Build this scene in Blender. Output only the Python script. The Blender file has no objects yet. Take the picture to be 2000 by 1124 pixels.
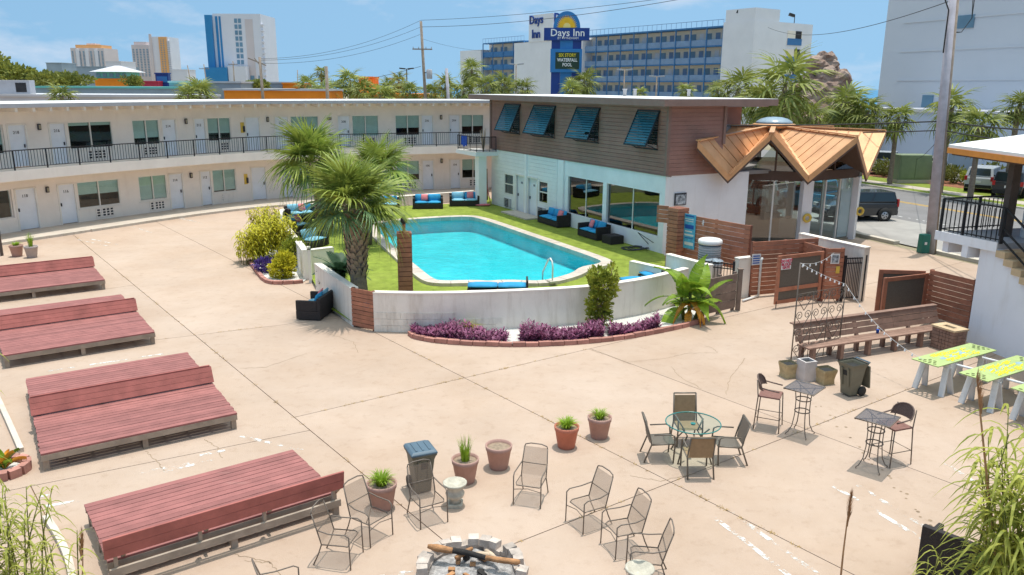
import bpy, bmesh, math, random
from mathutils import Vector, Matrix
random.seed(7)
PI = math.pi
SC = bpy.context.scene
COL = SC.collection
# ------------------------------------------------------------------ camera
FPX, CAMH = 1550.0, 7.0
PITCH, ROLL = math.atan(390.7 / FPX), math.radians(0.36)
FW = Vector((0, math.cos(PITCH), -math.sin(PITCH)))
_r, _u = Vector((1, 0, 0)), Vector((0, math.sin(PITCH), math.cos(PITCH)))
RT = _r * math.cos(ROLL) + _u * math.sin(ROLL)
UP = -_r * math.sin(ROLL) + _u * math.cos(ROLL)
CAMP = Vector((0, 0, CAMH))
cam = bpy.data.cameras.new('camera')
cam.sensor_width = 36.0
cam.lens = FPX / 2000 * 36
cam.clip_start, cam.clip_end = 0.2, 20000
camo = bpy.data.objects.new('camera', cam)
COL.objects.link(camo)
mw = Matrix((RT, UP, -FW)).transposed().to_4x4()
mw.translation = CAMP
camo.matrix_world = mw
SC.camera = camo
# ------------------------------------------------------------------ light
SUN_EL, SUN_AZ = math.radians(82), math.radians(35)     # azimuth from +Y (ahead) towards +X (right)
world = bpy.data.worlds.new('World')
SC.world = world
world.use_nodes = True
nt = world.node_tree
nt.nodes.clear()
wo = nt.nodes.new('ShaderNodeOutputWorld')
bg = nt.nodes.new('ShaderNodeBackground')
sky = nt.nodes.new('ShaderNodeTexSky')
sky.sky_type = 'NISHITA'
sky.sun_disc = False
sky.sun_elevation = SUN_EL
sky.sun_rotation = SUN_AZ
sky.altitude = 0
sky.air_density = 1.5
sky.dust_density = 1.75
sky.ozone_density = 6.0
bg.inputs['Strength'].default_value = 0.1
# a few soft fair-weather clouds mixed into the whole sky
tc = nt.nodes.new('ShaderNodeTexCoord')
mp = nt.nodes.new('ShaderNodeMapping')
mp.inputs['Scale'].default_value = (1, 1, 2.6)
mp.inputs['Location'].default_value = (1.4, 0.518, 0.28)
n1 = nt.nodes.new('ShaderNodeTexNoise')
n1.inputs['Scale'].default_value = 7.0
n1.inputs['Detail'].default_value = 8
n1.inputs['Roughness'].default_value = 0.58
rmp = nt.nodes.new('ShaderNodeValToRGB')
rmp.color_ramp.elements[0].position = 0.52
rmp.color_ramp.elements[0].color = (0, 0, 0, 1)
rmp.color_ramp.elements[1].position = 0.73
rmp.color_ramp.elements[1].color = (0.6, 0.6, 0.6, 1)
cm = nt.nodes.new('ShaderNodeMixRGB')
cm.inputs['Color2'].default_value = (4.3, 4.6, 5.2, 1)
wb = nt.nodes.new('ShaderNodeMixRGB')
wb.blend_type = 'MULTIPLY'
wb.inputs['Fac'].default_value = 1
wb.inputs['Color2'].default_value = (0.87, 0.99, 0.88, 1)
skm = nt.nodes.new('ShaderNodeMapping')          # deep summer blue down to the horizon
skm.inputs['Scale'].default_value = (1, 1, .7)
skm.inputs['Location'].default_value = (0, 0, .4)
nt.links.new(tc.outputs['Generated'], skm.inputs['Vector'])
nt.links.new(skm.outputs['Vector'], sky.inputs['Vector'])
nt.links.new(tc.outputs['Generated'], mp.inputs['Vector'])
nt.links.new(mp.outputs['Vector'], n1.inputs['Vector'])
nt.links.new(n1.outputs['Fac'], rmp.inputs['Fac'])
nt.links.new(rmp.outputs['Color'], cm.inputs['Fac'])
nt.links.new(sky.outputs['Color'], wb.inputs['Color1'])
nt.links.new(wb.outputs['Color'], cm.inputs['Color1'])
nt.links.new(cm.outputs['Color'], bg.inputs['Color'])
nt.links.new(bg.outputs['Background'], wo.inputs['Surface'])
sl = bpy.data.lights.new('sun', 'SUN')
sl.energy = 2.05
sl.angle = math.radians(0.6)
sl.color = (1.0, 0.955, 0.88)
so = bpy.data.objects.new('sun', sl)
COL.objects.link(so)
_d = Vector((math.sin(SUN_AZ) * math.cos(SUN_EL), math.cos(SUN_AZ) * math.cos(SUN_EL), math.sin(SUN_EL)))
so.rotation_euler = _d.to_track_quat('Z', 'Y').to_euler()
so.location = (0, 0, 60)
SC.render.engine = 'CYCLES'
SC.cycles.use_denoising = True
SC.cycles.max_bounces = 7
SC.cycles.diffuse_bounces = 4
SC.cycles.glossy_bounces = 3
SC.cycles.transmission_bounces = 4
SC.cycles.transparent_max_bounces = 14
SC.cycles.caustics_reflective = False
SC.cycles.caustics_refractive = False
SC.cycles.sample_clamp_indirect = 6
vs = SC.view_settings
vs.view_transform = 'Standard'
vs.look = 'None'
vs.exposure = 0.84
vs.gamma = 1
vs.use_curve_mapping = False

# ------------------------------------------------------------------ survey helpers
def ray(x, y):
 return FW * FPX + RT * (x - 1000) + UP * (562 - y)
def G(x, y, z=0.0):
 """point of the place at height z that the photograph shows at pixel x, y (2000 px wide)"""
 d = ray(x, y)
 return CAMP + d * ((z - CAMH) / d.z)
def AY(x, y, Y):
 d = ray(x, y)
 return CAMP + d * (Y / d.y)
def PX(p):
 v = Vector(p) - CAMP
 d = v.dot(FW)
 return (1000 + FPX * v.dot(RT) / d, 562 - FPX * v.dot(UP) / d)
def ang(a, b):
 return math.atan2(b[1] - a[1], b[0] - a[0])

# ------------------------------------------------------------------ materials
MATS = {}
def M(name, col=(.5, .5, .5), rough=.75, var=.12, scale=2.0, bump=0.0, bscale=40.0, metal=0.0, spec=.4, rnd=0.0, col2=None, stretch=None, coat=0):
 m = bpy.data.materials.new(name)
 MATS[name] = m
 m.use_nodes = True
 t = m.node_tree
 b = t.nodes['Principled BSDF']
 b.inputs['Roughness'].default_value = rough
 b.inputs['Metallic'].default_value = metal
 b.inputs['Specular IOR Level'].default_value = spec
 if coat:
  b.inputs['Coat Weight'].default_value = coat
 if stretch or rnd or var or bump:
  g = t.nodes.new('ShaderNodeNewGeometry' if not stretch else 'ShaderNodeTexCoord')
  vec = g.outputs['Position'] if not stretch else g.outputs['Object']
  if stretch:
   mpn = t.nodes.new('ShaderNodeMapping')
   mpn.inputs['Scale'].default_value = stretch
   t.links.new(vec, mpn.inputs['Vector'])
   vec = mpn.outputs['Vector']
  n = t.nodes.new('ShaderNodeTexNoise')
  n.inputs['Scale'].default_value = scale
  n.inputs['Detail'].default_value = 6
  n.inputs['Roughness'].default_value = .62
  t.links.new(vec, n.inputs['Vector'])
  r = t.nodes.new('ShaderNodeValToRGB')
  r.color_ramp.elements[0].position = .3
  r.color_ramp.elements[1].position = .7
  c2 = col2 or tuple(min(1, c * (1 + var)) for c in col)
  c1 = tuple(c * (1 - var) for c in col)
  r.color_ramp.elements[0].color = (*c1, 1)
  r.color_ramp.elements[1].color = (*c2, 1)
  t.links.new(n.outputs['Fac'], r.inputs['Fac'])
  out = r.outputs['Color']
  if rnd:
   oi = t.nodes.new('ShaderNodeObjectInfo')
   mr = t.nodes.new('ShaderNodeMapRange')
   mr.inputs['To Min'].default_value = 1 - rnd
   mr.inputs['To Max'].default_value = 1 + rnd
   t.links.new(oi.outputs['Random'], mr.inputs['Value'])
   h = t.nodes.new('ShaderNodeHueSaturation')
   t.links.new(mr.outputs['Result'], h.inputs['Value'])
   t.links.new(out, h.inputs['Color'])
   out = h.outputs['Color']
  t.links.new(out, b.inputs['Base Color'])
  if bump:
   n2 = t.nodes.new('ShaderNodeTexNoise')
   n2.inputs['Scale'].default_value = bscale
   n2.inputs['Detail'].default_value = 4
   t.links.new(vec, n2.inputs['Vector'])
   bp = t.nodes.new('ShaderNodeBump')
   bp.inputs['Strength'].default_value = bump
   bp.inputs['Distance'].default_value = .02
   t.links.new(n2.outputs['Fac'], bp.inputs['Height'])
   t.links.new(bp.outputs['Normal'], b.inputs['Normal'])
 else:
  b.inputs['Base Color'].default_value = (*col, 1)
 return m
def glassy(name, tint, refl=.12, rough=.02, bump=0, bscale=1.0, fres=1.35):
 """clear pane or water: what is behind it, tinted, plus a mirror share that grows at grazing angles"""
 m = bpy.data.materials.new(name)
 MATS[name] = m
 m.use_nodes = True
 t = m.node_tree
 t.nodes.clear()
 o = t.nodes.new('ShaderNodeOutputMaterial')
 mx = t.nodes.new('ShaderNodeMixShader')
 tr = t.nodes.new('ShaderNodeBsdfTransparent')
 tr.inputs['Color'].default_value = (*tint, 1)
 gl = t.nodes.new('ShaderNodeBsdfGlossy')
 gl.inputs['Roughness'].default_value = rough
 fr = t.nodes.new('ShaderNodeFresnel')
 fr.inputs['IOR'].default_value = fres
 ad = t.nodes.new('ShaderNodeMath')
 ad.operation = 'ADD'
 ad.use_clamp = True
 ad.inputs[1].default_value = refl
 t.links.new(fr.outputs['Fac'], ad.inputs[0])
 gm = t.nodes.new('ShaderNodeNewGeometry')       # only the outer face of a pane mirrors
 sb_ = t.nodes.new('ShaderNodeMath')
 sb_.operation = 'SUBTRACT'
 sb_.use_clamp = True
 t.links.new(ad.outputs[0], sb_.inputs[0])
 t.links.new(gm.outputs['Backfacing'], sb_.inputs[1])
 t.links.new(sb_.outputs[0], mx.inputs['Fac'])
 t.links.new(tr.outputs[0], mx.inputs[1])
 t.links.new(gl.outputs[0], mx.inputs[2])
 t.links.new(mx.outputs[0], o.inputs['Surface'])
 if bump:
  g = t.nodes.new('ShaderNodeNewGeometry')
  n2 = t.nodes.new('ShaderNodeTexNoise')
  n2.inputs['Scale'].default_value = bscale
  n2.inputs['Detail'].default_value = 4
  t.links.new(g.outputs['Position'], n2.inputs['Vector'])
  bp = t.nodes.new('ShaderNodeBump')
  bp.inputs['Strength'].default_value = bump
  bp.inputs['Distance'].default_value = .05
  t.links.new(n2.outputs['Fac'], bp.inputs['Height'])
  t.links.new(bp.outputs['Normal'], gl.inputs['Normal'])
  t.links.new(bp.outputs['Normal'], fr.inputs['Normal'])
 return m
def woven(name, col, hole, scale=60):
 """open metal mesh or cane weave: small holes let the light through"""
 m = bpy.data.materials.new(name)
 MATS[name] = m
 m.use_nodes = True
 t = m.node_tree
 b = t.nodes['Principled BSDF']
 b.inputs['Base Color'].default_value = (*col, 1)
 b.inputs['Roughness'].default_value = .6
 o = t.nodes['Material Output']
 tr = t.nodes.new('ShaderNodeBsdfTransparent')
 mx = t.nodes.new('ShaderNodeMixShader')
 mx.inputs['Fac'].default_value = 1 - hole
 t.links.new(tr.outputs[0], mx.inputs[1])
 t.links.new(b.outputs[0], mx.inputs[2])
 t.links.new(mx.outputs[0], o.inputs['Surface'])
 return m
def leafm(name, col, var=.35, rnd=.12, trans=.25, scale=7, col2=None):
 m = M(name, col, .55, var, scale, rnd=rnd, spec=.35, col2=col2)
 t = m.node_tree
 b = t.nodes['Principled BSDF']
 o = t.nodes['Material Output']
 tl = t.nodes.new('ShaderNodeBsdfTranslucent')
 src = b.inputs['Base Color'].links[0].from_socket
 t.links.new(src, tl.inputs['Color'])
 mx = t.nodes.new('ShaderNodeMixShader')
 mx.inputs['Fac'].default_value = trans
 t.links.new(b.outputs[0], mx.inputs[1])
 t.links.new(tl.outputs[0], mx.inputs[2])
 t.links.new(mx.outputs[0], o.inputs['Surface'])
 return m
def emit(name, col, s):
 m = bpy.data.materials.new(name)
 MATS[name] = m
 m.use_nodes = True
 b = m.node_tree.nodes['Principled BSDF']
 b.inputs['Base Color'].default_value = (*col, 1)
 b.inputs['Emission Color'].default_value = (*col, 1)
 b.inputs['Emission Strength'].default_value = s
 return m

# ------------------------------------------------------------------ mesh helpers
class MB:
 def __init__(s):
  s.v, s.f, s.sm = [], [], []
 def add(s, vs, fs, smooth=False):
  o = len(s.v)
  s.v += [tuple(v) for v in vs]
  s.f += [tuple(i + o for i in f) for f in fs]
  s.sm += [smooth] * len(fs)
  return s
 def box(s, c, d, rz=0, rx=0, ry=0, taper=1.0):
  x, y, z = d[0] / 2, d[1] / 2, d[2] / 2
  R = Matrix.Rotation(rz, 3, 'Z') @ Matrix.Rotation(ry, 3, 'Y') @ Matrix.Rotation(rx, 3, 'X')
  c = Vector(c)
  vs = [c + R @ Vector((a * x * (taper if e > 0 else 1), b * y * (taper if e > 0 else 1), e * z)) for e in (-1, 1) for a, b in ((-1, -1), (1, -1), (1, 1), (-1, 1))]
  return s.add(vs, [(3, 2, 1, 0), (4, 5, 6, 7), (0, 1, 5, 4), (1, 2, 6, 5), (2, 3, 7, 6), (3, 0, 4, 7)])
 def bx(s, x0, x1, y0, y1, z0, z1):
  return s.box(((x0 + x1) / 2, (y0 + y1) / 2, (z0 + z1) / 2), (abs(x1 - x0), abs(y1 - y0), abs(z1 - z0)))
 def bar(s, a, b, w, h=None, up=(0, 0, 1)):
  a, b = Vector(a), Vector(b)
  h = h or w
  d = (b - a).normalized()
  u = Vector(up)
  if abs(d.dot(u)) > .98:
   u = Vector((0, 1, 0))
  r = d.cross(u).normalized() * w / 2
  q = r.cross(d).normalized() * h / 2
  vs = [p + i * r + j * q for p in (a, b) for i, j in ((-1, -1), (1, -1), (1, 1), (-1, 1))]
  return s.add(vs, [(0, 1, 2, 3), (7, 6, 5, 4), (0, 4, 5, 1), (1, 5, 6, 2), (2, 6, 7, 3), (3, 7, 4, 0)])
 def prism(s, poly, z0, z1, top=True, bottom=True):
  n = len(poly)
  a = sum(poly[i][0] * poly[(i + 1) % n][1] - poly[(i + 1) % n][0] * poly[i][1] for i in range(n))
  if a < 0:
   poly = poly[::-1]
  vs = [(p[0], p[1], z0) for p in poly] + [(p[0], p[1], z1) for p in poly]
  fs = [(i, (i + 1) % n, n + (i + 1) % n, n + i) for i in range(n)]
  if top:
   fs.append(tuple(range(n, 2 * n)))
  if bottom:
   fs.append(tuple(range(n - 1, -1, -1)))
  return s.add(vs, fs)
 def strip(s, pl, w, z0, z1):
  """wall following a plan polyline, pl on its outer side, w thick to the left of travel"""
  n = len(pl)
  off = []
  for i in range(n):
   a, b = Vector(pl[max(i - 1, 0)][:2]), Vector(pl[min(i + 1, n - 1)][:2])
   d = (b - a).normalized()
   off.append((pl[i][0] - d.y * w, pl[i][1] + d.x * w))
  za = z0 if isinstance(z0, list) else [z0] * n
  zb = z1 if isinstance(z1, list) else [z1] * n
  vs = []
  for i in range(n):
   vs += [(pl[i][0], pl[i][1], za[i]), (off[i][0], off[i][1], za[i]), (off[i][0], off[i][1], zb[i]), (pl[i][0], pl[i][1], zb[i])]
  fs = [(0, 1, 2, 3), tuple((n - 1) * 4 + k for k in (3, 2, 1, 0))]
  for i in range(n - 1):
   o = 4 * i
   for k in range(4):
    fs.append((o + k, o + 4 + k, o + 4 + (k + 1) % 4, o + (k + 1) % 4))
  return s.add(vs, fs)
 def tube(s, pts, r, n=6, closed=False, cap=True):
  pts = [Vector(p) for p in pts]
  m = len(pts)
  rr = r if isinstance(r, (list, tuple)) else [r] * m
  vs = []
  prev = None
  for i, p in enumerate(pts):
   if closed:
    d = pts[(i + 1) % m] - pts[i - 1]
   else:
    d = pts[min(i + 1, m - 1)] - pts[max(i - 1, 0)]
   d = d.normalized() if d.length > 1e-9 else Vector((0, 0, 1))
   if prev is None:
    u = Vector((0, 0, 1)) if abs(d.z) < .9 else Vector((1, 0, 0))
    x = d.cross(u).normalized()
   else:
    x = (prev - d * prev.dot(d))
    x = x.normalized() if x.length > 1e-6 else d.orthogonal().normalized()
   prev = x
   y = d.cross(x)
   for k in range(n):
    a = 2 * PI * k / n
    vs.append(p + (x * math.cos(a) + y * math.sin(a)) * rr[i])
  fs = []
  for i in range(m if closed else m - 1):
   for k in range(n):
    a, b = i * n + k, i * n + (k + 1) % n
    j = ((i + 1) % m) * n
    fs.append((a, b, j + (k + 1) % n, j + k))
  if cap and not closed:
   fs += [tuple(range(n - 1, -1, -1)), tuple(range((m - 1) * n, m * n))]
  return s.add(vs, fs, n > 4)
 def lathe(s, prof, n=20, c=(0, 0, 0), capb=True, capt=True):
  vs = []
  for r, z in prof:
   for k in range(n):
    a = 2 * PI * k / n
    vs.append((c[0] + r * math.cos(a), c[1] + r * math.sin(a), c[2] + z))
  fs = []
  for i in range(len(prof) - 1):
   for k in range(n):
    fs.append((i * n + k, i * n + (k + 1) % n, (i + 1) * n + (k + 1) % n, (i + 1) * n + k))
  s.add(vs, fs, True)
  o = len(s.v) - len(vs)
  if capb:
   s.f.append(tuple(o + k for k in range(n - 1, -1, -1)))
   s.sm.append(False)
  if capt:
   s.f.append(tuple(o + (len(prof) - 1) * n + k for k in range(n)))
   s.sm.append(False)
  return s
 def quad(s, *p):
  return s.add(p, [tuple(range(len(p)))])
 def xf(s, mtx):
  s.v = [tuple(mtx @ Vector(v)) for v in s.v]
  return s
 def mesh(s, name, mat=None):
  me = bpy.data.meshes.new(name)
  me.from_pydata(s.v, [], s.f)
  me.polygons.foreach_set('use_smooth', s.sm)
  if mat:
   me.materials.append(MATS[mat])
  me.update()
  return me
 def build(s, name, mat, parent=None, loc=None, world=False, bev=0):
  """world=True: the vertices are in place coordinates although the parent has a location"""
  me = s.mesh(name, mat)
  if bev:
   bm = bmesh.new()
   bm.from_mesh(me)
   bmesh.ops.bevel(bm, geom=[e for e in bm.edges if e.calc_face_angle(0) > .6], offset=bev, segments=2, affect='EDGES', profile=.6)
   bm.to_mesh(me)
   bm.free()
  return link(name, me, parent, loc, world=world)
def link(name, me, parent=None, loc=None, rot=None, scale=None, world=False):
 o = bpy.data.objects.new(name, me)
 COL.objects.link(o)
 if parent:
  o.parent = parent
  if world:
   o.matrix_parent_inverse = wmat(parent).inverted()
 if loc is not None:
  o.location = loc
 if rot is not None:
  o.rotation_euler = rot
 if scale is not None:
  o.scale = scale
 return o
def lmat(o):
 return Matrix.LocRotScale(o.location, o.rotation_euler, o.scale)
def wmat(o):
 if o.parent:
  return wmat(o.parent) @ o.matrix_parent_inverse @ lmat(o)
 return lmat(o)
def tag(o, label=None, cat=None, group=None, kind=None):
 for k, v in (('label', label), ('category', cat), ('group', group), ('kind', kind)):
  if v:
   o[k] = v
 return o
def thing(name, loc, label, cat, group=None, rz=0.0):
 o = bpy.data.objects.new(name, None)
 COL.objects.link(o)
 o.location = Vector((loc[0], loc[1], loc[2] if len(loc) > 2 else 0))
 o.rotation_euler = (0, 0, rz)
 o.empty_display_size = .2
 return tag(o, label, cat, group)
def struct(name, mb, mat):
 return tag(mb.build(name, mat), kind='structure')
def stuff(o):
 o['kind'] = 'stuff'
 return o
def copytree(o, parent=None):
 c = o.copy()
 COL.objects.link(c)
 c.parent = parent
 for ch in list(o.children):
  copytree(ch, c)
 return c
_UB = {}
def piece(name, mat, c, d, rz=0.0, parent=None, rx=0.0, ry=0.0, world=False, bev=.06):
 """a board, brick, pane: one shared unit box per material, placed, turned and sized"""
 k = (mat, bev)
 if k not in _UB:
  me = MB().box((0, 0, 0), (1, 1, 1)).mesh('unit_' + mat, mat)
  _UB[k] = me
 o = link(name, _UB[k], parent, c, None, d, world)
 o.rotation_euler = (Matrix.Rotation(rz, 3, 'Z') @ Matrix.Rotation(ry, 3, 'Y') @ Matrix.Rotation(rx, 3, 'X')).to_euler()
 return o
def text_mesh(txt, size, mat, depth=.01, align='CENTER', name='lettering', squeeze=1.0, bold=0.0):
 cu = bpy.data.curves.new(name, 'FONT')
 cu.body = txt
 cu.size = size
 cu.align_x = align
 cu.align_y = 'CENTER'
 cu.extrude = depth
 cu.offset = bold
 cu.resolution_u = 2
 ob = bpy.data.objects.new('t_' + name, cu)
 COL.objects.link(ob)
 dg = bpy.context.evaluated_depsgraph_get()
 me = bpy.data.meshes.new_from_object(ob.evaluated_get(dg))
 bpy.data.objects.remove(ob)
 bpy.data.curves.remove(cu)
 me.materials.clear()
 me.materials.append(MATS[mat])
 for v in me.vertices:
  v.co.x *= squeeze
 me.name = name
 return me
def text_on(txt, size, mat, at, yaw, parent=None, world=False, name='lettering', squeeze=1.0, depth=.006, bold=0.0, tilt=PI / 2):
 """lettering standing upright; yaw: direction in plan from its left to its right end"""
 me = text_mesh(txt, size, mat, depth, name=name, squeeze=squeeze, bold=bold)
 return link(name, me, parent, at, (tilt, 0, yaw), None, world)
# ------------------------------------------------------------------ materials of the place
M('concrete', (.465, .357, .283), .85, .05, .55, bump=.35, bscale=45, rnd=.035)
def _stain():
 t = MATS['concrete'].node_tree
 b = t.nodes['Principled BSDF']
 src = b.inputs['Base Color'].links[0].from_socket
 g = t.nodes.new('ShaderNodeNewGeometry')
 n = t.nodes.new('ShaderNodeTexNoise')
 n.inputs['Scale'].default_value = .16
 n.inputs['Detail'].default_value = 9
 n.inputs['Roughness'].default_value = .7
 r = t.nodes.new('ShaderNodeValToRGB')
 r.color_ramp.elements[0].position, r.color_ramp.elements[0].color = .38, (.86, .77, .68, 1)
 r.color_ramp.elements[1].position, r.color_ramp.elements[1].color = .62, (1.06, 1.05, 1.05, 1)
 mx = t.nodes.new('ShaderNodeMixRGB')
 mx.blend_type = 'MULTIPLY'
 mx.inputs['Fac'].default_value = .62
 n3 = t.nodes.new('ShaderNodeTexNoise')
 n3.inputs['Scale'].default_value = 3.5
 n3.inputs['Detail'].default_value = 12
 n3.inputs['Roughness'].default_value = .72
 r3 = t.nodes.new('ShaderNodeValToRGB')
 r3.color_ramp.elements[0].position, r3.color_ramp.elements[0].color = .33, (.72, .66, .60, 1)
 r3.color_ramp.elements[1].position, r3.color_ramp.elements[1].color = .47, (1, 1, 1, 1)
 mx3 = t.nodes.new('ShaderNodeMixRGB')
 mx3.blend_type = 'MULTIPLY'
 mx3.inputs['Fac'].default_value = .38
 t.links.new(g.outputs['Position'], n.inputs['Vector'])
 t.links.new(g.outputs['Position'], n3.inputs['Vector'])
 t.links.new(n.outputs['Fac'], r.inputs['Fac'])
 t.links.new(n3.outputs['Fac'], r3.inputs['Fac'])
 t.links.new(src, mx.inputs['Color1'])
 t.links.new(r.outputs['Color'], mx.inputs['Color2'])
 t.links.new(mx.outputs['Color'], mx3.inputs['Color1'])
 t.links.new(r3.outputs['Color'], mx3.inputs['Color2'])
 t.links.new(mx3.outputs['Color'], b.inputs['Base Color'])
_stain()
M('joint_dirt', (.32, .21, .12), .95, .5, 3)
M('crack_dirt_spot_shadow', (.28, .20, .13), .95, .3, 3)
M('sand_soil', (.30, .26, .17), .95, .35, .05)
M('walk_concrete', (.52, .45, .38), .85, .12, 1.2, bump=.2)
M('kerb_concrete', (.58, .52, .44), .85, .12, 2, bump=.2)
M('asphalt', (.20, .19, .19), .9, .12, .5, bump=.3, bscale=80)
M('apron', (.34, .32, .30), .9, .16, .5, bump=.3, bscale=80)
M('grass', (.20, .25, .03), .9, .3, 2.2, bump=.5, bscale=30)
M('turf', (.235, .295, .045), .85, .28, 3, bump=.8, bscale=120, spec=.15)
M('mulch', (.26, .11, .06), .95, .35, 6, bump=.5)
M('yellow_paint', (.62, .36, .03), .8, .25, 3)
M('stucco', (.86, .79, .72), .85, .06, .8, bump=.15, bscale=60)
M('wall_stucco', (.85, .77, .68), .9, .10, .7, bump=.3, bscale=30)
M('wall_cap', (.80, .73, .65), .85, .1, 2, bump=.2)
M('block_wall', (.80, .73, .64), .9, .13, 2, bump=.3, rnd=.03)
M('pool_plaster', (.03, .56, .64), .7, .10, .9, col2=(.10, .68, .74))
M('pool_tile', (.75, .80, .82), .4, .15, 9)
M('coping', (.55, .47, .40), .8, .14, 3, bump=.3, rnd=.08)
M('sea_water', (.012, .17, .33), .3, .12, .02, spec=.3)
M('white_gravel', (.62, .60, .56), .9, .3, 30, bump=.8, bscale=60)
glassy('pool_water', (.50, .94, .95), .0, .02, .55, 3.0, 1.33)
def streaks(mat, col, lo=.5, hi=.75, sc=(2.2, 2.2, .35), fac=.55):
 t = MATS[mat].node_tree
 b = t.nodes['Principled BSDF']
 src = b.inputs['Base Color'].links[0].from_socket
 g = t.nodes.new('ShaderNodeNewGeometry')
 mp_ = t.nodes.new('ShaderNodeMapping')
 mp_.inputs['Scale'].default_value = sc
 n = t.nodes.new('ShaderNodeTexNoise')
 n.inputs['Scale'].default_value = 1.4
 n.inputs['Detail'].default_value = 10
 n.inputs['Roughness'].default_value = .68
 r = t.nodes.new('ShaderNodeValToRGB')
 r.color_ramp.elements[0].position, r.color_ramp.elements[0].color = lo, (0, 0, 0, 1)
 r.color_ramp.elements[1].position, r.color_ramp.elements[1].color = hi, (fac, fac, fac, 1)
 mx = t.nodes.new('ShaderNodeMixRGB')
 mx.inputs['Color2'].default_value = (*col, 1)
 t.links.new(g.outputs['Position'], mp_.inputs['Vector'])
 t.links.new(mp_.outputs['Vector'], n.inputs['Vector'])
 t.links.new(n.outputs['Fac'], r.inputs['Fac'])
 t.links.new(r.outputs['Color'], mx.inputs['Fac'])
 t.links.new(src, mx.inputs['Color1'])
 t.links.new(mx.outputs['Color'], b.inputs['Base Color'])
streaks('wall_stucco', (.50, .40, .30))
streaks('stucco', (.70, .60, .52), .54, .82, fac=.4)
streaks('block_wall', (.40, .33, .27), .45, .7)
streaks('turf', (.30, .34, .07), .48, .7, (.5, .5, .5), .6)
streaks('kerb_concrete', (.36, .28, .2), .5, .75, (1, 1, 1))
def worn_paint():
 m = M('worn_paint', (.70, .69, .66), .8, .05, 4)
 t = m.node_tree
 o, b = t.nodes['Material Output'], t.nodes['Principled BSDF']
 g = t.nodes.new('ShaderNodeNewGeometry')
 n = t.nodes.new('ShaderNodeTexNoise')
 n.inputs['Scale'].default_value = 3.2
 n.inputs['Detail'].default_value = 10
 n.inputs['Roughness'].default_value = .75
 r = t.nodes.new('ShaderNodeValToRGB')
 r.color_ramp.elements[0].position, r.color_ramp.elements[1].position = .50, .57
 tr = t.nodes.new('ShaderNodeBsdfTransparent')
 mx = t.nodes.new('ShaderNodeMixShader')
 t.links.new(g.outputs['Position'], n.inputs['Vector'])
 t.links.new(n.outputs['Fac'], r.inputs['Fac'])
 t.links.new(r.outputs['Color'], mx.inputs['Fac'])
 t.links.new(tr.outputs[0], mx.inputs[1])
 t.links.new(b.outputs[0], mx.inputs[2])
 t.links.new(mx.outputs[0], o.inputs['Surface'])
worn_paint()

# ------------------------------------------------------------------ ground, street, sea
RN, RD = Vector((.929, .370, 0)), Vector((.370, -.929, 0))   # across the street (outwards) and along it (towards the right)
def RP(n, t, z=0.0):
 p = RN * n + RD * t
 return Vector((p.x, p.y, z))
def band(n0, n1, z, t0=-420, t1=90):
 return MB().quad(RP(n0, t0, z), RP(n0, t1, z), RP(n1, t1, z), RP(n1, t0, z))
def chaikin(pl, n=2, closed=True):
 for _ in range(n):
  q = []
  m = len(pl)
  for i in range(m if closed else m - 1):
   a, b = pl[i], pl[(i + 1) % m]
   q += [a.lerp(b, .25), a.lerp(b, .75)]
  pl = q if closed else [pl[0]] + q + [pl[-1]]
 return pl
def inset(pl, w):
 n = len(pl)
 ar = sum(pl[i].x * pl[(i + 1) % n].y - pl[(i + 1) % n].x * pl[i].y for i in range(n))
 sg = 1 if ar > 0 else -1
 out = []
 for i in range(n):
  d = (pl[(i + 1) % n] - pl[i - 1]).normalized()
  out.append(pl[i] + Vector((-d.y, d.x, 0)) * w * sg)
 return out
POOL_PX = [(712, 447), (728, 433), (800, 426), (900, 420.5), (935, 422), (965, 430), (1060, 462), (1150, 492), (1190, 506), (1199, 513), (1184, 520), (1154, 524),
           (1143, 535), (1110, 546), (1068, 554.5), (1020, 554), (989, 552.5), (954, 555.5), (923, 553), (879, 554.6), (842, 553.5), (824, 548), (809, 537), (760, 494)]
po = chaikin([G(x, y, .26) for x, y in POOL_PX], 2)[::-1]
HOLE = inset(po, .3)
def holed(name, outer, z, mat):
 """flat sheet with the pool left out of it"""
 bm = bmesh.new()
 es = []
 for pl in (outer, HOLE):
  vs = [bm.verts.new((p[0], p[1], z)) for p in pl]
  es += [bm.edges.new((vs[i], vs[(i + 1) % len(vs)])) for i in range(len(vs))]
 bmesh.ops.triangle_fill(bm, use_beauty=True, use_dissolve=False, edges=es)
 for f in bm.faces:
  if f.normal.z < 0:
   f.normal_flip()
 me = bpy.data.meshes.new(name)
 bm.to_mesh(me)
 bm.free()
 me.materials.append(MATS[mat])
 return tag(link(name, me), kind='structure')
holed('ground', [(-900, -60), (900, -60), (900, 1400), (-900, 1400)], -.10, 'sand_soil')
seam = MB().quad(RP(175, -3000, -.05), RP(175, 1500, -.05), RP(9000, 1500, -.05), RP(9000, -9000, -.05), RP(560, -9000, -.05))
struct('sea', seam, 'sea_water')
struct('road', band(36.5, 47.0, -.045), 'asphalt')
struct('parking_apron', band(30.7, 36.5, -.04, -120, 60), 'apron')
kb = MB()
for n0, n1, t0, t1 in ((30.4, 30.75, -60, -27.6), (30.4, 30.75, -26.2, 40), (47.0, 47.18, -200, 60)):
 a, b, c, d = RP(n0, t0), RP(n1, t0), RP(n1, t1), RP(n0, t1)
 kb.prism([a, b, c, d], -.09, .06)
struct('street_kerb', kb, 'kerb_concrete')
struct('grass_verge', band(47.19, 52.4, -.01, -200, 60), 'grass')
struct('pavement', band(48.6, 50.05, .002, -200, 60), 'walk_concrete')
struct('mulch_bed', band(52.4, 56.0, -.02, -70, 40), 'mulch')
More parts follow.
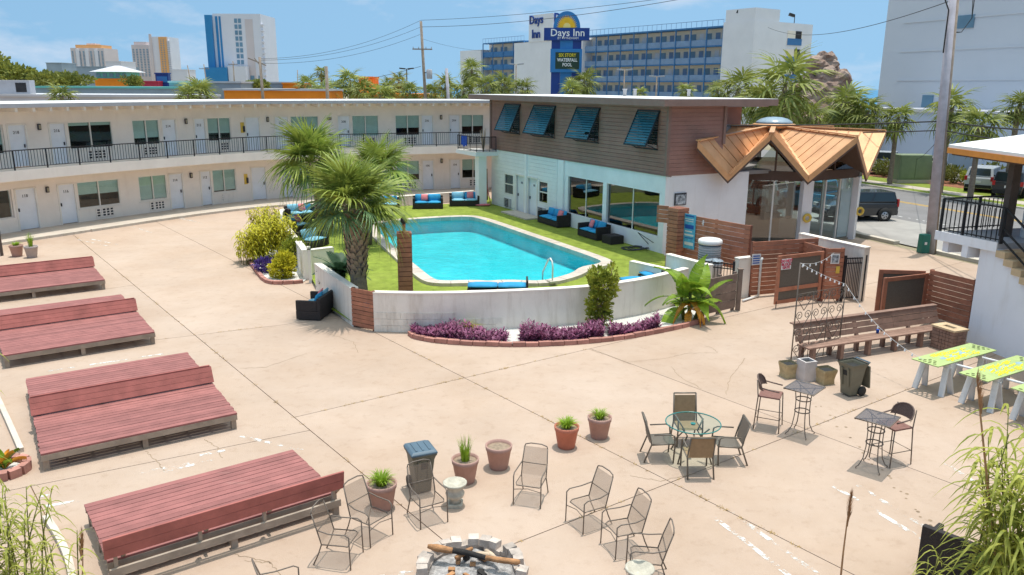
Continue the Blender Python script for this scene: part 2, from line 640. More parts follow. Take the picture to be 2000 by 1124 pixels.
struct('car_park', band(56.0, 63.5, -.03, -90, 60), 'asphalt')
for k, (n, w) in enumerate(((42.2, .12), (42.5, .12))):
 tag(band(n, n + w, -.038, -150, 60).build('yellow_line', 'yellow_paint'), kind='structure')
tag(band(37.3, 37.42, -.038, -120, 50).build('white_line', 'worn_paint'), kind='structure')

# courtyard slabs: one big plate cut along the joints that the photo shows
pieces = [[Vector((-50, -5, 0)), Vector((33.9, -5, 0)), Vector((8.6, 59, 0)), Vector((-50, 68, 0))]]
def inside(poly, p):
 n, c = len(poly), False
 for i in range(n):
  a, b = poly[i], poly[i - 1]
  if (a.y > p.y) != (b.y > p.y) and p.x < (b.x - a.x) * (p.y - a.y) / (b.y - a.y) + a.x:
   c = not c
 return c
def cut(p0, p1, seeds=None):
 a, b = G(*p0), G(*p1)
 d = (b - a).normalized()
 nrm = Vector((-d.y, d.x, 0))
 global pieces
 out = []
 sd = [G(*s) for s in seeds] if seeds else None
 for pl in pieces:
  if sd is not None and not any(inside(pl, s) for s in sd):
   out.append(pl)
   continue
  L, R = [], []
  for i in range(len(pl)):
   p, q = pl[i], pl[(i + 1) % len(pl)]
   sp, sq = (p - a).dot(nrm), (q - a).dot(nrm)
   (L if sp >= 0 else R).append(p)
   if sp * sq < 0:
    x = p + (q - p) * (sp / (sp - sq))
    L.append(x)
    R.append(x)
  out += [x for x in (L, R) if len(x) > 2]
 pieces = out
cut((143, 459), (865, 1055))
cut((756, 662), (1640, 1109))
cut((1150, 682), (620, 805), [(840, 700), (700, 850), (1000, 700), (600, 700), (800, 900)])
cut((1000, 1064), (1778, 759), [(1100, 950), (1300, 1060), (1500, 800), (1650, 900), (1300, 850)])
cut((1412, 778), (1900, 960), [(1450, 850), (1600, 800), (1500, 900), (1700, 850), (1600, 950)])
cut((240, 672), (374, 656), [(450, 700), (450, 600), (250, 800), (200, 600)])
cut((255, 558), (120, 577), [(150, 530), (100, 620)])
cut((60, 950), (560, 850), [(300, 950), (300, 800)])
cut((55, 940), (90, 1010), [(30, 1000), (300, 1000)])
cut((1620, 560), (1900, 640), [(1800, 560), (1700, 700), (1600, 650)])
slab_root = holed('courtyard', [(-60, -10), (36, -10), (8.2, 60), (-60, 75)], -.028, 'joint_dirt')
cutter = link('cutter', MB().prism([(p.x, p.y) for p in HOLE], -2, 2).mesh('cutter'))
for pl in pieces:
 c = sum(pl, Vector()) / len(pl)
 q = []
 n = len(pl)
 ar = sum(pl[i].x * pl[(i + 1) % n].y - pl[(i + 1) % n].x * pl[i].y for i in range(n))
 if ar < 0:
  pl = pl[::-1]
 for i in range(n):                       # shrink every edge by half the joint
  a, b, e = pl[i - 1], pl[i], pl[(i + 1) % n]
  d1, d2 = (b - a).normalized(), (e - b).normalized()
  n1, n2 = Vector((-d1.y, d1.x, 0)), Vector((-d2.y, d2.x, 0))
  k = (n1 + n2)
  k = k / max(k.dot(k), .3) * 2
  q.append(b + k * .009)
 so_ = MB().prism([(p.x - c.x, p.y - c.y) for p in q], -.04, 0).build('slab', 'concrete', slab_root, loc=(c.x, c.y, 0))
 if any(inside(q, h) for h in HOLE):
  md = so_.modifiers.new('cut', 'BOOLEAN')
  md.operation, md.solver, md.object = 'DIFFERENCE', 'EXACT', cutter
  dg = bpy.context.evaluated_depsgraph_get()
  me = bpy.data.meshes.new_from_object(so_.evaluated_get(dg))
  so_.modifiers.clear()
  so_.data = me
bpy.data.objects.remove(cutter)
def ribbon(pts, w, z=.003, jitter=0.0, n=10):
 pl = []
 for i in range(len(pts) - 1):
  a, b = G(*pts[i]), G(*pts[i + 1])
  for k in range(n):
   p = a.lerp(b, k / n)
   pl.append(p + Vector((random.uniform(-jitter, jitter), random.uniform(-jitter, jitter), 0)))
 pl.append(G(*pts[-1]))
 mb = MB()
 vs = []
 for i, p in enumerate(pl):
  d = (pl[min(i + 1, len(pl) - 1)] - pl[max(i - 1, 0)]).normalized()
  ww = w * (random.uniform(.5, 1.3) if jitter else 1)
  nn = Vector((-d.y, d.x, 0)) * ww / 2
  vs += [(p + nn) + Vector((0, 0, z)), (p - nn) + Vector((0, 0, z))]
 return mb.add(vs, [(2 * i, 2 * i + 1, 2 * i + 3, 2 * i + 2) for i in range(len(pl) - 1)])
for pts in ([(1150, 682), (1190, 696), (1232, 712)], [(1230, 708), (1300, 700), (1345, 690), (1400, 690)], [(1312, 717), (1325, 735), (1370, 760)], [(1418, 772), (1425, 740), (1455, 700)],
   [(1375, 676), (1392, 680), (1402, 690)], [(285, 882), (310, 905), (322, 920)], [(400, 858), (425, 875), (435, 895)], [(455, 1083), (490, 1090), (530, 1100), (548, 1124)],
   [(480, 1096), (530, 1100)], [(1230, 930), (1290, 940), (1360, 925)], [(470, 720), (520, 718), (600, 690)], [(700, 690), (690, 668), (640, 652)]):
 tag(ribbon(pts, .014, .003, .022).build('crack', 'crack_dirt_spot_shadow'), kind='structure')
for pts in ([(1430, 1002), (1600, 1124)], [(1395, 1012), (1440, 1045), (1560, 1140)], [(1675, 948), (1830, 1045)], [(1627, 950), (1700, 992), (1812, 1060)],
   [(1845, 905), (1910, 945)], [(1848, 888), (1870, 896)], [(1000, 1064 + 18), (730, 1130)], [(80, 970), (130, 962)], [(85, 990), (160, 978)], [(245, 930), (370, 905)],
   [(320, 922), (420, 898)], [(390, 890), (440, 880)], [(90, 726), (330, 690)], [(340, 425), (390, 436)], [(355, 426), (395, 437)],
   [(150, 468), (215, 482)], [(165, 465), (230, 478)], [(260, 444), (300, 456)], [(470, 852), (590, 880)]):
 tag(ribbon(pts, .09, .0045).build('painted_line', 'worn_paint'), kind='structure')
sp = MB()
for k in range(26):                       # dark gum spots, plus shadows of the bulbs painted on as dark discs
 t = k / 25
 x, y = 1600 + 230 * t + random.uniform(-8, 8), 790 + 250 * t + random.uniform(-6, 6)
 p = G(x, y)
 r = random.uniform(.02, .035)
 sp.add([(p.x + r * math.cos(a), p.y + r * math.sin(a), .0035) for a in [i * PI / 4 for i in range(8)]], [tuple(range(8))])
stuff(tag(sp.build('gum_and_shadow_spots', 'crack_dirt_spot_shadow'), kind='stuff'))

for pts in ([(84, 1018), (110, 1058), (131, 1108), (138, 1165)], [(-10, 780), (16, 838), (36, 885)]):
 pl = chaikin([G(*p) for p in pts], 2, False)
 struct('bed_kerb', MB().strip([(p.x, p.y) for p in pl], .10, 0, .09), 'kerb_concrete')
wd = MB()
rw = random.Random(5)
for (x0, y0), (x1, y1), m_ in (((143, 459), (865, 1055), 60), ((756, 662), (1640, 1109), 50), ((1150, 682), (620, 805), 40), ((1000, 1064), (1778, 759), 26), ((240, 672), (520, 638), 14)):
 a, b = G(x0, y0), G(x1, y1)
 for k in range(m_):
  c = a.lerp(b, min(1, max(0, rw.choice((.12, .3, .36, .52, .66, .8, .93)) + rw.gauss(0, .03)))) if k % 2 else a.lerp(b, rw.random())
  for _ in range(7):
   aa = rw.uniform(0, 6.28)
   l = rw.uniform(.02, .07)
   q = c + Vector((rw.gauss(0, .03), rw.gauss(0, .02), 0))
   s_ = Vector((-math.sin(aa), math.cos(aa), 0)) * .005
   wd.add([q - s_, q + s_, q + Vector((math.cos(aa) * l, math.sin(aa) * l, rw.uniform(.005, .04)))], [(0, 1, 2)])
M('dry_weed', (.40, .26, .09), .9, .3, 6)
tag(wd.build('joint_weeds', 'dry_weed'), 'dry weeds growing along the joints of the concrete', 'weeds', kind='stuff')
# ------------------------------------------------------------------ pool, turf and the low wall round it
TZ = .15                                  # turf level
pi_ = inset(po, .42)
pool = thing('swimming_pool', (sum((p.x for p in po)) / len(po), sum((p.y for p in po)) / len(po), 0), 'turquoise swimming pool with pale stone coping set in green turf', 'pool')
mb = MB()
n = len(pi_)
vs = [(p.x, p.y, .24) for p in pi_] + [(p.x, p.y, -.55) for p in pi_]
mb.add(vs, [(n + i, n + (i + 1) % n, (i + 1) % n, i) for i in range(n)])
mb.add([(p.x, p.y, -.55) for p in pi_], [tuple(range(n))])
mb.build('basin', 'pool_plaster', pool, world=True)
MB().strip([(p.x, p.y) for p in pi_ + pi_[:1]], .03, .07, .235).build('waterline_tile', 'pool_tile', pool, world=True)
MB().add([(p.x, p.y, .10) for p in pi_], [tuple(range(n))]).build('water', 'pool_water', pool, world=True)
# coping stones, one by one
acc = [0]
for i in range(n):
 acc.append(acc[-1] + (po[(i + 1) % n] - po[i]).length)
def along(pl, s):
 s %= acc[-1]
 for i in range(n):
  if acc[i + 1] >= s:
   f = (s - acc[i]) / max(acc[i + 1] - acc[i], 1e-6)
   return pl[i].lerp(pl[(i + 1) % n], f)
pin2 = inset(po, .46)
cnt = int(acc[-1] / .62)
for k in range(cnt):
 s0, s1 = (k + .012) * acc[-1] / cnt, (k + .988) * acc[-1] / cnt
 ss = [s0, (s0 + s1) / 2, s1]
 q = [along(po, s) for s in ss] + [along(pin2, s) for s in reversed(ss)]
 c = sum(q, Vector()) / 6
 MB().prism([(p.x, p.y) for p in q], .06, .27 + random.uniform(-.003, .003)).build('coping_stone', 'coping', pool, world=True)
# turf: ring round the basin, bridged to the outer boundary
TURF = [G(x, y, TZ) for x, y in ((552, 432), (600, 415), (700, 408), (800, 402), (930, 396))] + [Vector((-1.6, 51.5, TZ)), Vector((-.86, 47.2, TZ)), Vector((6.45, 33.2, TZ)), G(1345, 545, TZ), G(1400, 585, TZ), G(1250, 600, TZ), G(1100, 618, TZ), G(900, 636, TZ), G(735, 634, TZ), G(690, 630, TZ), G(640, 600, TZ), G(612, 550, TZ), G(585, 500, TZ)]
bm = bmesh.new()
ov = [bm.verts.new(p) for p in TURF]
iv = [bm.verts.new((p.x, p.y, TZ)) for p in inset(po, .1)]
es = [bm.edges.new((ov[i], ov[(i + 1) % len(ov)])) for i in range(len(ov))] + [bm.edges.new((iv[i], iv[(i + 1) % len(iv)])) for i in range(len(iv))]
bmesh.ops.triangle_fill(bm, use_beauty=True, use_dissolve=False, edges=es)
for f in bm.faces:
 if f.normal.z < 0:
  f.normal_flip()
me = bpy.data.meshes.new('turf')
bm.to_mesh(me)
bm.free()
me.materials.append(MATS['turf'])
tag(link('turf', me), kind='structure')
# the low stucco wall in three runs, each with a pale cap
def pool_wall(px, z, label, rev=False, w=.2, closed_ends=True):
 zs = z if isinstance(z, list) else [z] * len(px)
 pl = [G(x, y, q) for (x, y), q in zip(px, zs)]
 pl = chaikin(pl, 2, False)
 root = thing('pool_wall', (pl[0].x, pl[0].y, 0), label, 'wall', 'low stucco walls round the pool')
 P2 = [(p.x, p.y) for p in pl]
 Z2_ = [p.z for p in pl]
 MB().strip(P2, w, -.02, [q - .045 for q in Z2_]).build('wall', 'wall_stucco', root, world=True)
 n = len(P2)
 P3 = []
 for i in range(n):
  a, b = Vector(P2[max(i - 1, 0)]), Vector(P2[min(i + 1, n - 1)])
  d = (b - a).normalized()
  P3.append((P2[i][0] + d.y * .02, P2[i][1] - d.x * .02))
 MB().strip(P3, w + .04, [q - .043 for q in Z2_], Z2_).build('cap', 'wall_cap', root, world=True)
 return root, P2
wl1, _ = pool_wall([(601, 488), (582, 464), (562, 440), (548, 418), (556, 408), (590, 400), (640, 396), (704, 391), (790, 383), (926, 373)], [1.15, 1.0, .85, .72, .68, .66, .65, .64, .62, .62], 'long curved stucco wall behind the blue sofas, between palms and motel', w=.2)
wl2, _ = pool_wall([(614, 514), (632, 527), (660, 546), (686, 563)], 1.2, 'short curved stucco wall left of the slatted timber gate, beside the lone sofa')
wl3, P3w = pool_wall([(728, 571), (809, 573), (900, 572), (1035, 567), (1151, 560.6), (1251, 547), (1300, 536), (1345, 524)], 1.2, 'front curved stucco wall above the purple flower bed')
# exposed block courses near the left foot of the front wall
a, b = Vector(P3w[0]), Vector(P3w[1])
for row in range(3):
 s = 0.0
 for k in range(9):
  i = 0
  L = .40
  s0 = (k + (row % 2) * .5) * L
  acc_, pt = 0, None
  for i in range(len(P3w) - 1):
   p, q = Vector(P3w[i]), Vector(P3w[i + 1])
   l = (q - p).length
   if acc_ + l >= s0 + L / 2:
    pt = p.lerp(q, (s0 + L / 2 - acc_) / l)
    d = (q - p).normalized()
    break
   acc_ += l
  if pt is None or (row == 2 and k > 5):
   continue
  nn = Vector((d.y, -d.x))
  piece('block', 'block_wall', (pt.x + nn.x * .004, pt.y + nn.y * .004, .10 + row * .2), (L - .012, .02, .188), math.atan2(d.y, d.x), wl3, world=True)
# stub walls at the two openings and the seat recess on the right
st = thing('pool_wall', G(604, 500), 'stub of stucco wall at the dark iron gatepost beside the palms', 'wall', 'low stucco walls round the pool')
a, b = G(603, 489, 1.1), G(652, 483, 1.1)
MB().strip([(a.x, a.y), (b.x, b.y)], .2, -.02, 1.06).build('wall', 'wall_stucco', st, world=True)
MB().strip([(a.x, a.y - .02), (b.x, b.y - .02)], .24, 1.062, 1.1).build('cap', 'wall_cap', st, world=True)
MB().bx(a.x - .06, a.x + .06, a.y - .10, a.y, 0, 1.25).build('gatepost', 'stucco', st, world=True)
st = thing('pool_wall', G(1215, 560), 'short stucco wall behind the blue loungers near the shrub', 'wall', 'low stucco walls round the pool')
a, b = G(1229, 510, .95), G(1302, 526, .95)
MB().strip([(a.x, a.y), (b.x, b.y)], .2, .1, .91).build('wall', 'wall_stucco', st, world=True)
MB().strip([(a.x, a.y - .02), (b.x, b.y - .02)], .24, .912, .95).build('cap', 'wall_cap', st, world=True)
# ------------------------------------------------------------------ two-storey motel wing, gently curved
M('door_paint', (.80, .83, .88), .5, .05, 2)
M('trim_paint', (.82, .78, .72), .6, .06, 2)
M('eave_paint', (.84, .68, .50), .8, .06, 1)
M('roof_white', (.80, .79, .77), .8, .07, .6)
M('fascia_grey', (.42, .42, .45), .6, .06, 2)
M('black_iron', (.018, .018, .022), .45, .1, 5)
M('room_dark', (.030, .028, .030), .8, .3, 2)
M('room_tan', (.20, .15, .10), .9, .3, 2)
M('blind', (.62, .70, .66), .7, .05, 3)
M('brass', (.45, .30, .08), .4, .1, 5, metal=.6)
M('dark_letter', (.04, .04, .05), .5, 0, 1)
M('white_letter', (.85, .85, .85), .5, 0, 1)
M('yellow_plaque', (.70, .48, .08), .5, .1, 5)
M('lamp_glass', (.33, .30, .22), .3, .1, 5)
glassy('window_glass', (.86, .93, .92), .05, .01, 0, 1, 1.3)
ctrl = [Vector(p) for p in ((-27.6, 29.5, 0), (-24.35, 37.1, 0), (-22.44, 40.58, 0), (-19.35, 45.3, 0), (-16.2, 49.3, 0), (-11.4, 52.6, 0), (-6.2, 54.8, 0), (-3.69, 55.9, 0), (6, 59.6, 0))]
FAC = chaikin(ctrl, 3, False)
FL = [0.0]
for i in range(len(FAC) - 1):
 FL.append(FL[-1] + (FAC[i + 1] - FAC[i]).length)
def fpt(s, off=0.0):
 """point of the facade at length s, moved off metres inwards, and the facade's yaw there"""
 s = min(max(s, 0), FL[-1] - 1e-4)
 for i in range(len(FAC) - 1):
  if FL[i + 1] >= s:
   break
 d = (FAC[i + 1] - FAC[i]).normalized()
 p = FAC[i] + d * (s - FL[i]) + Vector((-d.y, d.x, 0)) * off
 return p, math.atan2(d.y, d.x)
def fs(px, z):
 a, b = 0.0, FL[-1]
 for _ in range(40):
  m = (a + b) / 2
  p, _y = fpt(m)
  if PX((p.x, p.y, z))[0] < px:
   a = m
  else:
   b = m
 return a
motel = thing('motel_wing', (-17, 48, 0), 'long curved cream motel wing with two floors of white doors and a black balcony rail', 'building')
def fpath(s0, s1, off=0.0):
 n = max(1, int((s1 - s0) / .9))
 return [tuple(fpt(s0 + (s1 - s0) * k / n, off)[0])[:2] for k in range(n + 1)]
def floc(s, off, z):
 p, y = fpt(s, off)
 return (p.x, p.y, z), y
ENDS = FL[-1]
FLOORS = ((.12, 2.67, [('w', -60, 26, 0), ('d', 31, 74, '118'), ('d', 114, 150, '116'), ('w', 153, 235, .5), ('w', 272, 327, 1.0), ('d', 330, 359, '114'), ('d', 391, 414, '112'), ('w', 416, 462, .95), ('d', 490, 521, ''),
                       ('d', 549, 572, '110'), ('w', 575, 625, .7), ('w', 690, 742, .7), ('d', 660, 686, '108'), ('w', 774, 820, .7), ('d', 824, 848, '106'), ('d', 878, 900, '104'), ('w', 902, 946, .6)]),
          (3.15, 5.98, [('w', -60, 10, .7), ('d', 16, 55, '218'), ('d', 97, 132, '216'), ('w', 135, 221, .12), ('w', 260, 313, .75), ('d', 316, 346, '214'), ('d', 379, 403, '212'), ('w', 406, 452, .65), ('d', 479, 509, ''),
                       ('d', 536, 565, '210'), ('w', 568, 623, .6), ('d', 659, 685, '208'), ('w', 688, 740, 1.0), ('w', 772, 820, .62), ('d', 822, 847, '206'), ('d', 876, 899, '204'), ('w', 901, 945, .6)]))
for fl, (z0, z1, ops) in enumerate(FLOORS):
 zt = z0 + 2.03
 spans = []
 for kind, x0, x1, extra in ops:
  zm = z0 + 1.2
  s0, s1 = (fs(x0, zm) if x0 > -50 else 2.0), fs(x1, zm)
  spans.append((s0, s1, kind, extra))
 spans.sort()
 wall = MB()
 cur = 0.0
 for s0, s1, kind, extra in spans:
  if s0 > cur + .01:
   wall.strip(fpath(cur, s0), .2, z0 - .1, z1)
  zb = z0 if kind == 'd' else z0 + .66
  wall.strip(fpath(s0, s1), .2, zt, z1)
  if kind == 'w':
   wall.strip(fpath(s0, s1), .2, z0 - .1, zb)
  cur = s1
 wall.strip(fpath(cur, ENDS), .2, z0 - .1, z1)
 wall.build('wall', 'stucco', motel, world=True)
 for s0, s1, kind, extra in spans:
  sm, w = (s0 + s1) / 2, s1 - s0
  if kind == 'd':
   c, yaw = floc(sm, .10, z0 + 1.0)
   dr = piece('door', 'door_paint', c, (w - .1, .05, 1.98), yaw, motel, world=True)
   c2, _ = floc(sm, .02, z0 + 1.0)
   fr = MB()
   for sg in (-1, 1):
    fr.box((sg * (w / 2 - .03), 0, 0), (.07, .12, 2.04))
   fr.box((0, 0, 1.0), (w, .12, .06))
   fo = fr.build('door_frame', 'trim_paint', motel)
   fo.matrix_parent_inverse = wmat(motel).inverted()
   fo.location, fo.rotation_euler = c2, (0, 0, yaw)
   sg = -1 if (fl * 7 + int(s0 * 3)) % 2 else 1
   c3, _ = floc(sm + sg * (w / 2 - .16), .055, z0 + .98)
   piece('handle', 'dark_letter', c3, (.05, .06, .16), yaw, motel, world=True)
   if extra:
    c4, _ = floc(sm, .068, z0 + 1.62)
    text_on(extra, .20, 'dark_letter', c4, yaw, motel, True, 'room_number')
  else:
   zb = z0 + .66
   h = zt - zb
   fr = MB()
   for sg in (-1, 1):
    fr.box((sg * (w / 2 - .025), 0, 0), (.05, .09, h))
    fr.box((0, 0, sg * (h / 2 - .025)), (w - .1, .085, .05))
   fr.box((0, 0, 0), (.05, .08, h - .1))
   c, yaw = floc(sm, .06, (zb + zt) / 2)
   wo_ = fr.build('window', 'trim_paint', motel)
   wo_.matrix_parent_inverse = wmat(motel).inverted()
   wo_.location, wo_.rotation_euler = c, (0, 0, yaw)
   for sg in (-1, 1):
    piece('pane', 'window_glass', (sg * w / 4, .0, 0), (w / 2 - .08, .01, h - .1), 0, wo_)
   bh = max(.1, (h - .1) * extra)
   if extra:
    for sg in (-1, 1):
     bb = bh * (1 if extra > .9 else random.uniform(.93, 1.06))
     piece('blind', 'blind', (sg * w / 4, .08, h / 2 - .05 - bb / 2), (w / 2 - .06, .02, bb), 0, wo_)
   rm = MB()
   hw, hh = w / 2 + .3, h / 2 + .3
   rm.add([(-hw, .15, -hh), (hw, .15, -hh), (hw, 1.6, -hh), (-hw, 1.6, -hh), (-hw, .15, hh), (hw, .15, hh), (hw, 1.6, hh), (-hw, 1.6, hh)],
                   [(0, 1, 2, 3), (7, 6, 5, 4), (3, 2, 6, 7), (0, 3, 7, 4), (2, 1, 5, 6)])
   rm.build('room', 'room_tan' if fl == 0 else 'room_dark', wo_)
   c, yaw = floc(sm, -.012, zb - .03)
   piece('sill', 'trim_paint', c, (w + .1, .1, .05), yaw, motel, world=True)
   if w > 1:                     # pierced blocks over the room's air conditioner
    cx = sm + w * .08
    vw, vh = min(.95, w * .5), .42
    c, yaw = floc(cx, -.004, z0 + .34)
    vb = MB().box((0, -.004, 0), (vw, .02, vh)).build('air_vent', 'room_dark', motel)
    vb.matrix_parent_inverse = wmat(motel).inverted()
    vb.location, vb.rotation_euler = c, (0, 0, yaw)
    gr = MB()
    for k in range(4):
     gr.box((0, -.02, -vh / 2 + k * vh / 3), (vw, .04, .045))
    for k, f in enumerate((0, .24, .33, .56, .78, 1)):
     gr.box((-vw / 2 + f * vw, -.023, 0), (.06, .04, vh + .05))
    gr.build('grille', 'stucco', vb)
# lamps and yellow plaques between the rooms
for px, z, up in ((75, 5.0, 0), (362, 5.02, 0), (522, 5.0, 0), (642, 4.98, 1), (861, 5.0, 0), (91, 1.95, 0), (372, 1.95, 0), (862, 2.05, 0)):
 c, yaw = floc(fs(px, z), -.07, z)
 lm = MB().box((0, 0, 0), (.30 if up else .16, .10, .16 if up else .30)).build('wall_lamp', 'dark_letter', motel, bev=.03)
 lm.matrix_parent_inverse = wmat(motel).inverted()
 lm.location, lm.rotation_euler = c, (0, 0, yaw)
 MB().box((0, -.05, 0), (.22 if up else .10, .06, .10 if up else .20)).build('lamp_glass', 'lamp_glass', lm, bev=.02)
for px, z in ((473, 4.55), (480, 1.45)):
 c, yaw = floc(fs(px, z), -.02, z)
 pq = piece('plaque', 'yellow_plaque', c, (.22, .03, .62), yaw, motel, world=True)
 c, yaw = floc(fs(px, z) + .07, -.07, z - .08)
 piece('extinguisher', 'dark_letter', c, (.10, .08, .34), yaw, motel, world=True)
# balcony slab, eave, rafters, roof
MB().strip(fpath(0, ENDS, -1.45), 1.45, 2.672, 3.15).build('balcony', 'stucco', motel, world=True)
MB().strip(fpath(0, ENDS, -1.4), 1.4, 2.66, 2.671).build('soffit', 'eave_paint', motel, world=True)
MB().strip(fpath(0, ENDS, -1.5), 7, 5.985, 6.13).build('roof', 'roof_white', motel, world=True)
MB().strip(fpath(0, ENDS, -1.53), .028, 5.96, 6.15).build('fascia', 'fascia_grey', motel, world=True)
MB().strip(fpath(0, ENDS, -1.46), 1.46, 5.97, 5.984).build('eave', 'eave_paint', motel, world=True)
s = .4
while s < ENDS - 3:
 c, yaw = floc(s, -.72, 5.87)
 piece('rafter', 'trim_paint', c, (.12, 1.4, .19), yaw, motel, world=True)
 s += .86
# black balcony rail
rail = thing('balcony_rail', fpt(20, -1.38)[0] + Vector((0, 0, 3.15)), 'long black iron rail along the cream motel balcony', 'railing')
top = [Vector((*p, 4.05)) for p in fpath(.2, ENDS - 9.2, -1.38)]
MB().tube([p for p in top], .028, 6).build('top_rail', 'black_iron', rail, world=True)
MB().tube([p - Vector((0, 0, .78)) for p in top], .016, 5).build('bottom_rail', 'black_iron', rail, world=True)
s, k = .3, 0
bal = MB()
while s < ENDS - 9.2:
 p, yaw = fpt(s, -1.38)
 if k % 11 == 0:
  piece('post', 'black_iron', (p.x, p.y, 3.6), (.05, .05, .9), yaw, rail, world=True)
 else:
  q = Vector((p.x, p.y, 0))
  bal.bar(q + Vector((0, 0, 3.27)), q + Vector((0, 0, 4.03)), .018)
 s += .15
 k += 1
stuff(bal.build('baluster_row', 'black_iron', rail, world=True))
# walkway in front of the rooms
kb = [G(x, y, .11) for x, y in ((-90, 489), (5, 474), (145, 453.5), (175, 449), (300, 430), (400, 416), (500, 404), (640, 394), (760, 388), (930, 378))]
bot = [(p.x, p.y) for p in chaikin(kb, 2, False)]
topp = [p for p in fpath(1.0, ENDS - 8.0, .05)]
walk = struct('walkway', MB().prism(bot + topp[::-1], -.05, .10), 'walk_concrete')
bp = [Vector((*p, 0)) for p in bot]
tot = 0
i = 0
for i in range(len(bp) - 1):
 d = bp[i + 1] - bp[i]
 if d.length < .05:
  continue
 m = (bp[i] + bp[i + 1]) / 2
 if 165 < PX((m.x, m.y, .1))[0] < 172 or 335 < PX(m)[0] < 345:
  continue
 piece('kerb_stone', 'kerb_concrete', (m.x, m.y, .04), (d.length - .012, .16, .17), math.atan2(d.y, d.x), walk)
# things standing on the motel roof
def roof_unit(px, py, w, h, d, label):
 p = AY(px, py, 76)
 t = thing('rooftop_unit', p, label, 'air conditioner', rz=.25)
 MB().box((0, 0, h / 2 + .12), (w, d, h)).build('cabinet', 'fascia_grey', t, bev=.03)
 MB().box((w * .22, -d / 2 - .01, h * .55 + .1), (w * .34, .02, h * .6)).build('grille', 'room_dark', t)
 MB().box((0, 0, .05), (w * .95, d * .95, .1)).build('base', 'kerb_concrete', t)
 return t
# ------------------------------------------------------------------ pool-side building: white ground floor, brown upper floor, white flat roof
M('brown_siding', (.335, .178, .145), .75, .12, 1.5, bump=.15, rnd=.05)
M('brown_fascia', (.27, .17, .14), .7, .1, 2)
M('white_siding', (.85, .85, .86), .7, .05, 1.5, rnd=.03)
M('end_stucco', (.82, .81, .82), .85, .05, 1, bump=.1)
M('annex_roof', (.78, .77, .76), .8, .08, .5)
M('grey_roof', (.28, .26, .25), .85, .12, 1)
M('shutter_blue', (.04, .20, .27), .5, .25, 6, rnd=.12)
M('shutter_frame', (.012, .03, .04), .5, .1, 6)
M('copper', (.74, .41, .21), .45, .10, 1.3, metal=.2, spec=.4)
M('copper_edge', (.68, .36, .17), .45, .12, 3, metal=.2)
M('orange_paint', (.75, .28, .05), .6, .1, 3)
streaks('copper', (.50, .24, .12), .48, .75, (1.2, 1.2, 1.2), .5)
streaks('end_stucco', (.66, .62, .58), .52, .8)
streaks('brown_siding', (.36, .25, .20), .5, .75, (.6, .6, 2.5), .5)
M('sheet_metal', (.36, .42, .48), .35, .1, 3, metal=.5)
M('desk_wood', (.10, .05, .03), .5, .2, 4)
M('lobby_floor', (.34, .27, .20), .5, .15, 2)
M('board_wood', (.27, .155, .08), .7, .25, 5)
M('surf_pink', (.62, .16, .20), .5, .1, 4)
glassy('dark_glass', (.42, .50, .52), .14, .015, 0, 1, 1.45)
glassy('clear_glass', (.90, .95, .95), .03, .01, 0, 1, 1.25)
A0 = Vector((6.40, 33.25, 0))            # near ground corner
U = Vector((-.862, 1.650, 0)).normalized()
U = (Vector((-.86, 47.18, 0)) - A0).normalized()   # along the pool, away from the camera
N = Vector((-U.y, U.x, 0))               # out towards the pool
if N.x > 0:
 N = -N
LEN = (Vector((-.86, 47.18, 0)) - A0).length + .6
yawU = math.atan2(U.y, U.x)
# local frame: x along the pool side from the near corner, y outwards to the pool
ann = thing('annex_building', A0, 'pool-side building with brown upper storey, white ground floor and white flat roof', 'building', rz=yawU)
# in this frame +y is U rotated +90 degrees; pool side is y = +
sgn = 1 if Vector((-math.sin(yawU), math.cos(yawU), 0)).dot(N) > 0 else -1
Z1, Z2 = 3.45, 6.33
DP = 2.95
def lb(x0, x1, y0, y1, z0, z1):           # box with y given outwards
 return MB().bx(x0, x1, min(sgn * y0, sgn * y1), max(sgn * y0, sgn * y1), z0, z1)
def annx(px, z, y=0.0):
 """x in the annex frame of what the photo shows at column px on its pool side"""
 a, b = -2.0, LEN + 6
 for _ in range(40):
  m = (a + b) / 2
  p = A0 + U * m + N * y
  if PX((p.x, p.y, z))[0] > px:
   a = m
  else:
   b = m
 return a
WX = [annx(p, 1.6) for p in (1288, 1236, 1184, 1180, 1142, 1108)]  # picture windows
win0, winm, win1 = annx(1288, 1.3), annx(1182, 1.6), annx(1107, 1.8)
# ground floor wall with its openings
gw = MB()
wz0, wz1 = .78, 2.75
def solid(x0, x1, z0, z1):
 gw.bx(x0, x1, -.2 if sgn > 0 else 0, 0 if sgn > 0 else .2, z0, z1)
d1a, d1b = annx(1025, 1.2), annx(1008, 1.2)
d2a, d2b = annx(1050, 1.2), annx(1031, 1.2)
s1a, s1b = annx(1003, 1.5), annx(986, 1.5)
s2a, s2b = annx(1070, 1.5), annx(1053, 1.5)
ops = sorted([(win0, win1, wz0, wz1), (d1a, d1b, .15, 2.2), (d2a, d2b, .15, 2.2), (s1a, s1b, 1.0, 2.15), (s2a, s2b, 1.0, 2.15)])
cur = 0.0
for x0, x1, z0, z1 in ops:
 solid(cur, x0, 0, Z1)
 solid(x0, x1, z1, Z1)
 if z0 > .2:
  solid(x0, x1, 0, z0)
 cur = x1
solid(cur, LEN + .3, 0, Z1)
gw.build('wall', 'white_siding', ann)
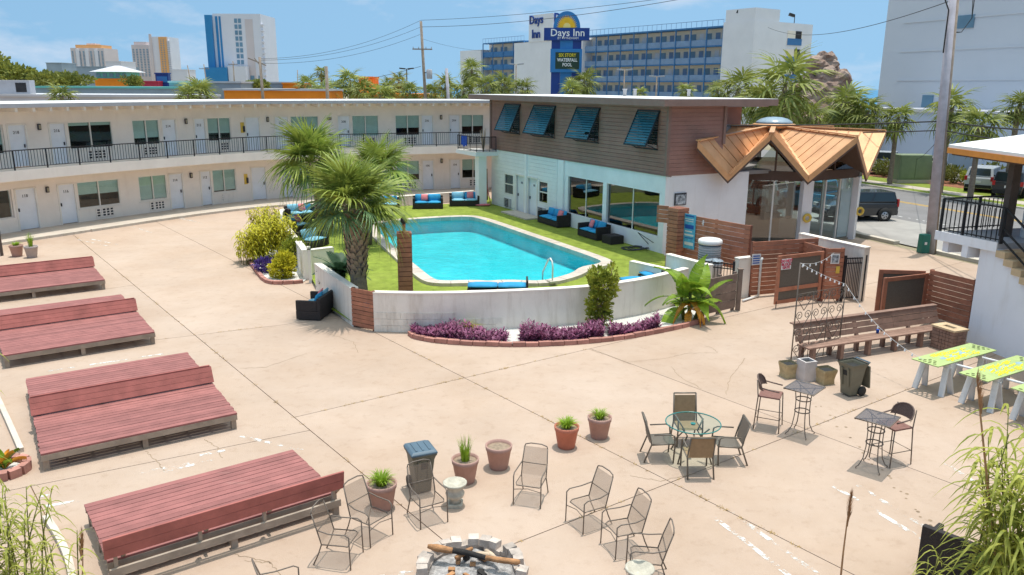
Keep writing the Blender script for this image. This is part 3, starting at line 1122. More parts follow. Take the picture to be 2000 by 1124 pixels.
# lapped white boards on the far part
zb = .25
xs = annx(1088, 1.5)
bl = 0
while zb < Z1 - .1:
 cur = xs
 for x0, x1, z0, z1 in [o for o in ops if o[0] > xs - .1]:
  if z0 < zb + .1 < z1 + .08:
   piece('siding_board', 'white_siding', ((cur + x0) / 2, sgn * .012, zb + .1), (x0 - cur - .02, .02, .19), 0, ann, rx=-.04 * sgn)
   cur = x1
 piece('siding_board', 'white_siding', ((cur + LEN) / 2, sgn * .012, zb + .1), (LEN - cur, .02, .19), 0, ann, rx=-.04 * sgn)
 zb += .2
# end wall, back, floor
lb(-.0, .2, -.2, -4.6, 0, Z1).build('end_wall', 'end_stucco', ann)
lb(.2, LEN, -4.4, -4.6, 0, Z1).build('back_wall', 'end_stucco', ann)
lb(.2, LEN, -.2, -4.4, .02, .1).build('floor', 'lobby_floor', ann)
lb(.2, LEN + .3, -.2, -9, Z1 - .15, Z1 + .02).build('lower_roof', 'grey_roof', ann)
lb(win1 + .1, win1 + .25, -.2, -4.4, .1, Z1 - .16).build('partition', 'room_dark', ann)
# big picture windows
wf = MB()
wm = annx(1181, 1.7)
for x in (win0 + .05, win1 - .05):
 wf.bx(x - .05, x + .05, -.1, .1, wz0, wz1)
wf.bx(wm - .16, wm + .16, -.12, .12, wz0, wz1)
wf.bx(win0, win1, -.1, .1, wz1 - .06, wz1)
wf.bx(win0, win1, -.1, .1, wz0, wz0 + .06)
pw = wf.build('picture_window', 'white_siding', ann, loc=(0, -.1 * sgn, 0))
for a, b in ((win0 + .1, wm - .16), (wm + .16, win1 - .1)):
 m = (a + b) / 2
 for c0, c1 in ((a, m), (m, b)):
  piece('pane', 'dark_glass', ((c0 + c1) / 2, 0, (wz0 + wz1) / 2), (c1 - c0 - .03, .012, wz1 - wz0 - .12), 0, pw)
 piece('mullion', 'trim_paint', (m, 0, (wz0 + wz1) / 2), (.05, .06, wz1 - wz0 - .12), 0, pw)
# two guest doors, sash windows, air conditioners, a pilaster and a step
for a, b, t in ((d1a, d1b, '102'), (d2a, d2b, '101')):
 dr = piece('door', 'door_paint', ((a + b) / 2, -.12 * sgn, 1.17), (b - a - .04, .05, 2.03), 0, ann)
 text_on(t, .16, 'dark_letter', ((a + b) / 2, -.09 * sgn, 1.8), PI if sgn > 0 else 0, ann, name='room_number')
 piece('handle', 'dark_letter', (b - .12, -.07 * sgn, 1.1), (.05, .05, .14), 0, ann)
 fr = MB()
 for x in (a, b):
  fr.bx(x - .04, x + .04, -.02, .05, .15, 2.25)
 fr.bx(a - .04, b + .04, -.025, .055, 2.2, 2.28)
 fr.build('door_frame', 'trim_paint', ann)
for a, b in ((s1a, s1b), (s2a, s2b)):
 fr = MB()
 w, h = b - a, 1.15
 for sg in (-1, 1):
  fr.box((sg * (w / 2), 0, 0), (.07, .1, h + .1))
  fr.box((0, 0, sg * (h / 2)), (w + .07, .11, .07))
 fr.box((0, 0, 0), (w, .07, .06))
 so_ = fr.build('sash_window', 'trim_paint', ann, loc=((a + b) / 2, -.03 * sgn, 1.575))
 for sg in (-1, 1):
  piece('pane', 'dark_glass', (0, 0, sg * h / 4), (w - .06, .01, h / 2 - .08), 0, so_)
 piece('blind', 'blind', (0, -.12 * sgn, h / 4), (w - .04, .02, h / 2 - .06), 0, so_)
 piece('room_back', 'room_dark', (0, -.3 * sgn, 0), (w + .3, .02, h + .3), 0, so_)
 c = (a + b) / 2 + .1
 ac = MB().box((0, 0, 0), (.85, .12, .5)).build('wall_air_conditioner', 'fascia_grey', ann, loc=(c, .02 * sgn, .5))
 g = MB()
 for k in range(6):
  g.box((-.02, 0, -.2 + k * .08), (.36, .02, .035))
 g.box((-.2 - .04, 0, 0), (.04, .02, .44))
 stuff(g.build('grille', 'room_dark', ac, loc=(.12, .065 * sgn, 0)))
x = annx(1029, 1.5)
piece('pilaster', 'white_siding', (x, .05 * sgn, Z1 / 2), (.2, .12, Z1 - .02), 0, ann)
x = annx(1097, 1.5)
piece('pilaster', 'white_siding', (x, .05 * sgn, Z1 / 2), (.5, .09, Z1 - .02), 0, ann)
x = annx(1035, .2)
piece('doorstep', 'walk_concrete', (x, .55 * sgn, .16), (3.0, 1.0, .12), 0, ann)
# upper storey of brown lapped boards: each board a piece
zb, k = Z1, 0
while zb < Z2 - .02:
 h = min(.172, Z2 - zb)
 piece('siding_board', 'brown_siding', (LEN / 2 + .15, .015 * sgn, zb + h / 2), (LEN + .3, .03, h - .008), 0, ann, rx=-.09 * sgn)
 piece('siding_board', 'brown_siding', (-.015, -DP / 2 * sgn, zb + h / 2), (.03, DP, h - .008), 0, ann, ry=-.0)
 zb += .172
lb(.0, LEN + .3, -.02, -DP + .02, Z1 + .021, Z2).build('upper_wall', 'brown_siding', ann)
for xx, yy in ((-.02, .02), (-.02, -DP), (LEN + .3, .02)):
 zl = 4.7 if yy < -1 else Z1
 piece('corner_board', 'brown_fascia', (xx, yy * sgn, (zl + Z2) / 2), (.14, .14, Z2 - zl), 0, ann)
piece('skirt_board', 'brown_fascia', (LEN / 2, .03 * sgn, Z1 + .02), (LEN + .7, .07, .05), 0, ann)
# roofs
lb(-.75, LEN + 1.6, .85, -5.2, Z2 + .04, Z2 + .27).build('roof', 'annex_roof', ann)
rf = MB()
for a in ((-.79, -.752, .89, -5.2), (-.752, LEN + 1.64, .852, .89)):
 rf.bx(a[0], a[1], min(sgn * a[2], sgn * a[3]), max(sgn * a[2], sgn * a[3]), Z2 - .02, Z2 + .25)
rf.build('fascia', 'brown_fascia', ann)
lb(-.75, LEN + 1.6, .85, -5.2, Z2 + .005, Z2 + .038).build('soffit', 'brown_fascia', ann)
lb(4.2, LEN, -5.21, -9.6, Z2 - .05, Z2 + .18).build('rear_roof', 'annex_roof', ann)
lb(4.16, 4.199, -5.21, -9.6, Z2 - .2, Z2 + .16).build('rear_fascia', 'brown_fascia', ann)
lb(5.0, LEN, -DP, -8.6, Z1 + .03, Z2 - .06).build('rear_wall', 'brown_siding', ann)
lb(4.96, 4.999, -3.2, -8.0, Z2 - 1.6, Z2 - 1.1).build('clerestory', 'sheet_metal', ann)
for px, py in ((1220, 188), (1240, 187), (1345, 188)):
 p = G(px, py, Z2 + .27)
 v = MB().lathe([(.09, 0), (.09, .3), (.13, .31), (.13, .37)], 10).build('roof_vent', 'fascia_grey', ann, world=True)
 v.location = (p.x, p.y, p.z)
# four blue louvred shutters hinged at the top
for i, (pxa, pxb) in enumerate(((984, 1018), (1044, 1087), (1128, 1174), (1247, 1291))):
 xa, xb = annx(pxb, 6.0), annx(pxa, 6.0)
 w = xb - xa
 if i == 0:
  w = 1.9
 lbl = ('blue louvred shutter at the far end, over the balcony corner', 'second blue louvred shutter, next to the far one on the brown wall', 'third blue louvred shutter, with a broken slat, above the doors side', 'blue louvred shutter nearest the brown building corner')[i]
 zt, drop, out = 6.08, 1.42, .66
 base = A0 + U * (xa + w / 2) + N * .05
 sh = thing('window_shutter', (base.x, base.y, zt), lbl, 'shutter', 'louvred shutters on the brown wall', rz=yawU)
 fr = MB()
 top, botm = Vector((0, 0, 0)), Vector((0, sgn * out, -drop))
 ln = (botm - top).length
 tilt = math.atan2(drop, out)
 dirv = (botm - top).normalized()
 for sx in (-1, 1):
  fr.bar(Vector((sx * (w / 2 - .03), 0, 0)), Vector((sx * (w / 2 - .03), botm.y, botm.z)), .06, .05)
 fr.bar((-w / 2, 0, 0), (w / 2, 0, 0), .06, .06)
 fr.bar((-w / 2, botm.y, botm.z), (w / 2, botm.y, botm.z), .05, .05)
 fr.build('frame', 'shutter_frame', sh)
 ns = 13
 for k in range(ns):
  c = top + dirv * (ln * (k + .7) / (ns + .4))
  if i == 2 and k == 10:
   piece('slat', 'shutter_blue', c + Vector((.2, 0, -.02)), (w - .5, .105, .014), 0, sh, rx=-sgn * (tilt - .5), ry=.05)
   continue
  piece('slat', 'shutter_blue', c, (w - .1, .105, .014), 0, sh, rx=-sgn * (tilt - .42))
 arms = MB()
 for sx in (-1, 1):
  arms.bar((sx * (w / 2 - .05), 0, -drop * 1.12), (sx * (w / 2 - .05), botm.y * .9, botm.z * .95), .035, .035)
 arms.bar((-w / 2 + .05, .0, -drop * 1.12), (w / 2 - .05, .0, -drop * 1.12), .04, .04)
 arms.build('prop_arm', 'shutter_frame', sh)
 piece('window_pane', 'dark_glass', (0, .015 * sgn, -drop * .55), (w - .15, .02, drop * 1.05), 0, sh)
# picture of a swimmer on the end wall above the timber screen
p = A0 + U * .0 - N * 1.0
post = thing('wall_poster', (p.x, p.y, 2.1), 'small framed blue and white poster on the white end wall', 'poster', rz=yawU - PI / 2 if sgn > 0 else yawU + PI / 2)
M('poster_blue', (.10, .16, .30), .5, .9, 8, col2=(.65, .70, .75))
c = A0 - N * .8 - U * .035
post.location = (c.x, c.y, 2.45)
piece('frame', 'dark_letter', (0, 0, 0), (.62, .03, .52), 0, post)
piece('print', 'poster_blue', (0, -.02, -.02), (.54, .012, .42), 0, post)
# balcony corner with column at the far end
cb = A0 + U * (LEN - .1) + N * .9
corner = thing('balcony_corner', (cb.x, cb.y, 0), 'pale green concrete column and slab carrying the balcony corner beside the annex', 'column', rz=yawU)
piece('column', 'white_siding', (.0, 0, 1.6), (.55, .5, 3.0), 0, corner)
MB().bx(-.5, 2.4, -.95, .55, 3.1, 3.3).build('slab', 'white_siding', corner)
MB().bx(-.5, 2.4, -.95, .55, 3.301, 3.34).build('edge', 'trim_paint', corner)
cr = thing('corner_rail', (cb.x, cb.y, 3.34), 'black iron rail on the balcony corner with towels, next to the first shutter', 'railing', rz=yawU)
ra = MB()
for a, b in (((-.4, .45 * sgn), (2.3, .45 * sgn)), ((-.4, .45 * sgn), (-.4, -.8 * sgn))):
 ra.bar((*a, .85), (*b, .85), .045)
 ra.bar((*a, .1), (*b, .1), .03)
 for k in range(19):
  t = k / 18
  x, y = a[0] + (b[0] - a[0]) * t, a[1] + (b[1] - a[1]) * t
  ra.bar((x, y, 0), (x, y, .85), .035 if k % 6 == 0 else .018)
stuff(ra.build('bars', 'black_iron', cr))
M('towel_blue', (.02, .08, .42), .9, .2, 6)
M('driftwood', (.55, .42, .30), .9, .2, 8)
tw = MB()
for k in range(9):
 x0 = .9 + k * .09
 y = sgn * (.49 + .02 * math.sin(k * 1.7))
 tw.quad((x0, y, .25 + .06 * math.sin(k)), (x0 + .09, sgn * (.49 + .02 * math.sin((k + 1) * 1.7)), .25 + .06 * math.sin(k + 1)), (x0 + .09, sgn * .47, .88), (x0, sgn * .47, .88))
o = tw.build('towel', 'towel_blue', None, loc=(cb.x, cb.y, 3.34))
o.rotation_euler = (0, 0, yawU)
tag(o, 'blue towel hanging over the black corner rail', 'towel')
dw = MB()
for k in range(7):
 a = random.uniform(-.25, .25)
 dw.tube([(0, 0, 0), (a * .5, .05 * k % .2, .6), (a, .1, 1.1 + random.uniform(0, .3))], [.04, .03, .012], 5)
o = dw.build('driftwood_bundle', 'driftwood', None, loc=(cb.x + U.x * .3 + .3, cb.y + U.y * .3 - .2, 3.34))
tag(o, 'bundle of pale driftwood sticks standing in the balcony corner', 'driftwood')
# carved wooden sign and paddle leaning in the recess under the balcony corner
cs = A0 + U * (LEN + .5) + N * .35
o = MB().box((0, 0, .95), (.42, .07, 1.9), taper=.8).build('carved_panel', 'board_wood', None, loc=(cs.x, cs.y, .35), bev=.02)
o.rotation_euler = (.0, 0, yawU - PI / 2)
tag(o, 'tall carved wooden panel in the recess beside the green column', 'panel')
pdl = thing('paddle', (cs.x + .35, cs.y - .75, .2), 'long pink and brown paddle leaning beside the carved panel', 'paddle')
MB().tube([(0, 0, .15), (-.5, .35, 2.4)], .03, 6).build('shaft', 'surf_pink', pdl)
MB().box((-.56, .39, 2.65), (.2, .03, .55), ry=-.2).build('blade', 'board_wood', pdl, bev=.012)
o = MB().lathe([(.02, 0), (.3, .03), (.34, .08), (.3, .12), (.02, .14)], 16).build('pink_float', 'surf_pink', None, loc=(cs.x - .25, cs.y - 1.0, TZ))
o.scale = (1.9, .7, 1)
tag(o, 'flat pink pool float lying at the foot of the recess', 'float')
# ------------------------------------------------------------------ glazed lobby under a folded copper roof
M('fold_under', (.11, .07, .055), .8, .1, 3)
M('dome_glass', (.25, .33, .40), .25, .1, 4, spec=.6)
M('sofa_tan', (.45, .36, .26), .8, .1, 5)
M('sheer_curtain', (.60, .62, .66), .9, .05, 4)
LC = Vector((12.7, 39.4, 0))
K = [Vector(p) for p in ((10.5, 36.5, 0), (13.3, 35.9, 0), (16.4, 37.9, 0), (17.0, 41.0, 0), (15.3, 43.6, 0), (12.2, 44.0, 0), (9.6, 42.4, 0), (9.0, 39.4, 0))]
TIPS = [('A', 7.65, 33.25, 4.88), ('V', 9.24, 34.15, 3.42), ('A', 11.3, 35.3, 5.10), ('V', 12.75, 34.4, 3.36), ('A', 14.7, 34.5, 5.04), ('V', 16.1, 36.3, 3.30), ('A', 18.1, 39.3, 5.05), ('V', 17.9, 41.6, 3.1),
  ('A', 17.2, 43.6, 5.05), ('V', 15.6, 44.8, 3.1), ('A', 13.6, 45.2, 5.05), ('V', 11.4, 45.0, 3.1), ('A', 9.0, 44.2, 5.05), ('V', 8.3, 41.5, 3.1)]
lob = thing('lobby_pavilion', (LC.x, LC.y, 0), 'glass-walled lobby pavilion under a zigzag copper roof', 'building')
def rin(t):
 d = (Vector((t[1], t[2], 0)) - LC).normalized()
 p = LC + d * .8
 return Vector((p.x, p.y, 5.22 if t[0] == 'A' else 5.0))
nT = len(TIPS)
for i in range(nT):
 a, b = TIPS[i], TIPS[(i + 1) % nT]
 if a[0] == 'V' and b[0] == 'A' and i == nT - 1:
  continue
 ai, bi = rin(a), rin(b)
 at, bt = Vector(a[1:]), Vector(b[1:])
 nrm = (at - ai).cross(bt - ai).normalized()
 if nrm.z < 0:
  nrm = -nrm
 ns = 8
 for k in range(ns):                    # copper sheets between the standing seams
  f0, f1 = k / ns, (k + 1) / ns
  g = .006
  p = [ai.lerp(at, f0 + g), ai.lerp(at, f1 - g), bi.lerp(bt, f1 - g), bi.lerp(bt, f0 + g)]
  mb = MB()
  mb.add([q for q in p] + [q - nrm * .05 for q in p], [(0, 1, 2, 3), (7, 6, 5, 4), (0, 4, 5, 1), (1, 5, 6, 2), (2, 6, 7, 3), (3, 7, 4, 0)])
  mb.build('roof_sheet', 'copper', lob, world=True)
 mb = MB()
 for k in range(ns + 1):
  f = k / ns
  mb.bar(ai.lerp(at, f) - nrm * .005, bi.lerp(bt, f) - nrm * .005, .022, .05, nrm)
 stuff(mb.build('standing_seam', 'copper', lob, world=True))
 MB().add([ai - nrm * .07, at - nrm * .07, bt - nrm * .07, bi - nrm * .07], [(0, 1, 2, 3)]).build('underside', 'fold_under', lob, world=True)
 out = (at + bt) / 2 - LC
 out = Vector((out.x, out.y, 0)).normalized()
 dz = Vector((0, 0, 1))
 e = MB()
 q = [at + dz * .04, bt + dz * .04, bt - dz * .26, at - dz * .26]
 e.add([v + out * .05 for v in q] + [v - out * .02 for v in q], [(0, 1, 2, 3), (7, 6, 5, 4), (0, 4, 5, 1), (1, 5, 6, 2), (2, 6, 7, 3), (3, 7, 4, 0)])
 e.build('fascia', 'copper_edge', lob, world=True)
 q = [at - dz * .262, bt - dz * .262, bt - dz * .36, at - dz * .36]
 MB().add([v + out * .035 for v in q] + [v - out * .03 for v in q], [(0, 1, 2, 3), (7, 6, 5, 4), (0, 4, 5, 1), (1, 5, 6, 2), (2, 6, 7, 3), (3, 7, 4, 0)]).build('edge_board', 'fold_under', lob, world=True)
 if a[0] == 'A':
  MB().bar(ai + dz * .05, at + dz * .05, .22, .05).build('ridge_cap', 'copper_edge', lob, world=True)
 else:
  MB().bar(ai + dz * .02, at + dz * .03, .16, .05).build('valley_trim', 'copper', lob, world=True)
MB().lathe([(.78, 0), (.95, .04), (1.0, .1), (1.0, .2), (.9, .22)], 24, (LC.x, LC.y, 5.16)).build('dome_curb', 'copper_edge', lob, world=True)
MB().lathe([(.9, 0), (.82, .12), (.62, .24), (.35, .31), (.02, .33)], 24, (LC.x, LC.y, 5.37)).build('skylight_dome', 'dome_glass', lob, world=True)
# walls: panes between columns, beam, gable glass
for i in range(8):
 a, b = K[i], K[(i + 1) % 8]
 d = (b - a).normalized()
 yaw = math.atan2(d.y, d.x)
 L = (b - a).length
 m = (a + b) / 2
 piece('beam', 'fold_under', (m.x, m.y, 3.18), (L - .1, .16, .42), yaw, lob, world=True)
 if i in (0, 1, 2, 3, 4, 5):
  w0, n = .28, 2 if i == 0 else 3
  for k in range(n):
   c = a + d * (w0 + (L - 2 * w0) * (k + .5) / n)
   piece('pane', 'dark_glass' if i == 0 else 'clear_glass', (c.x, c.y, 1.55), ((L - 2 * w0) / n - .06, .014, 2.8), yaw, lob, world=True)
  for k in range(1, n):
   c = a + d * (w0 + (L - 2 * w0) * k / n)
   piece('mullion', 'trim_paint', (c.x, c.y, 1.55), (.07, .1, 2.86), yaw, lob, world=True)
 else:
  piece('back_wall', 'end_stucco', (m.x, m.y, 1.5), (L, .18, 2.95), yaw, lob, world=True)
 tip = TIPS[(2 + 2 * i) % nT] if i < 6 else None
 if i < 4:
  up = Vector((m.x, m.y, 4.75))
  lo0, lo1 = a + d * .35, b - d * .35
  MB().add([(lo0.x, lo0.y, 3.4), (lo1.x, lo1.y, 3.4), tuple(up)], [(0, 1, 2)]).build('gable_pane', 'dark_glass', lob, world=True)
  piece('gable_post', 'fold_under', (m.x, m.y, 4.05), (.08, .08, 1.3), yaw, lob, world=True)
for i in range(8):
 w = (.34, .5, .42, .3, .3, .3, .3, .3)[i]
 a0, a1 = K[i - 1], K[(i + 1) % 8]
 yaw = math.atan2(a1.y - a0.y, a1.x - a0.x)
 piece('column', 'sofa_tan' if i == 0 else 'end_stucco', (K[i].x, K[i].y, 1.5), (w, .3, 3.0), yaw, lob, world=True)
fl = MB().prism([(k.x, k.y) for k in K], -.02, .08).build('floor', 'lobby_floor', lob, world=True)
# door leaf with curtain on the street side, reception desk, armchair
dd = (K[2] - K[1]).normalized()
c = K[1] + dd * 2.95
piece('door', 'sheer_curtain', (c.x, c.y + .06, 1.3), (.75, .03, 2.3), math.atan2(dd.y, dd.x), lob, world=True)
for kk, t in ((1, 'yellow life ring lamp on the white lobby column'), (2, 'yellow life ring lamp at the outer lobby corner')):
 p = K[kk] + (Vector((K[kk].x, K[kk].y, 0)) - LC).normalized() * .27
 lr = thing('life_ring', (p.x, p.y, 1.35), t, 'life ring', rz=math.atan2(-1, .15))
 mb = MB()
 mb.tube([(0, .16 * math.cos(x), .16 * math.sin(x)) for x in [i * PI / 8 for i in range(16)]], .06, 8, closed=True)
 mb.build('ring', 'yellow_plaque', lr)
 mb = MB()
 mb.tube([(.02, .165 * math.cos(x), .165 * math.sin(x)) for x in [i * PI / 8 for i in range(16)]], .012, 5, closed=True)
 mb.build('rope', 'white_letter', lr)
dk = thing('reception_desk', (11.9, 38.6, .08), 'dark reception desk with printer inside the glass lobby', 'desk')
MB().bx(-1.1, 1.1, -.3, .3, 0, 1.05).build('counter', 'desk_wood', dk, bev=.02)
MB().bx(-1.15, 1.15, -.38, .38, 1.051, 1.1).build('top', 'desk_wood', dk)
MB().bx(.4, .95, -.25, .25, 1.1, 1.42).build('printer', 'trim_paint', dk, bev=.04)
ac = thing('armchair', (12.6, 40.4, .08), 'tan armchair behind the reception desk in the lobby', 'chair')
MB().bx(-.45, .45, -.4, .4, .15, .48).build('seat', 'sofa_tan', ac, bev=.05)
MB().bx(-.45, .45, .3, .5, .15, 1.05).build('backrest', 'sofa_tan', ac, bev=.06)
for sx in (-1, 1):
 MB().bx(sx * .5 - .1, sx * .5 + .1, -.4, .45, .1, .68).build('armrest', 'sofa_tan', ac, bev=.05)

# ------------------------------------------------------------------ slatted timber fences and gates by the lobby
M('fence_wood', (.40, .16, .095), .7, .22, 3, bump=.2, rnd=.14)
M('fence_dark', (.22, .09, .06), .75, .2, 3, rnd=.1)
M('screen_mesh', (.13, .11, .09), .8, .15, 25)
M('sign_white', (.72, .71, .70), .6, .05, 6)
M('sign_red', (.55, .02, .08), .6, 0, 1)
M('sign_blue', (.02, .10, .42), .6, 0, 1)
M('sign_cyan', (.10, .42, .62), .6, .25, 9)
def slat_fence(name, a, b, z0, z1, label, cat='fence', pitch=.155, th=.04, posts=True, group=None, mat='fence_wood', slope=0.0):
 a, b = Vector(a), Vector(b)
 d = b - a
 L = Vector((d.x, d.y, 0)).length
 yaw = math.atan2(d.y, d.x)
 t = thing(name, (a.x, a.y, 0), label, cat, group, rz=yaw)
 n = int((z1 - z0) / pitch)
 p = (z1 - z0) / n
 for k in range(n):
  piece('slat', mat, (L / 2, random.uniform(-.002, .002), z0 + (k + .5) * p), (L, th, p - .018), 0, t, rx=random.uniform(-.02, .02))
 if posts:
  for x in [.03 + (L - .06) * i / max(1, round(L / 1.6)) for i in range(max(1, round(L / 1.6)) + 1)]:
   piece('post', 'fence_dark', (x, .06, z1 / 2), (.09, .08, z1), 0, t)
 return t
pa, pb = G(1330, 405, 2.5), G(1466, 441, 2.25)
fa = slat_fence('timber_fence', pa + Vector((.1, -.1, 0)), pb, .55, 2.25, 'slatted red-brown fence with rules board beside the white end wall')
# square clad pillar at its far end
def clad_pillar(c, w, z0, z1, label, yaw=0.0, group=None, pitch=.155, name='timber_pillar'):
 t = thing(name, (c[0], c[1], z0), label, 'pillar', group, rz=yaw)
 piece('core', 'fence_dark', (0, 0, (z1 - z0) / 2), (w - .07, w - .07, z1 - z0 - .02), 0, t)
 n = int((z1 - z0) / pitch)
 p = (z1 - z0) / n
 for k in range(n):
  z = (k + .5) * p
  for sx in (-1, 1):
   piece('cladding_board', 'fence_wood', (sx * (w / 2 - .015), 0, z), (.028, w, p - .02), 0, t)
   piece('cladding_board', 'fence_wood', (0, sx * (w / 2 - .014), z), (w - .062, .028, p - .02), 0, t)
 return t
clad_pillar((pa.x - .1, pa.y - .05), .58, .15, 2.5, 'square red-brown timber pillar at the corner of the annex end wall', yaw=-1.0, group='timber pillars')
q = pa + Vector((-.5, .5, 0))
slat_fence('timber_fence', (q.x - .25, q.y + .45, 0), (q.x + .15, q.y + .15, 0), 1.75, 2.45, 'short high slatted panel between the annex window and the timber pillar', posts=False)
# rules board on the fence
yawA = ang(pa, pb)
fd = (pb - pa).normalized()
c = pa + fd * .55 + Vector((fd.y, -fd.x, 0)) * .045
rb = thing('rules_board', (c.x, c.y, 1.0), 'tall blue pool rules board with white print on the timber fence', 'sign', rz=yawA)
piece('panel', 'sign_cyan', (0, 0, .62), (.58, .02, 1.35), 0, rb)
for k, (w, h, z) in enumerate(((.44, .05, 1.22), (.46, .03, 1.10), (.40, .03, 1.02), (.44, .16, .80), (.36, .05, .62), (.46, .07, .48), (.42, .03, .36), (.44, .12, .14))):
 piece('print_line', 'sign_white' if k % 3 else 'sign_blue', (random.uniform(-.03, .03), -.0125, z), (w, .006, h), 0, rb)
text_on('POOL', .15, 'sign_blue', (0, -.017, .80), 0, rb, name='lettering')
for hx in (1.05, 1.75):
 c = pa + fd * (hx + .6)
hk = pa + fd * 1.2 + Vector((fd.y, -fd.x, 0)) * .03
oo = MB().bar((0, 0, 0), (0, 0, .2), .05, .02).bar((-.05, 0, .08), (.05, 0, .12), .04, .02).build('fence_hook', 'sign_white', None, loc=(hk.x, hk.y, 1.95))
tag(oo, 'small white hook ornament on the slatted fence above the condenser', 'hook')
# fence B, slatted panels of the bin enclosure
f0, f1 = G(1463, 581), Vector((10.75, 27.45, 0))
fb = slat_fence('timber_fence', f0, f1, .06, 1.95, 'slatted red-brown fence with white downpipe, behind the swing gate')
mb = MB().tube([(.32, -.07, .06), (.32, -.07, 1.3), (.36, -.07, 1.4)], .04, 8)
mb.tube([(.30, -.09, .05), (-.6, -.5, .05)], .04, 8)
mb.build('downpipe', 'sign_white', fb)
sg = thing('notice_sign', (f0.x + .12, f0.y - .06, 1.35), 'small white and blue notice at the near fence post', 'sign', rz=ang(f0, f1))
piece('panel', 'sign_white', (0, 0, 0), (.34, .015, .38), 0, sg)
for k in range(4):
 piece('print_line', 'sign_blue', (0, -.01, .12 - .08 * k), (.27, .004, .04), 0, sg)
e0, e1 = Vector((10.5, 26.05, 0)), Vector((11.15, 26.12, 0))
fc = slat_fence('timber_fence', e0, e1, .08, 1.85, 'narrow slatted panel with notices right of the swing gate', posts=True)
slat_fence('timber_fence', (10.52, 26.15, 0), (10.15, 27.35, 0), .08, 1.85, 'side panel of the bin enclosure, seen over its top edge')
sg = thing('notice_sign', (10.82, 26.03, 1.5), 'small square white notice with dark picture on the narrow panel', 'sign', rz=.1)
piece('panel', 'sign_white', (0, 0, 0), (.30, .015, .34), 0, sg)
piece('picture', 'poster_blue', (0, -.01, 0), (.22, .006, .26), 0, sg)
sg = thing('notice_sign', (10.95, 26.04, 1.12), 'small yellow tag below the square notice on the narrow panel', 'sign', rz=.1)
piece('panel', 'yellow_plaque', (0, 0, 0), (.13, .012, .24), 0, sg)
# swing gate with mesh screens and a red notice
g0, g1 = G(1511, 603), G(1599, 590)
yg = ang(g0, g1)
Lg = (g1 - g0).length
gt = thing('swing_gate', (g0.x, g0.y, .14), 'red-brown framed gate with dark mesh screens and a red notice', 'gate', rz=yg)
gh = 1.62
for x in (.06, Lg - .06):
 piece('stile', 'fence_wood', (x, 0, gh / 2), (.12, .06, gh), 0, gt)
for z, h in ((.06, .12), (.48, .13), (gh - .06, .12)):
 piece('rail', 'fence_wood', (Lg / 2, .002, z), (Lg - .24, .055, h), 0, gt)
for z0, z1 in ((.12, .415), (.545, gh - .12)):
 piece('screen', 'screen_mesh', (Lg / 2, .01, (z0 + z1) / 2), (Lg - .24, .012, z1 - z0), 0, gt)
piece('drop_bolt', 'black_iron', (.05, -.04, -.05), (.02, .02, .3), 0, gt)
nb = thing('notice_sign', (g0.x + .36 * math.cos(yg), g0.y + .36 * math.sin(yg) - .035, 1.47), 'white notice with red capital letters on the mesh gate', 'sign', rz=yg)
piece('panel', 'sign_white', (0, 0, 0), (.42, .012, .36), 0, nb)
for k, s in enumerate(('DO NOT', 'BLOCK', 'GATE')):
 text_on(s, .125, 'sign_red', (0, -.011, .105 - .108 * k), 0, nb, name='lettering', bold=.003)
# concrete wall and iron gate at the drive
w0, w1 = Vector((12.05, 26.25, 0)), Vector((10.75, 28.9, 0))
cw = thing('concrete_wall', w0, 'grey rendered wall between the lobby and the narrow iron gate', 'wall')
MB().strip([(w0.x, w0.y), (w1.x, w1.y)], -.24 if False else .24, -.02, 1.84).build('wall', 'wall_stucco', cw, world=True)
MB().strip([(w0.x + .02, w0.y - .02), (w1.x + .02, w1.y)], .28, 1.842, 1.88).build('cap', 'wall_cap', cw, world=True)
def iron_gate(a, b, h, label, n=11, z0=.08, name='iron_gate'):
 a, b = Vector(a), Vector(b)
 yaw = math.atan2(b.y - a.y, b.x - a.x)
 L = (b - a).length
 t = thing(name, a, label, 'gate', rz=yaw)
 for x in (0, L):
  piece('post', 'black_iron', (x, 0, (h + .05) / 2), (.07, .07, h + .05), 0, t)
 for z in (z0 + .06, h - .22, h - .05):
  piece('rail', 'black_iron', (L / 2, 0, z), (L - .07, .035, .035), 0, t)
 for k in range(n):
  piece('bar', 'black_iron', (L * (k + 1) / (n + 1), 0, (h + z0) / 2), (.02, .02, h - z0 - .04), 0, t)
 return t
iron_gate((11.2, 26.1, 0), (11.93, 26.22, 0), 1.55, 'narrow black iron gate between timber panel and grey wall')
# pool gate: iron gate, stub walls and grey-brown slat gate
v0, v1 = Vector((7.05, 26.9, 0)), Vector((7.75, 26.45, 0))
iron_gate((6.55, 26.7, 0), (7.5, 26.2, 0), 1.3, 'black iron pool gate behind the banana plant', 9)
sw = thing('concrete_wall', (7.95, 26.6, 0), 'stub of pale concrete wall beside the white downpipe', 'wall')
MB().box((7.95, 26.62, .68), (.62, .2, 1.4), rz=.45).build('wall', 'wall_stucco', sw, world=True)
MB().box((7.95, 26.62, 1.4), (.66, .24, .04), rz=.45).build('cap', 'wall_cap', sw, world=True)
sw = thing('concrete_wall', (5.6, 28.2, 0), 'pale low wall running from the timber pillar towards the iron pool gate', 'wall')
a, b = G(1301, 496, 1.2), G(1384, 518, 1.2)
MB().strip([(a.x, a.y), (b.x, b.y)], .2, 0, 1.16).build('wall', 'wall_stucco', sw, world=True)
MB().strip([(a.x - .02, a.y - .02), (b.x, b.y - .02)], .24, 1.162, 1.2).build('cap', 'wall_cap', sw, world=True)
M('grey_wood', (.22, .16, .13), .85, .2, 4, rnd=.12)
ga, gb = G(1372, 622), G(1434, 607)
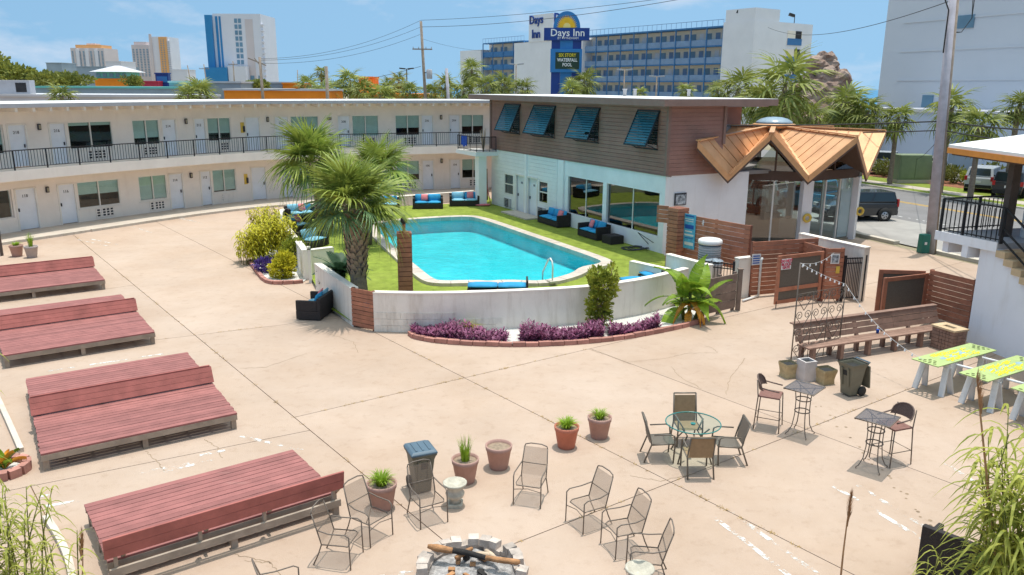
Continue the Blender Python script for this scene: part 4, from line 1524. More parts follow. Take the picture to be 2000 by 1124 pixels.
gg = slat_fence('slat_gate', ga, gb, .1, 1.25, 'weathered grey-brown slat gate behind the banana leaves', 'gate', pitch=.23, mat='grey_wood', posts=False)
L = (gb - ga).length
for x in (.05, L - .05, L * .5):
 piece('post', 'grey_wood', (x, .05, .65), (.11, .06, 1.3), 0, gg)
pl = thing('timber_post', gb + Vector((.12, 0, 0)), 'grey-brown gatepost at the right end of the slat gate', 'post')
piece('shaft', 'grey_wood', (0, .05, .68), (.13, .13, 1.36), 0, pl)
piece('cap', 'grey_wood', (0, .05, 1.375), (.17, .17, .03), 0, pl)
# air-conditioning condenser behind the wall
cd = thing('condenser_unit', (7.25, 28.6, 0), 'round grey air-conditioning condenser with pale lid by the timber fence', 'air conditioner')
M('louvre_grey', (.16, .19, .21), .6, .15, 12)
MB().lathe([(.40, .5), (.40, 1.5)], 24).build('louvre_case', 'louvre_grey', cd)
rg = MB()
for k in range(11):
 rg.tube([(.405 * math.cos(a), .405 * math.sin(a), .56 + k * .085) for a in [i * PI / 12 for i in range(24)]], .012, 4, closed=True)
stuff(rg.build('louvre_rings', 'fascia_grey', cd))
MB().lathe([(.43, 1.5), (.44, 1.54), (.43, 1.64), (.36, 1.68), (.30, 1.66), (.30, 1.6), (.02, 1.58)], 24).build('lid', 'sign_white', cd)
MB().lathe([(.42, 0), (.42, .49)], 20).build('plinth', 'wall_stucco', cd)
bn = thing('plastic_tub', (7.15, 27.6, 0), 'grey tub with crumpled plastic sheet in front of the condenser', 'tub')
MB().lathe([(.28, 0), (.34, .95), (.36, 1.0), (.32, 1.02)], 16).build('body', 'fascia_grey', bn)
cr_ = MB()
for k in range(12):
 a = k * PI / 6
 cr_.add([(0, 0, 1.16), (.36 * math.cos(a), .36 * math.sin(a), 1.02 + random.uniform(0, .1)), (.36 * math.cos(a + PI / 6), .36 * math.sin(a + PI / 6), 1.02 + random.uniform(0, .1))], [(0, 1, 2)])
cr_.build('plastic_sheet', 'sheet_metal', bn)

# ------------------------------------------------------------------ second enclosure on the right, bench planter side
r0, r1, r2 = G(1716, 634), G(1802, 622), G(1890, 648)
gt2 = thing('screen_gate', r0, 'red-brown framed dark mesh gate behind the long bench', 'gate', rz=ang(r0, r1))
Lg = (r1 - r0).length
gh = 1.42
for x in (.07, Lg - .07):
 piece('stile', 'fence_wood', (x, 0, gh / 2 + .05), (.14, .06, gh), 0, gt2)
for z in (.11, gh - .02):
 piece('rail', 'fence_wood', (Lg / 2, .002, z), (Lg - .28, .055, .12), 0, gt2)
piece('screen', 'screen_mesh', (Lg / 2, .01, gh / 2 + .05), (Lg - .28, .012, gh - .24), 0, gt2)
slat_fence('timber_fence', r1 + Vector((.05, .02, 0)), r2, .12, 1.58, 'slatted red-brown fence between bench planter and white stair wall')
rr = r1 + (r0 - r1) * 1.0 + Vector((.25, .9, 0))
gt3 = thing('screen_gate', rr, 'second mesh gate leaf standing behind the first, its top edge showing', 'gate', rz=ang(rr, r1))
L3 = (Vector((r1.x, r1.y, 0)) - Vector((rr.x, rr.y, 0))).length - .1
for x in (.06, L3 - .06):
 piece('stile', 'fence_wood', (x, 0, .78), (.12, .06, 1.5), 0, gt3)
for z in (.1, 1.47):
 piece('rail', 'fence_wood', (L3 / 2, .002, z), (L3 - .24, .055, .12), 0, gt3)
piece('screen', 'screen_mesh', (L3 / 2, .01, .78), (L3 - .24, .012, 1.26), 0, gt3)

# ------------------------------------------------------------------ building on the right: stair, landing, roof
M('white_render', (.84, .84, .88), .85, .04, .8, bump=.1)
M('tread_tan', (.60, .44, .27), .85, .12, 4)
M('landing_grey', (.40, .40, .43), .8, .1, 2)
streaks('white_render', (.66, .62, .60), .52, .8)
streaks('fence_wood', (.22, .10, .07), .5, .75, (.8, .8, 3), .5)
M('post_brown', (.10, .075, .062), .8, .2, 4)
rbld = thing('stair_block', (13.05, 21.7, 0), 'white block on the right with outside stair, landing and orange-edged roof', 'building')
S0 = Vector((13.05, 21.73, 0))
sd = (G(1974, 704) - S0)
sd = Vector((sd.x, sd.y, 0)).normalized()       # along the wall face, towards the camera
sn = Vector((-sd.y, sd.x, 0))                    # into the building
if sn.x < 0:
 sn = -sn
def SP(a, b, z):
 p = S0 + sd * a + sn * b
 return Vector((p.x, p.y, z))
LZ = 2.98
ST, SR, n_st = .30, .178, 16
# wall under the stair, stepped along the treads
prof = [(0, 0), (0, LZ - .16)]
a0 = 0.62
prof.append((a0, LZ - .16))
for k in range(n_st):
 prof.append((a0 + k * ST, LZ - .16 - (k + 1) * SR if k else LZ - .16 - SR))
 prof.append((a0 + (k + 1) * ST, LZ - .16 - (k + 1) * SR))
prof.append((a0 + n_st * ST, 0))
pf = []
for p in prof:
 if not pf or (abs(pf[-1][0] - p[0]) + abs(pf[-1][1] - p[1])) > 1e-4:
  pf.append(p)
w = MB()
n = len(pf)
w.add([SP(a, 0, max(z, 0)) for a, z in pf] + [SP(a, .18, max(z, 0)) for a, z in pf], [tuple(range(n)), tuple(range(2 * n - 1, n - 1, -1))] + [(i, n + i, n + (i + 1) % n, (i + 1) % n) for i in range(n)])
w.build('stair_wall', 'white_render', rbld, world=True)
for k in range(n_st):
 z = LZ - (k + 1) * SR
 if z < .1:
  break
 p = SP(a0 + k * ST + ST / 2, .62, z - SR / 2)
 piece('step', 'tread_tan', p, (ST + .02, 1.36, SR), math.atan2(sd.y, sd.x), rbld, world=True)
# landing slab reaching left of the wall
lp = [SP(-1.35, -.35, 0), SP(a0 - .02, -.02, 0), SP(a0 - .02, 5.5, 0), SP(-1.6, 5.5, 0)]
MB().prism([(p.x, p.y) for p in lp], LZ - .16, LZ).build('landing', 'landing_grey', rbld, world=True)
MB().bar(SP(-1.37, -.36, LZ - .10), SP(a0 - .02, -.03, LZ - .10), .05, .26).build('landing_edge', 'white_render', rbld, world=True)
for a in (-.35, -1.1):
 p = SP(a, .05, LZ - .36)
 piece('bracket', 'white_render', p, (.22, .5, .4), math.atan2(sd.y, sd.x), rbld, world=True)
MB().prism([tuple(SP(a, b, 0))[:2] for a, b in ((-1.2, 1.3), (8, 1.3), (8, 7), (-1.2, 7))], 0, LZ - .17).build('ground_floor', 'white_render', rbld, world=True)
MB().prism([tuple(SP(a, b, 0))[:2] for a, b in ((-.25, 1.45), (8, 1.45), (8, 7), (-.25, 7))], LZ + .001, 5.2).build('upper_floor', 'end_stucco', rbld, world=True)
piece('door', 'door_paint', SP(.45, 1.43, LZ + 1.02), (.9, .05, 2.03), math.atan2(sd.y, sd.x), rbld, world=True)
fr = MB()
for a in (-.06, .96):
 fr.bar(SP(a, 1.41, LZ), SP(a, 1.41, LZ + 2.1), .1, .1)
fr.bar(SP(-.1, 1.41, LZ + 2.08), SP(1.0, 1.41, LZ + 2.08), .09, .09)
fr.build('door_frame', 'trim_paint', rbld, world=True)
piece('handle', 'brass', SP(.1, 1.38, LZ + 1.0), (.05, .06, .2), math.atan2(sd.y, sd.x), rbld, world=True)
piece('post', 'post_brown', SP(-.35, 1.05, LZ + 1.12), (.2, .26, 2.24), math.atan2(sd.y, sd.x), rbld, world=True)
rp = [G(1853, 284, 5.42), Vector((13.35, 8, 0)), Vector((24, 8, 0)), Vector((24, 34, 0))]
rp[3] = rp[0] + (G(2000, 264, 5.42) - rp[0]) * 1.8
MB().prism([(p.x, p.y) for p in rp], 5.30, 5.44).build('roof', 'roof_white', rbld, world=True)
e = MB()
for i, j in ((0, 1), (3, 0)):
 p, q = Vector((rp[i].x, rp[i].y, 5.27)), Vector((rp[j].x, rp[j].y, 5.27))
 e.bar(p, q, .05, .16)
e.build('fascia', 'orange_paint', rbld, world=True)
MB().prism([(p.x + .1, p.y - .05) for p in rp], 5.14, 5.20).build('soffit', 'fold_under', rbld, world=True)
# black rail round the landing and down the stair
sr = thing('stair_rail', SP(-1.3, -.3, LZ), 'black iron rail round the landing and down the white stair', 'railing')
cs_ = [SP(-1.28, -.3, LZ), SP(a0, .02, LZ)]
c3 = SP(-1.55, 2.2, LZ)
dz = Vector((0, 0, 1))
R_ = MB()
R_.bar(cs_[0] + dz * .98, cs_[1] + dz * .98, .045)
R_.bar(cs_[0] + dz * .98, c3 + dz * .98, .045)
R_.build('top_rail', 'black_iron', sr, world=True)
R_ = MB().bar(cs_[0] + dz * .1, cs_[1] + dz * .1, .03).bar(cs_[0] + dz * .1, c3 + dz * .1, .03)
R_.build('bottom_rail', 'black_iron', sr, world=True)
for p, q, n in ((cs_[0], cs_[1], 13), (cs_[0], c3, 15)):
 for k in range(n + 1):
  c = p.lerp(q, k / n)
  thick = k in (0, n) or (n == 13 and k == 5) or (n == 15 and k == 8)
  piece('post' if thick else 'bar', 'black_iron', (c.x, c.y, LZ + .49), (.065, .065, .98) if thick else (.02, .02, .88), 0, sr, world=True)
for b in (.05, 1.2):
 a1 = SP(a0, b, LZ)
 a2 = SP(a0 + 12 * ST, b, LZ - 12 * SR)
 R_ = MB().bar(a1 + dz * .96, a2 + dz * .96, .045).bar(a1 + dz * .42, a2 + dz * .42, .04).bar(a1 + dz * .12, a2 + dz * .12, .04)
 R_.build('hand_rail', 'black_iron', sr, world=True)
 for k in (0, 6, 12):
  c = SP(a0 + k * ST, b, LZ - k * SR + .48)
  piece('post', 'black_iron', c, (.06, .06, .96), 0, sr, world=True)
# ------------------------------------------------------------------ sofas and other things round the pool
M('rattan', (.030, .024, .024), .7, .3, 30, bump=.6, bscale=90)
M('cushion_blue', (.03, .30, .55), .9, .14, 4, bump=.2, bscale=20, rnd=.08)
M('cushion_pale', (.22, .48, .62), .9, .18, 3, bump=.2, bscale=20)
M('pillow_pink', (.72, .22, .24), .9, .15, 9)
M('chrome', (.75, .77, .80), .15, .05, 4, metal=1.0)
M('torch_copper', (.42, .18, .10), .45, .2, 6, metal=.3)
M('paver_red', (.42, .20, .16), .85, .2, 4, bump=.4, rnd=.16)
def cushion(name, mat, c, d, parent, rx=0.0, rz=0.0, ry=0.0):
 mb = MB()
 n = 4
 vs, fs = [], []
 for s in (-1, 1):                       # pillow: two puffed faces over a square
  for j in range(n + 1):
   for i in range(n + 1):
    u, v = i / n * 2 - 1, j / n * 2 - 1
    b = (1 - u ** 4) * (1 - v ** 4)
    vs.append((u * d[0] / 2 * (1 - .04 * abs(v) ** 3), v * d[1] / 2 * (1 - .04 * abs(u) ** 3), s * d[2] / 2 * (.25 + .75 * b ** .5)))
 o = (n + 1) ** 2
 for j in range(n):
  for i in range(n):
   a = j * (n + 1) + i
   fs.append((a, a + n + 1, a + n + 2, a + 1))
   fs.append((o + a, o + a + 1, o + a + n + 2, o + a + n + 1))
 bd = [i for i in range(n + 1)] + [j * (n + 1) + n for j in range(1, n + 1)] + [n * (n + 1) + i for i in range(n - 1, -1, -1)] + [j * (n + 1) for j in range(n - 1, 0, -1)]
 for k in range(len(bd)):
  a, b = bd[k], bd[(k + 1) % len(bd)]
  fs.append((a, b, o + b, o + a))
 mb.add(vs, fs, True)
 ob = mb.build(name, mat, parent, loc=c)
 ob.rotation_euler = (Matrix.Rotation(rz, 3, 'Z') @ Matrix.Rotation(ry, 3, 'Y') @ Matrix.Rotation(rx, 3, 'X')).to_euler()
 return ob
def sofa(p, yaw, w, label, pink=None, pale=False, seats=2, arms=(1, 1), back=True):
 """faces local -y"""
 t = thing('wicker_sofa', (p.x, p.y, p.z), label, 'sofa', 'dark wicker sofas with blue cushions', rz=yaw)
 d = .78
 MB().bx(-w / 2, w / 2, -d / 2, d / 2, .03, .30).build('base', 'rattan', t, bev=.015)
 if back:
  MB().bx(-w / 2, w / 2, d / 2 - .1, d / 2 + .01, .301, .70).build('backrest', 'rattan', t, bev=.02)
 for k, sx in enumerate((-1, 1)):
  if arms[k]:
   MB().bx(sx * w / 2 - .055 * (1 + sx), sx * w / 2 + .055 * (1 - sx), -d / 2 + .002, d / 2 - .101, .301, .62).build('armrest', 'rattan', t, bev=.02)
 iw = (w - .24) / seats
 for k in range(seats):
  x = -w / 2 + .12 + iw * (k + .5)
  cushion('seat_cushion', 'cushion_pale' if pale else 'cushion_blue', (x, -.06, .36), (iw - .01, d - .14, .15), t)
  if back:
   cushion('back_cushion', 'cushion_blue' if not pale or k else 'cushion_pale', (x, d / 2 - .19, .60), (iw - .03, .40, .16), t, rx=PI / 2 - .28, rz=random.uniform(-.05, .05))
 if pink is not None:
  cushion('pillow', 'pillow_pink', (pink, d / 2 - .32, .62), (.38, .38, .13), t, rx=PI / 2 - .4, ry=.0, rz=random.uniform(-.3, .3))
 return t
def at_t(x, y):
 return G(x, y, TZ)
sofa(at_t(907, 402), .12, 1.75, 'wicker sofa with pink pillow beside the green column', .35, True)
sofa(at_t(836, 407), .10, 1.75, 'wicker sofa with pink pillow along the back wall, next to the corner one', -.2)
sofa(at_t(748, 411), .10, 1.9, 'wicker sofa on the back wall, half hidden by palm fronds', None, True)
sofa(at_t(588, 428), .62, 1.55, 'wicker sofa with pink pillow in the curve of the left wall', 0.1, True)
sofa(at_t(583, 452), 1.05, 1.15, 'wicker sofa with pink pillow against the left wall, behind the yellow shrub', .1, True, 1, (1, 1))
sofa(at_t(612, 482), 1.12, 1.25, 'wicker sofa with striped cushion against the left wall near the gatepost', None, True, 1, (0, 1))
pyaw = yawU - PI / 2 if sgn < 0 else yawU + PI
_f = math.atan2(N.y, N.x) + PI / 2
sofa(at_t(1096, 438) + N * .45, _f, 2.05, 'long wicker sofa with pink pillow under the first picture window', .55, False, 3)
sofa(at_t(1175, 463) + N * .45, _f, 1.65, 'wicker sofa with pink pillow under the middle picture window', -.3, False, 2)
ot = thing('wicker_ottoman', at_t(1209, 474) + N * .35, 'small square dark wicker ottoman at the end of the annex sofas', 'ottoman', rz=_f)
MB().bx(-.36, .36, -.36, .36, 0, .36).build('body', 'rattan', ot, bev=.02)
MB().bx(-.34, .34, -.34, .34, .361, .38).build('top', 'rattan', ot)
p = G(606, 622)
sofa(Vector((p.x + .1, p.y + .35, 0)), -PI / 2 - .15, 1.25, 'lone wicker sofa outside the pool wall on the concrete', -.2, True, 2)
# loungers behind the front wall
def lounger(p, yaw, w, label, pale=False):
 t = thing('sun_lounger', p, label, 'lounger', 'blue cushioned loungers by the front wall', rz=yaw)
 MB().bx(-w / 2, w / 2, -.32, .32, .06, .28).build('frame', 'rattan', t, bev=.015)
 for k in range(2):
  cushion('cushion', 'cushion_pale' if pale and k else 'cushion_blue', (-w / 4 + k * w / 2, 0, .35), (w / 2 - .01, .6, .14), t)
 piece('headrest', 'rattan', (w / 2 - .03, 0, .42), (.06, .64, .3), 0, t)
 return t
p = at_t(972, 600)
lounger(Vector((p.x, p.y + .25, TZ + .32)), 0.0, 1.95, 'blue lounger showing over the front wall left of the pool handrail')
p = at_t(1255, 572)
lounger(Vector((p.x, p.y, TZ + .15)), .25, 1.6, 'blue and white lounger behind the shrub', True)
p = at_t(1290, 560)
lounger(Vector((p.x, p.y, TZ + .15)), .25, 1.5, 'blue and white lounger behind the banana plant', True)
# clad torch pillars
pc = at_t(793, 592)
clad_pillar((pc.x, pc.y), .46, TZ, 2.5, 'slim red-brown clad pillar with a torch, in front of the pool', yaw=.18, group='timber pillars', pitch=.148)
tc_ = thing('torch', (pc.x, pc.y, 2.5), 'copper torch with black ball on the slim pillar', 'torch')
MB().lathe([(.16, 0), (.16, .02), (.05, .03), (.055, .22), (.07, .24), (.05, .27)], 14).build('stem', 'torch_copper', tc_)
MB().lathe([(.05, .27), (.10, .31), (.115, .38), (.09, .45), (.04, .49), (.05, .54), (.01, .57)], 14).build('burner', 'dark_letter', tc_)
pc2 = at_t(634, 445)
clad_pillar((pc2.x, pc2.y), .8, TZ, 2.2, 'wide red-brown clad pillar behind the palm trunks', yaw=.3, group='timber pillars', pitch=.16)
# pool ladder and handrail
h = thing('pool_ladder', G(726, 440, .27), 'chrome pool ladder at the far left pool corner', 'ladder', rz=-.45)
for sx in (-.25, .25):
 MB().tube([(-.15, sx, -.1), (-.15, sx, .55), (-.05, sx, .72), (.2, sx, .75), (.45, sx, .62), (.52, sx, .3), (.52, sx, -.6)], .022, 8).build('side_rail', 'chrome', h)
for z in (-.45, -.18):
 MB().box((.52, 0, z), (.08, .48, .03)).build('tread', 'chrome', h)
b0 = G(1079, 551, .27)
h = thing('pool_handrail', b0, 'white curved handrail at the near pool steps', 'handrail', rz=ang(G(1079, 551, .27), G(1040, 541, .1)))
MB().tube([(0, 0, -.02), (0, 0, .55), (.06, 0, .74), (.2, 0, .82), (.36, 0, .74), (.62, 0, .40), (.78, 0, .2), (.8, 0, -.3)], .03, 8).build('tube', 'sign_white', h)
MB().box((0, 0, .02), (.3, .3, .07)).build('base', 'kerb_concrete', h)
# coiled black hose by the annex
hb = at_t(1240, 487)
pts = []
for k in range(70):
 a = k * .45
 r = .35 + .12 * math.sin(k * .37)
 pts.append((hb.x + r * math.cos(a) * 1.3, hb.y + r * math.sin(a), TZ + .02 + .06 * (k / 70) + .02 * math.sin(k * 1.3)))
hz = A0 + U * .5 + N * .1
pts += [(hb.x + .7, hb.y - .1, TZ + .1), (hz.x - .6, hz.y + .5, .9), (hz.x, hz.y, .55)]
o = MB().tube(pts, .018, 5).build('garden_hose', 'dark_letter')
tag(o, 'black garden hose coiled on the turf beside the annex wall', 'hose')
# timber gate in the front wall
g0, g1 = G(686, 563, 1.2), G(728, 571, 1.2)
fg = slat_fence('slat_gate', (g0.x, g0.y, 0), (g1.x, g1.y, 0), .05, 1.22, 'orange-brown slatted timber gate in the curved pool wall', 'gate', pitch=.118, th=.04)
# iron post at the left pool gate
p = G(604, 556)
t = thing('gate_post', p, 'slim dark gatepost at the end of the left pool wall', 'post')
piece('shaft', 'stucco', (0, .25, .62), (.11, .11, 1.25), 0, t)
piece('cap', 'dark_letter', (0, .25, 1.265), (.13, .13, .03), 0, t)
# flower bed edging of red pavers, one by one
def edging(px, z, label, name='bed_edging', L=.36, h=.13, w=.14):
 pl = chaikin([G(x, y, z) for x, y in px], 2, False)
 t = thing(name, pl[len(pl) // 2], label, 'edging')
 acc = [0]
 for i in range(len(pl) - 1):
  acc.append(acc[-1] + (pl[i + 1] - pl[i]).length)
 n = max(2, round(acc[-1] / L))
 def ev(s):
  for i in range(len(pl) - 1):
   if acc[i + 1] >= s - 1e-6:
    return pl[i].lerp(pl[i + 1], (s - acc[i]) / max(acc[i + 1] - acc[i], 1e-6))
 for k in range(n):
  a, b = ev(acc[-1] * k / n), ev(acc[-1] * (k + 1) / n)
  m = (a + b) / 2
  piece('paver', 'paver_red', (m.x, m.y, h / 2 + random.uniform(-.012, .008)), ((b - a).length - .015, w, h), ang(a, b) + random.uniform(-.06, .06), t, rx=random.uniform(-.05, .05), world=True)
 return t, pl
_, bed1 = edging([(800, 655), (812, 664), (880, 673), (1000, 678), (1100, 675), (1200, 666), (1280, 652), (1340, 639), (1375, 629)], 0, 'curved row of red pavers edging the purple flower bed')
_, bed2 = edging([(488, 513), (503, 535), (521, 556), (560, 556), (592, 553)], 0, 'red paver edging round the yellow-green shrubs')
wb_ = [Vector((x, y, 0)) for x, y in P3w]
poly = [(p.x, p.y + .03) for p in bed1] + [(p.x, p.y) for p in reversed(wb_) if PX(p)[0] > 800]
struct('gravel_bed', MB().prism(poly, -.02, .045), 'white_gravel')
wA = [G(x, y, 1.1) for x, y in ((601, 488), (582, 464), (562, 440), (548, 418))]
poly = [(p.x, p.y) for p in bed2] + [(p.x - .02, p.y) for p in wA] + [(G(470, 440).x + 2, G(470, 440).y)]
struct('gravel_bed', MB().prism(poly, -.02, .045), 'white_gravel')
# ------------------------------------------------------------------ red timber lounge decks
M('deck_red', (.30, .115, .104), .75, .18, 2.5, bump=.25, rnd=.13, stretch=None)
M('deck_red_dark', (.38, .12, .10), .75, .22, 2.5, bump=.25, rnd=.07)
M('deck_frame', (.34, .27, .21), .85, .2, 3, bump=.2, rnd=.08)
def scuffs(mat):
 t = MATS[mat].node_tree
 b = t.nodes['Principled BSDF']
 src = b.inputs['Base Color'].links[0].from_socket
 g = t.nodes.new('ShaderNodeNewGeometry')
 mp_ = t.nodes.new('ShaderNodeMapping')
 mp_.inputs['Rotation'].default_value = (0, 0, -.6)
 mp_.inputs['Scale'].default_value = (.6, 5, 5)
 n = t.nodes.new('ShaderNodeTexNoise')
 n.inputs['Scale'].default_value = 1.6
 n.inputs['Detail'].default_value = 10
 n.inputs['Roughness'].default_value = .72
 r = t.nodes.new('ShaderNodeValToRGB')
 r.color_ramp.elements[0].position, r.color_ramp.elements[0].color = .60, (0, 0, 0, 1)
 r.color_ramp.elements[1].position, r.color_ramp.elements[1].color = .78, (.75, .75, .75, 1)
 mx = t.nodes.new('ShaderNodeMixRGB')
 mx.inputs['Color2'].default_value = (.40, .22, .19, 1)
 t.links.new(g.outputs['Position'], mp_.inputs['Vector'])
 t.links.new(mp_.outputs['Vector'], n.inputs['Vector'])
 t.links.new(n.outputs['Fac'], r.inputs['Fac'])
 t.links.new(r.outputs['Color'], mx.inputs['Fac'])
 t.links.new(src, mx.inputs['Color1'])
 t.links.new(mx.outputs['Color'], b.inputs['Base Color'])
scuffs('deck_red')
streaks('deck_red', (.19, .07, .062), .52, .8, (.7, .7, .7), .4)
streaks('deck_frame', (.2, .15, .12), .5, .75, (1.5, 1.5, 1.5), .6)
DZ = .36
def deck(origin, yaw, W, D, rest, label, flip=False):
 """origin: back left corner; x along the boards, y towards the front (down is -y): rest = distance of backrest from the back edge"""
 t = thing('lounge_deck', (origin.x, origin.y, 0), label, 'deck', 'red timber lounge decks', rz=yaw)
 pitch = .142
 y = 0.0
 while y < D - .05:
  if True:
   piece('plank', 'deck_red', (W / 2 + random.uniform(-.012, .012), -(y + pitch / 2), DZ - .018 + random.uniform(-.002, .002)), (W, pitch - .012, .036), random.uniform(-.0015, .0015), t)
  y += pitch
 D = y
 for yy in (.02, D - .02):
  piece('rim_beam', 'deck_frame', (W / 2, -yy, DZ - .037 - .058), (W, .04, .115), 0, t)
 nj = 9
 for k in range(nj):
  x = .03 + (W - .06) * k / (nj - 1)
  piece('joist', 'deck_frame', (x, -D / 2, DZ - .037 - .05), (.04, D - .09, .095), 0, t)
 for x in (.07, W / 2, W - .07):
  for yy in (.08, D / 2, D - .08):
   piece('leg', 'deck_frame', (x, -yy, (DZ - .155) / 2), (.1, .09, DZ - .155), 0, t)
 if flip:
  piece('rim_beam', 'deck_frame', (W / 2, -(rest - .02), DZ - .12), (W, .045, .12), 0, t)
  for x in (.07, W / 2, W - .07):
   piece('leg', 'deck_frame', (x, -(rest - .075), (DZ - .1) / 2), (.1, .06, DZ - .1), 0, t)
 # backrest of three boards leaning back (or, flipped, out over the front edge)
 tilt = .5 if not flip else -.13
 bw = .12 if not flip else .155
 for k in range(3 if not flip else 2):
  h = (k + .5) * (bw + .006) + (.02 if not flip else .14)
  c = Vector((W / 2, -(rest - h * math.sin(tilt)), DZ + .01 + h * math.cos(tilt)))
  piece('backrest_board', 'deck_red_dark', c, (W + (.06 if not flip else .1), .034, bw), 0, t, rx=-tilt)
 for x in (.1, W * .36, W * .64, W - .1):
  a = Vector((x, -(rest + .0), DZ - .1))
  hh = .38 if not flip else .32
  b = Vector((x, -(rest - hh * math.sin(tilt)), DZ + .02 + hh * math.cos(tilt)))
  off = Vector((0, .045 if not flip else .085, 0))
  MB().bar(a + off, b + off, .045, .08).build('backrest_brace', 'deck_frame', t)
  if flip:
   MB().bar(Vector((x + .12, -(rest - .3), DZ - .06)), Vector((x + .12, -(rest - .10), DZ + .12)), .045, .08).build('backrest_brace', 'deck_frame', t)
 MB().bar((0, -(rest - .41 * math.sin(tilt)), DZ + .02 + .405 * math.cos(tilt)), (W, -(rest - .41 * math.sin(tilt)), DZ + .02 + .405 * math.cos(tilt)), .05, .03).build('backrest_cap', 'deck_red_dark', t) if not flip else None
 return t
o3, x3 = G(50, 740, DZ), G(365, 688, DZ)
y3 = ang(o3, x3)
deck(o3, y3, 3.57, 4.63, 2.66, 'red lounge deck in the middle of the row, backrest facing the camera')
r2 = G(237, 575, DZ)
y2 = y3 + .03
o2 = r2 - Vector((math.cos(y2), math.sin(y2), 0)) * 3.6
deck(o2, y2, 3.6, 4.9, 2.5, 'second red lounge deck from the back, left of the paver bed')
f1 = G(205, 546, DZ)
y1 = y3 + .03
r1_ = f1 + Vector((-math.sin(y1), math.cos(y1), 0)) * 3.1
o1 = r1_ - Vector((math.cos(y1), math.sin(y1), 0)) * 4.4
deck(o1, y1, 4.4, 3.1, .75, 'red lounge deck farthest back, beside the two small pots')
o4, x4 = G(165, 985, DZ), G(572, 878, DZ)
y4 = ang(o4, x4)
deck(o4, y4, 3.52, 1.98, 2.16, 'nearest red lounge deck with its backrest towards the camera', True)

# ------------------------------------------------------------------ wrought-iron chairs round the fire pit
M('iron_brown', (.15, .118, .095), .5, .15, 8)
woven('iron_mesh', (.22, .16, .12), .55)
PIT = G(922, 1128)
def mesh_chair(p, yaw, label):
 """faces local -y"""
 t = thing('mesh_chair', (p.x, p.y, 0), label, 'chair', 'mesh patio chairs round the fire pit', rz=yaw)
 t.scale = (.9, .9, .89)
 w, d, sh, bh = .54, .50, .40, .98
 for sx in (-1, 1):
  x = sx * w / 2
  MB().tube([(x, -d / 2 - .06, 0), (x, -d / 2 - .05, .40), (x, -d / 2 - .05, .60), (x * 1.02, -d / 2 + .02, .645), (x * 1.02, .05, .63), (x * .95, .22, .655), (x * .93, .25, .66)], .012, 6).build('front_leg', 'iron_brown', t)
  MB().tube([(x * .95, .36, 0), (x * .95, .26, .22), (x * .92, .20, .40), (x * .92, .27, .66), (x * .86, .36, bh - .04)], .012, 6).build('rear_leg', 'iron_brown', t)
 MB().tube([(-w * .43, .36, bh - .05), (-w * .40, .37, bh), (-w * .2, .38, bh + .03), (w * .2, .38, bh + .03), (w * .40, .37, bh), (w * .43, .36, bh - .05)], .012, 6).build('top_rail', 'iron_brown', t)
 MB().tube([(-w * .46, .20, .40), (-w * .46, -d / 2 + .06, .42), (-w * .42, -d / 2, .40), (w * .42, -d / 2, .40), (w * .46, -d / 2 + .06, .42), (w * .46, .20, .40)], .011, 6).build('seat_frame', 'iron_brown', t)
 MB().tube([(-w * .46, .265, .64), (w * .46, .265, .64)], .009, 5).build('crossbar', 'iron_brown', t)
 mb = MB()
 prof = [(-d / 2 + .005, .385), (-d / 2 + .05, .412), (-.05, .40), (.15, .385), (.20, .42), (.27, .66), (.355, bh - .03)]
 for i in range(len(prof) - 1):
  (y0, z0), (y1, z1) = prof[i], prof[i + 1]
  mb.quad((-w * .43, y0, z0), (w * .43, y0, z0), (w * .43, y1, z1), (-w * .43, y1, z1))
 mb.build('mesh_panel', 'iron_mesh', t)
 MB().tube([(-w * .49, -d / 2 - .05, .33), (0, -d / 2 - .02, .36), (w * .49, -d / 2 - .05, .33)], .008, 5).build('stretcher', 'iron_brown', t)
 return t
CH = [((1037, 975), 'mesh chair standing alone behind the fire pit, beside the empty pot'), ((1148, 1022), 'mesh chair right of the lone one, second from the pots'),
      ((1218, 1070), 'mesh chair third from the pots, between two others on the right of the pit'), ((1262, 1128), 'mesh chair nearest the camera on the right, behind the urn'),
      ((835, 1012), 'mesh chair in front of the closed wheelie bin'), ((722, 1046), 'mesh chair at the corner of the nearest deck, beside a potted plant'), ((664, 1092), 'mesh chair standing clear in front of the nearest deck'),
      ((556, 1205), 'mesh chair cut by the bottom edge, only its back showing')]
for i, ((x, y), l) in enumerate(CH):
 p = G(x, y)
 v = PIT - p
 yaw = math.atan2(v.y, v.x) + PI / 2 + random.uniform(-.15, .15)
 if i == 0:
  yaw = math.atan2(v.y, v.x) + PI / 2 + .1
 mesh_chair(p, yaw, l)
# ------------------------------------------------------------------ fire pit
M('pit_stone', (.44, .37, .32), .9, .3, 6, bump=.5, rnd=.3)
M('ash', (.34, .32, .31), .95, .5, 14, bump=.9, bscale=30)
M('charred', (.03, .026, .024), .95, .4, 10, bump=.6, bscale=30)
M('log_wood', (.40, .20, .09), .85, .35, 9, bump=.6, bscale=40)
pit = thing('fire_pit', PIT, 'round stone fire pit with ash and a half-burnt log', 'fire pit')
n = 30
for k in range(n):
 a = 2 * PI * k / n + random.uniform(-.04, .04)
 r = .74 + random.uniform(-.03, .03)
 for lay in range(2 if k % 4 else 1):
  piece('stone', 'pit_stone', (r * math.cos(a + lay * .1), r * math.sin(a + lay * .1), .055 + lay * .105), (.155 * random.uniform(.8, 1.2), .17 * random.uniform(.85, 1.1), .112), a + PI / 2 + random.uniform(-.15, .15), pit, rx=random.uniform(-.12, .12), ry=random.uniform(-.1, .1))
mb = MB()
vs, fs = [(0, 0, .10)], []
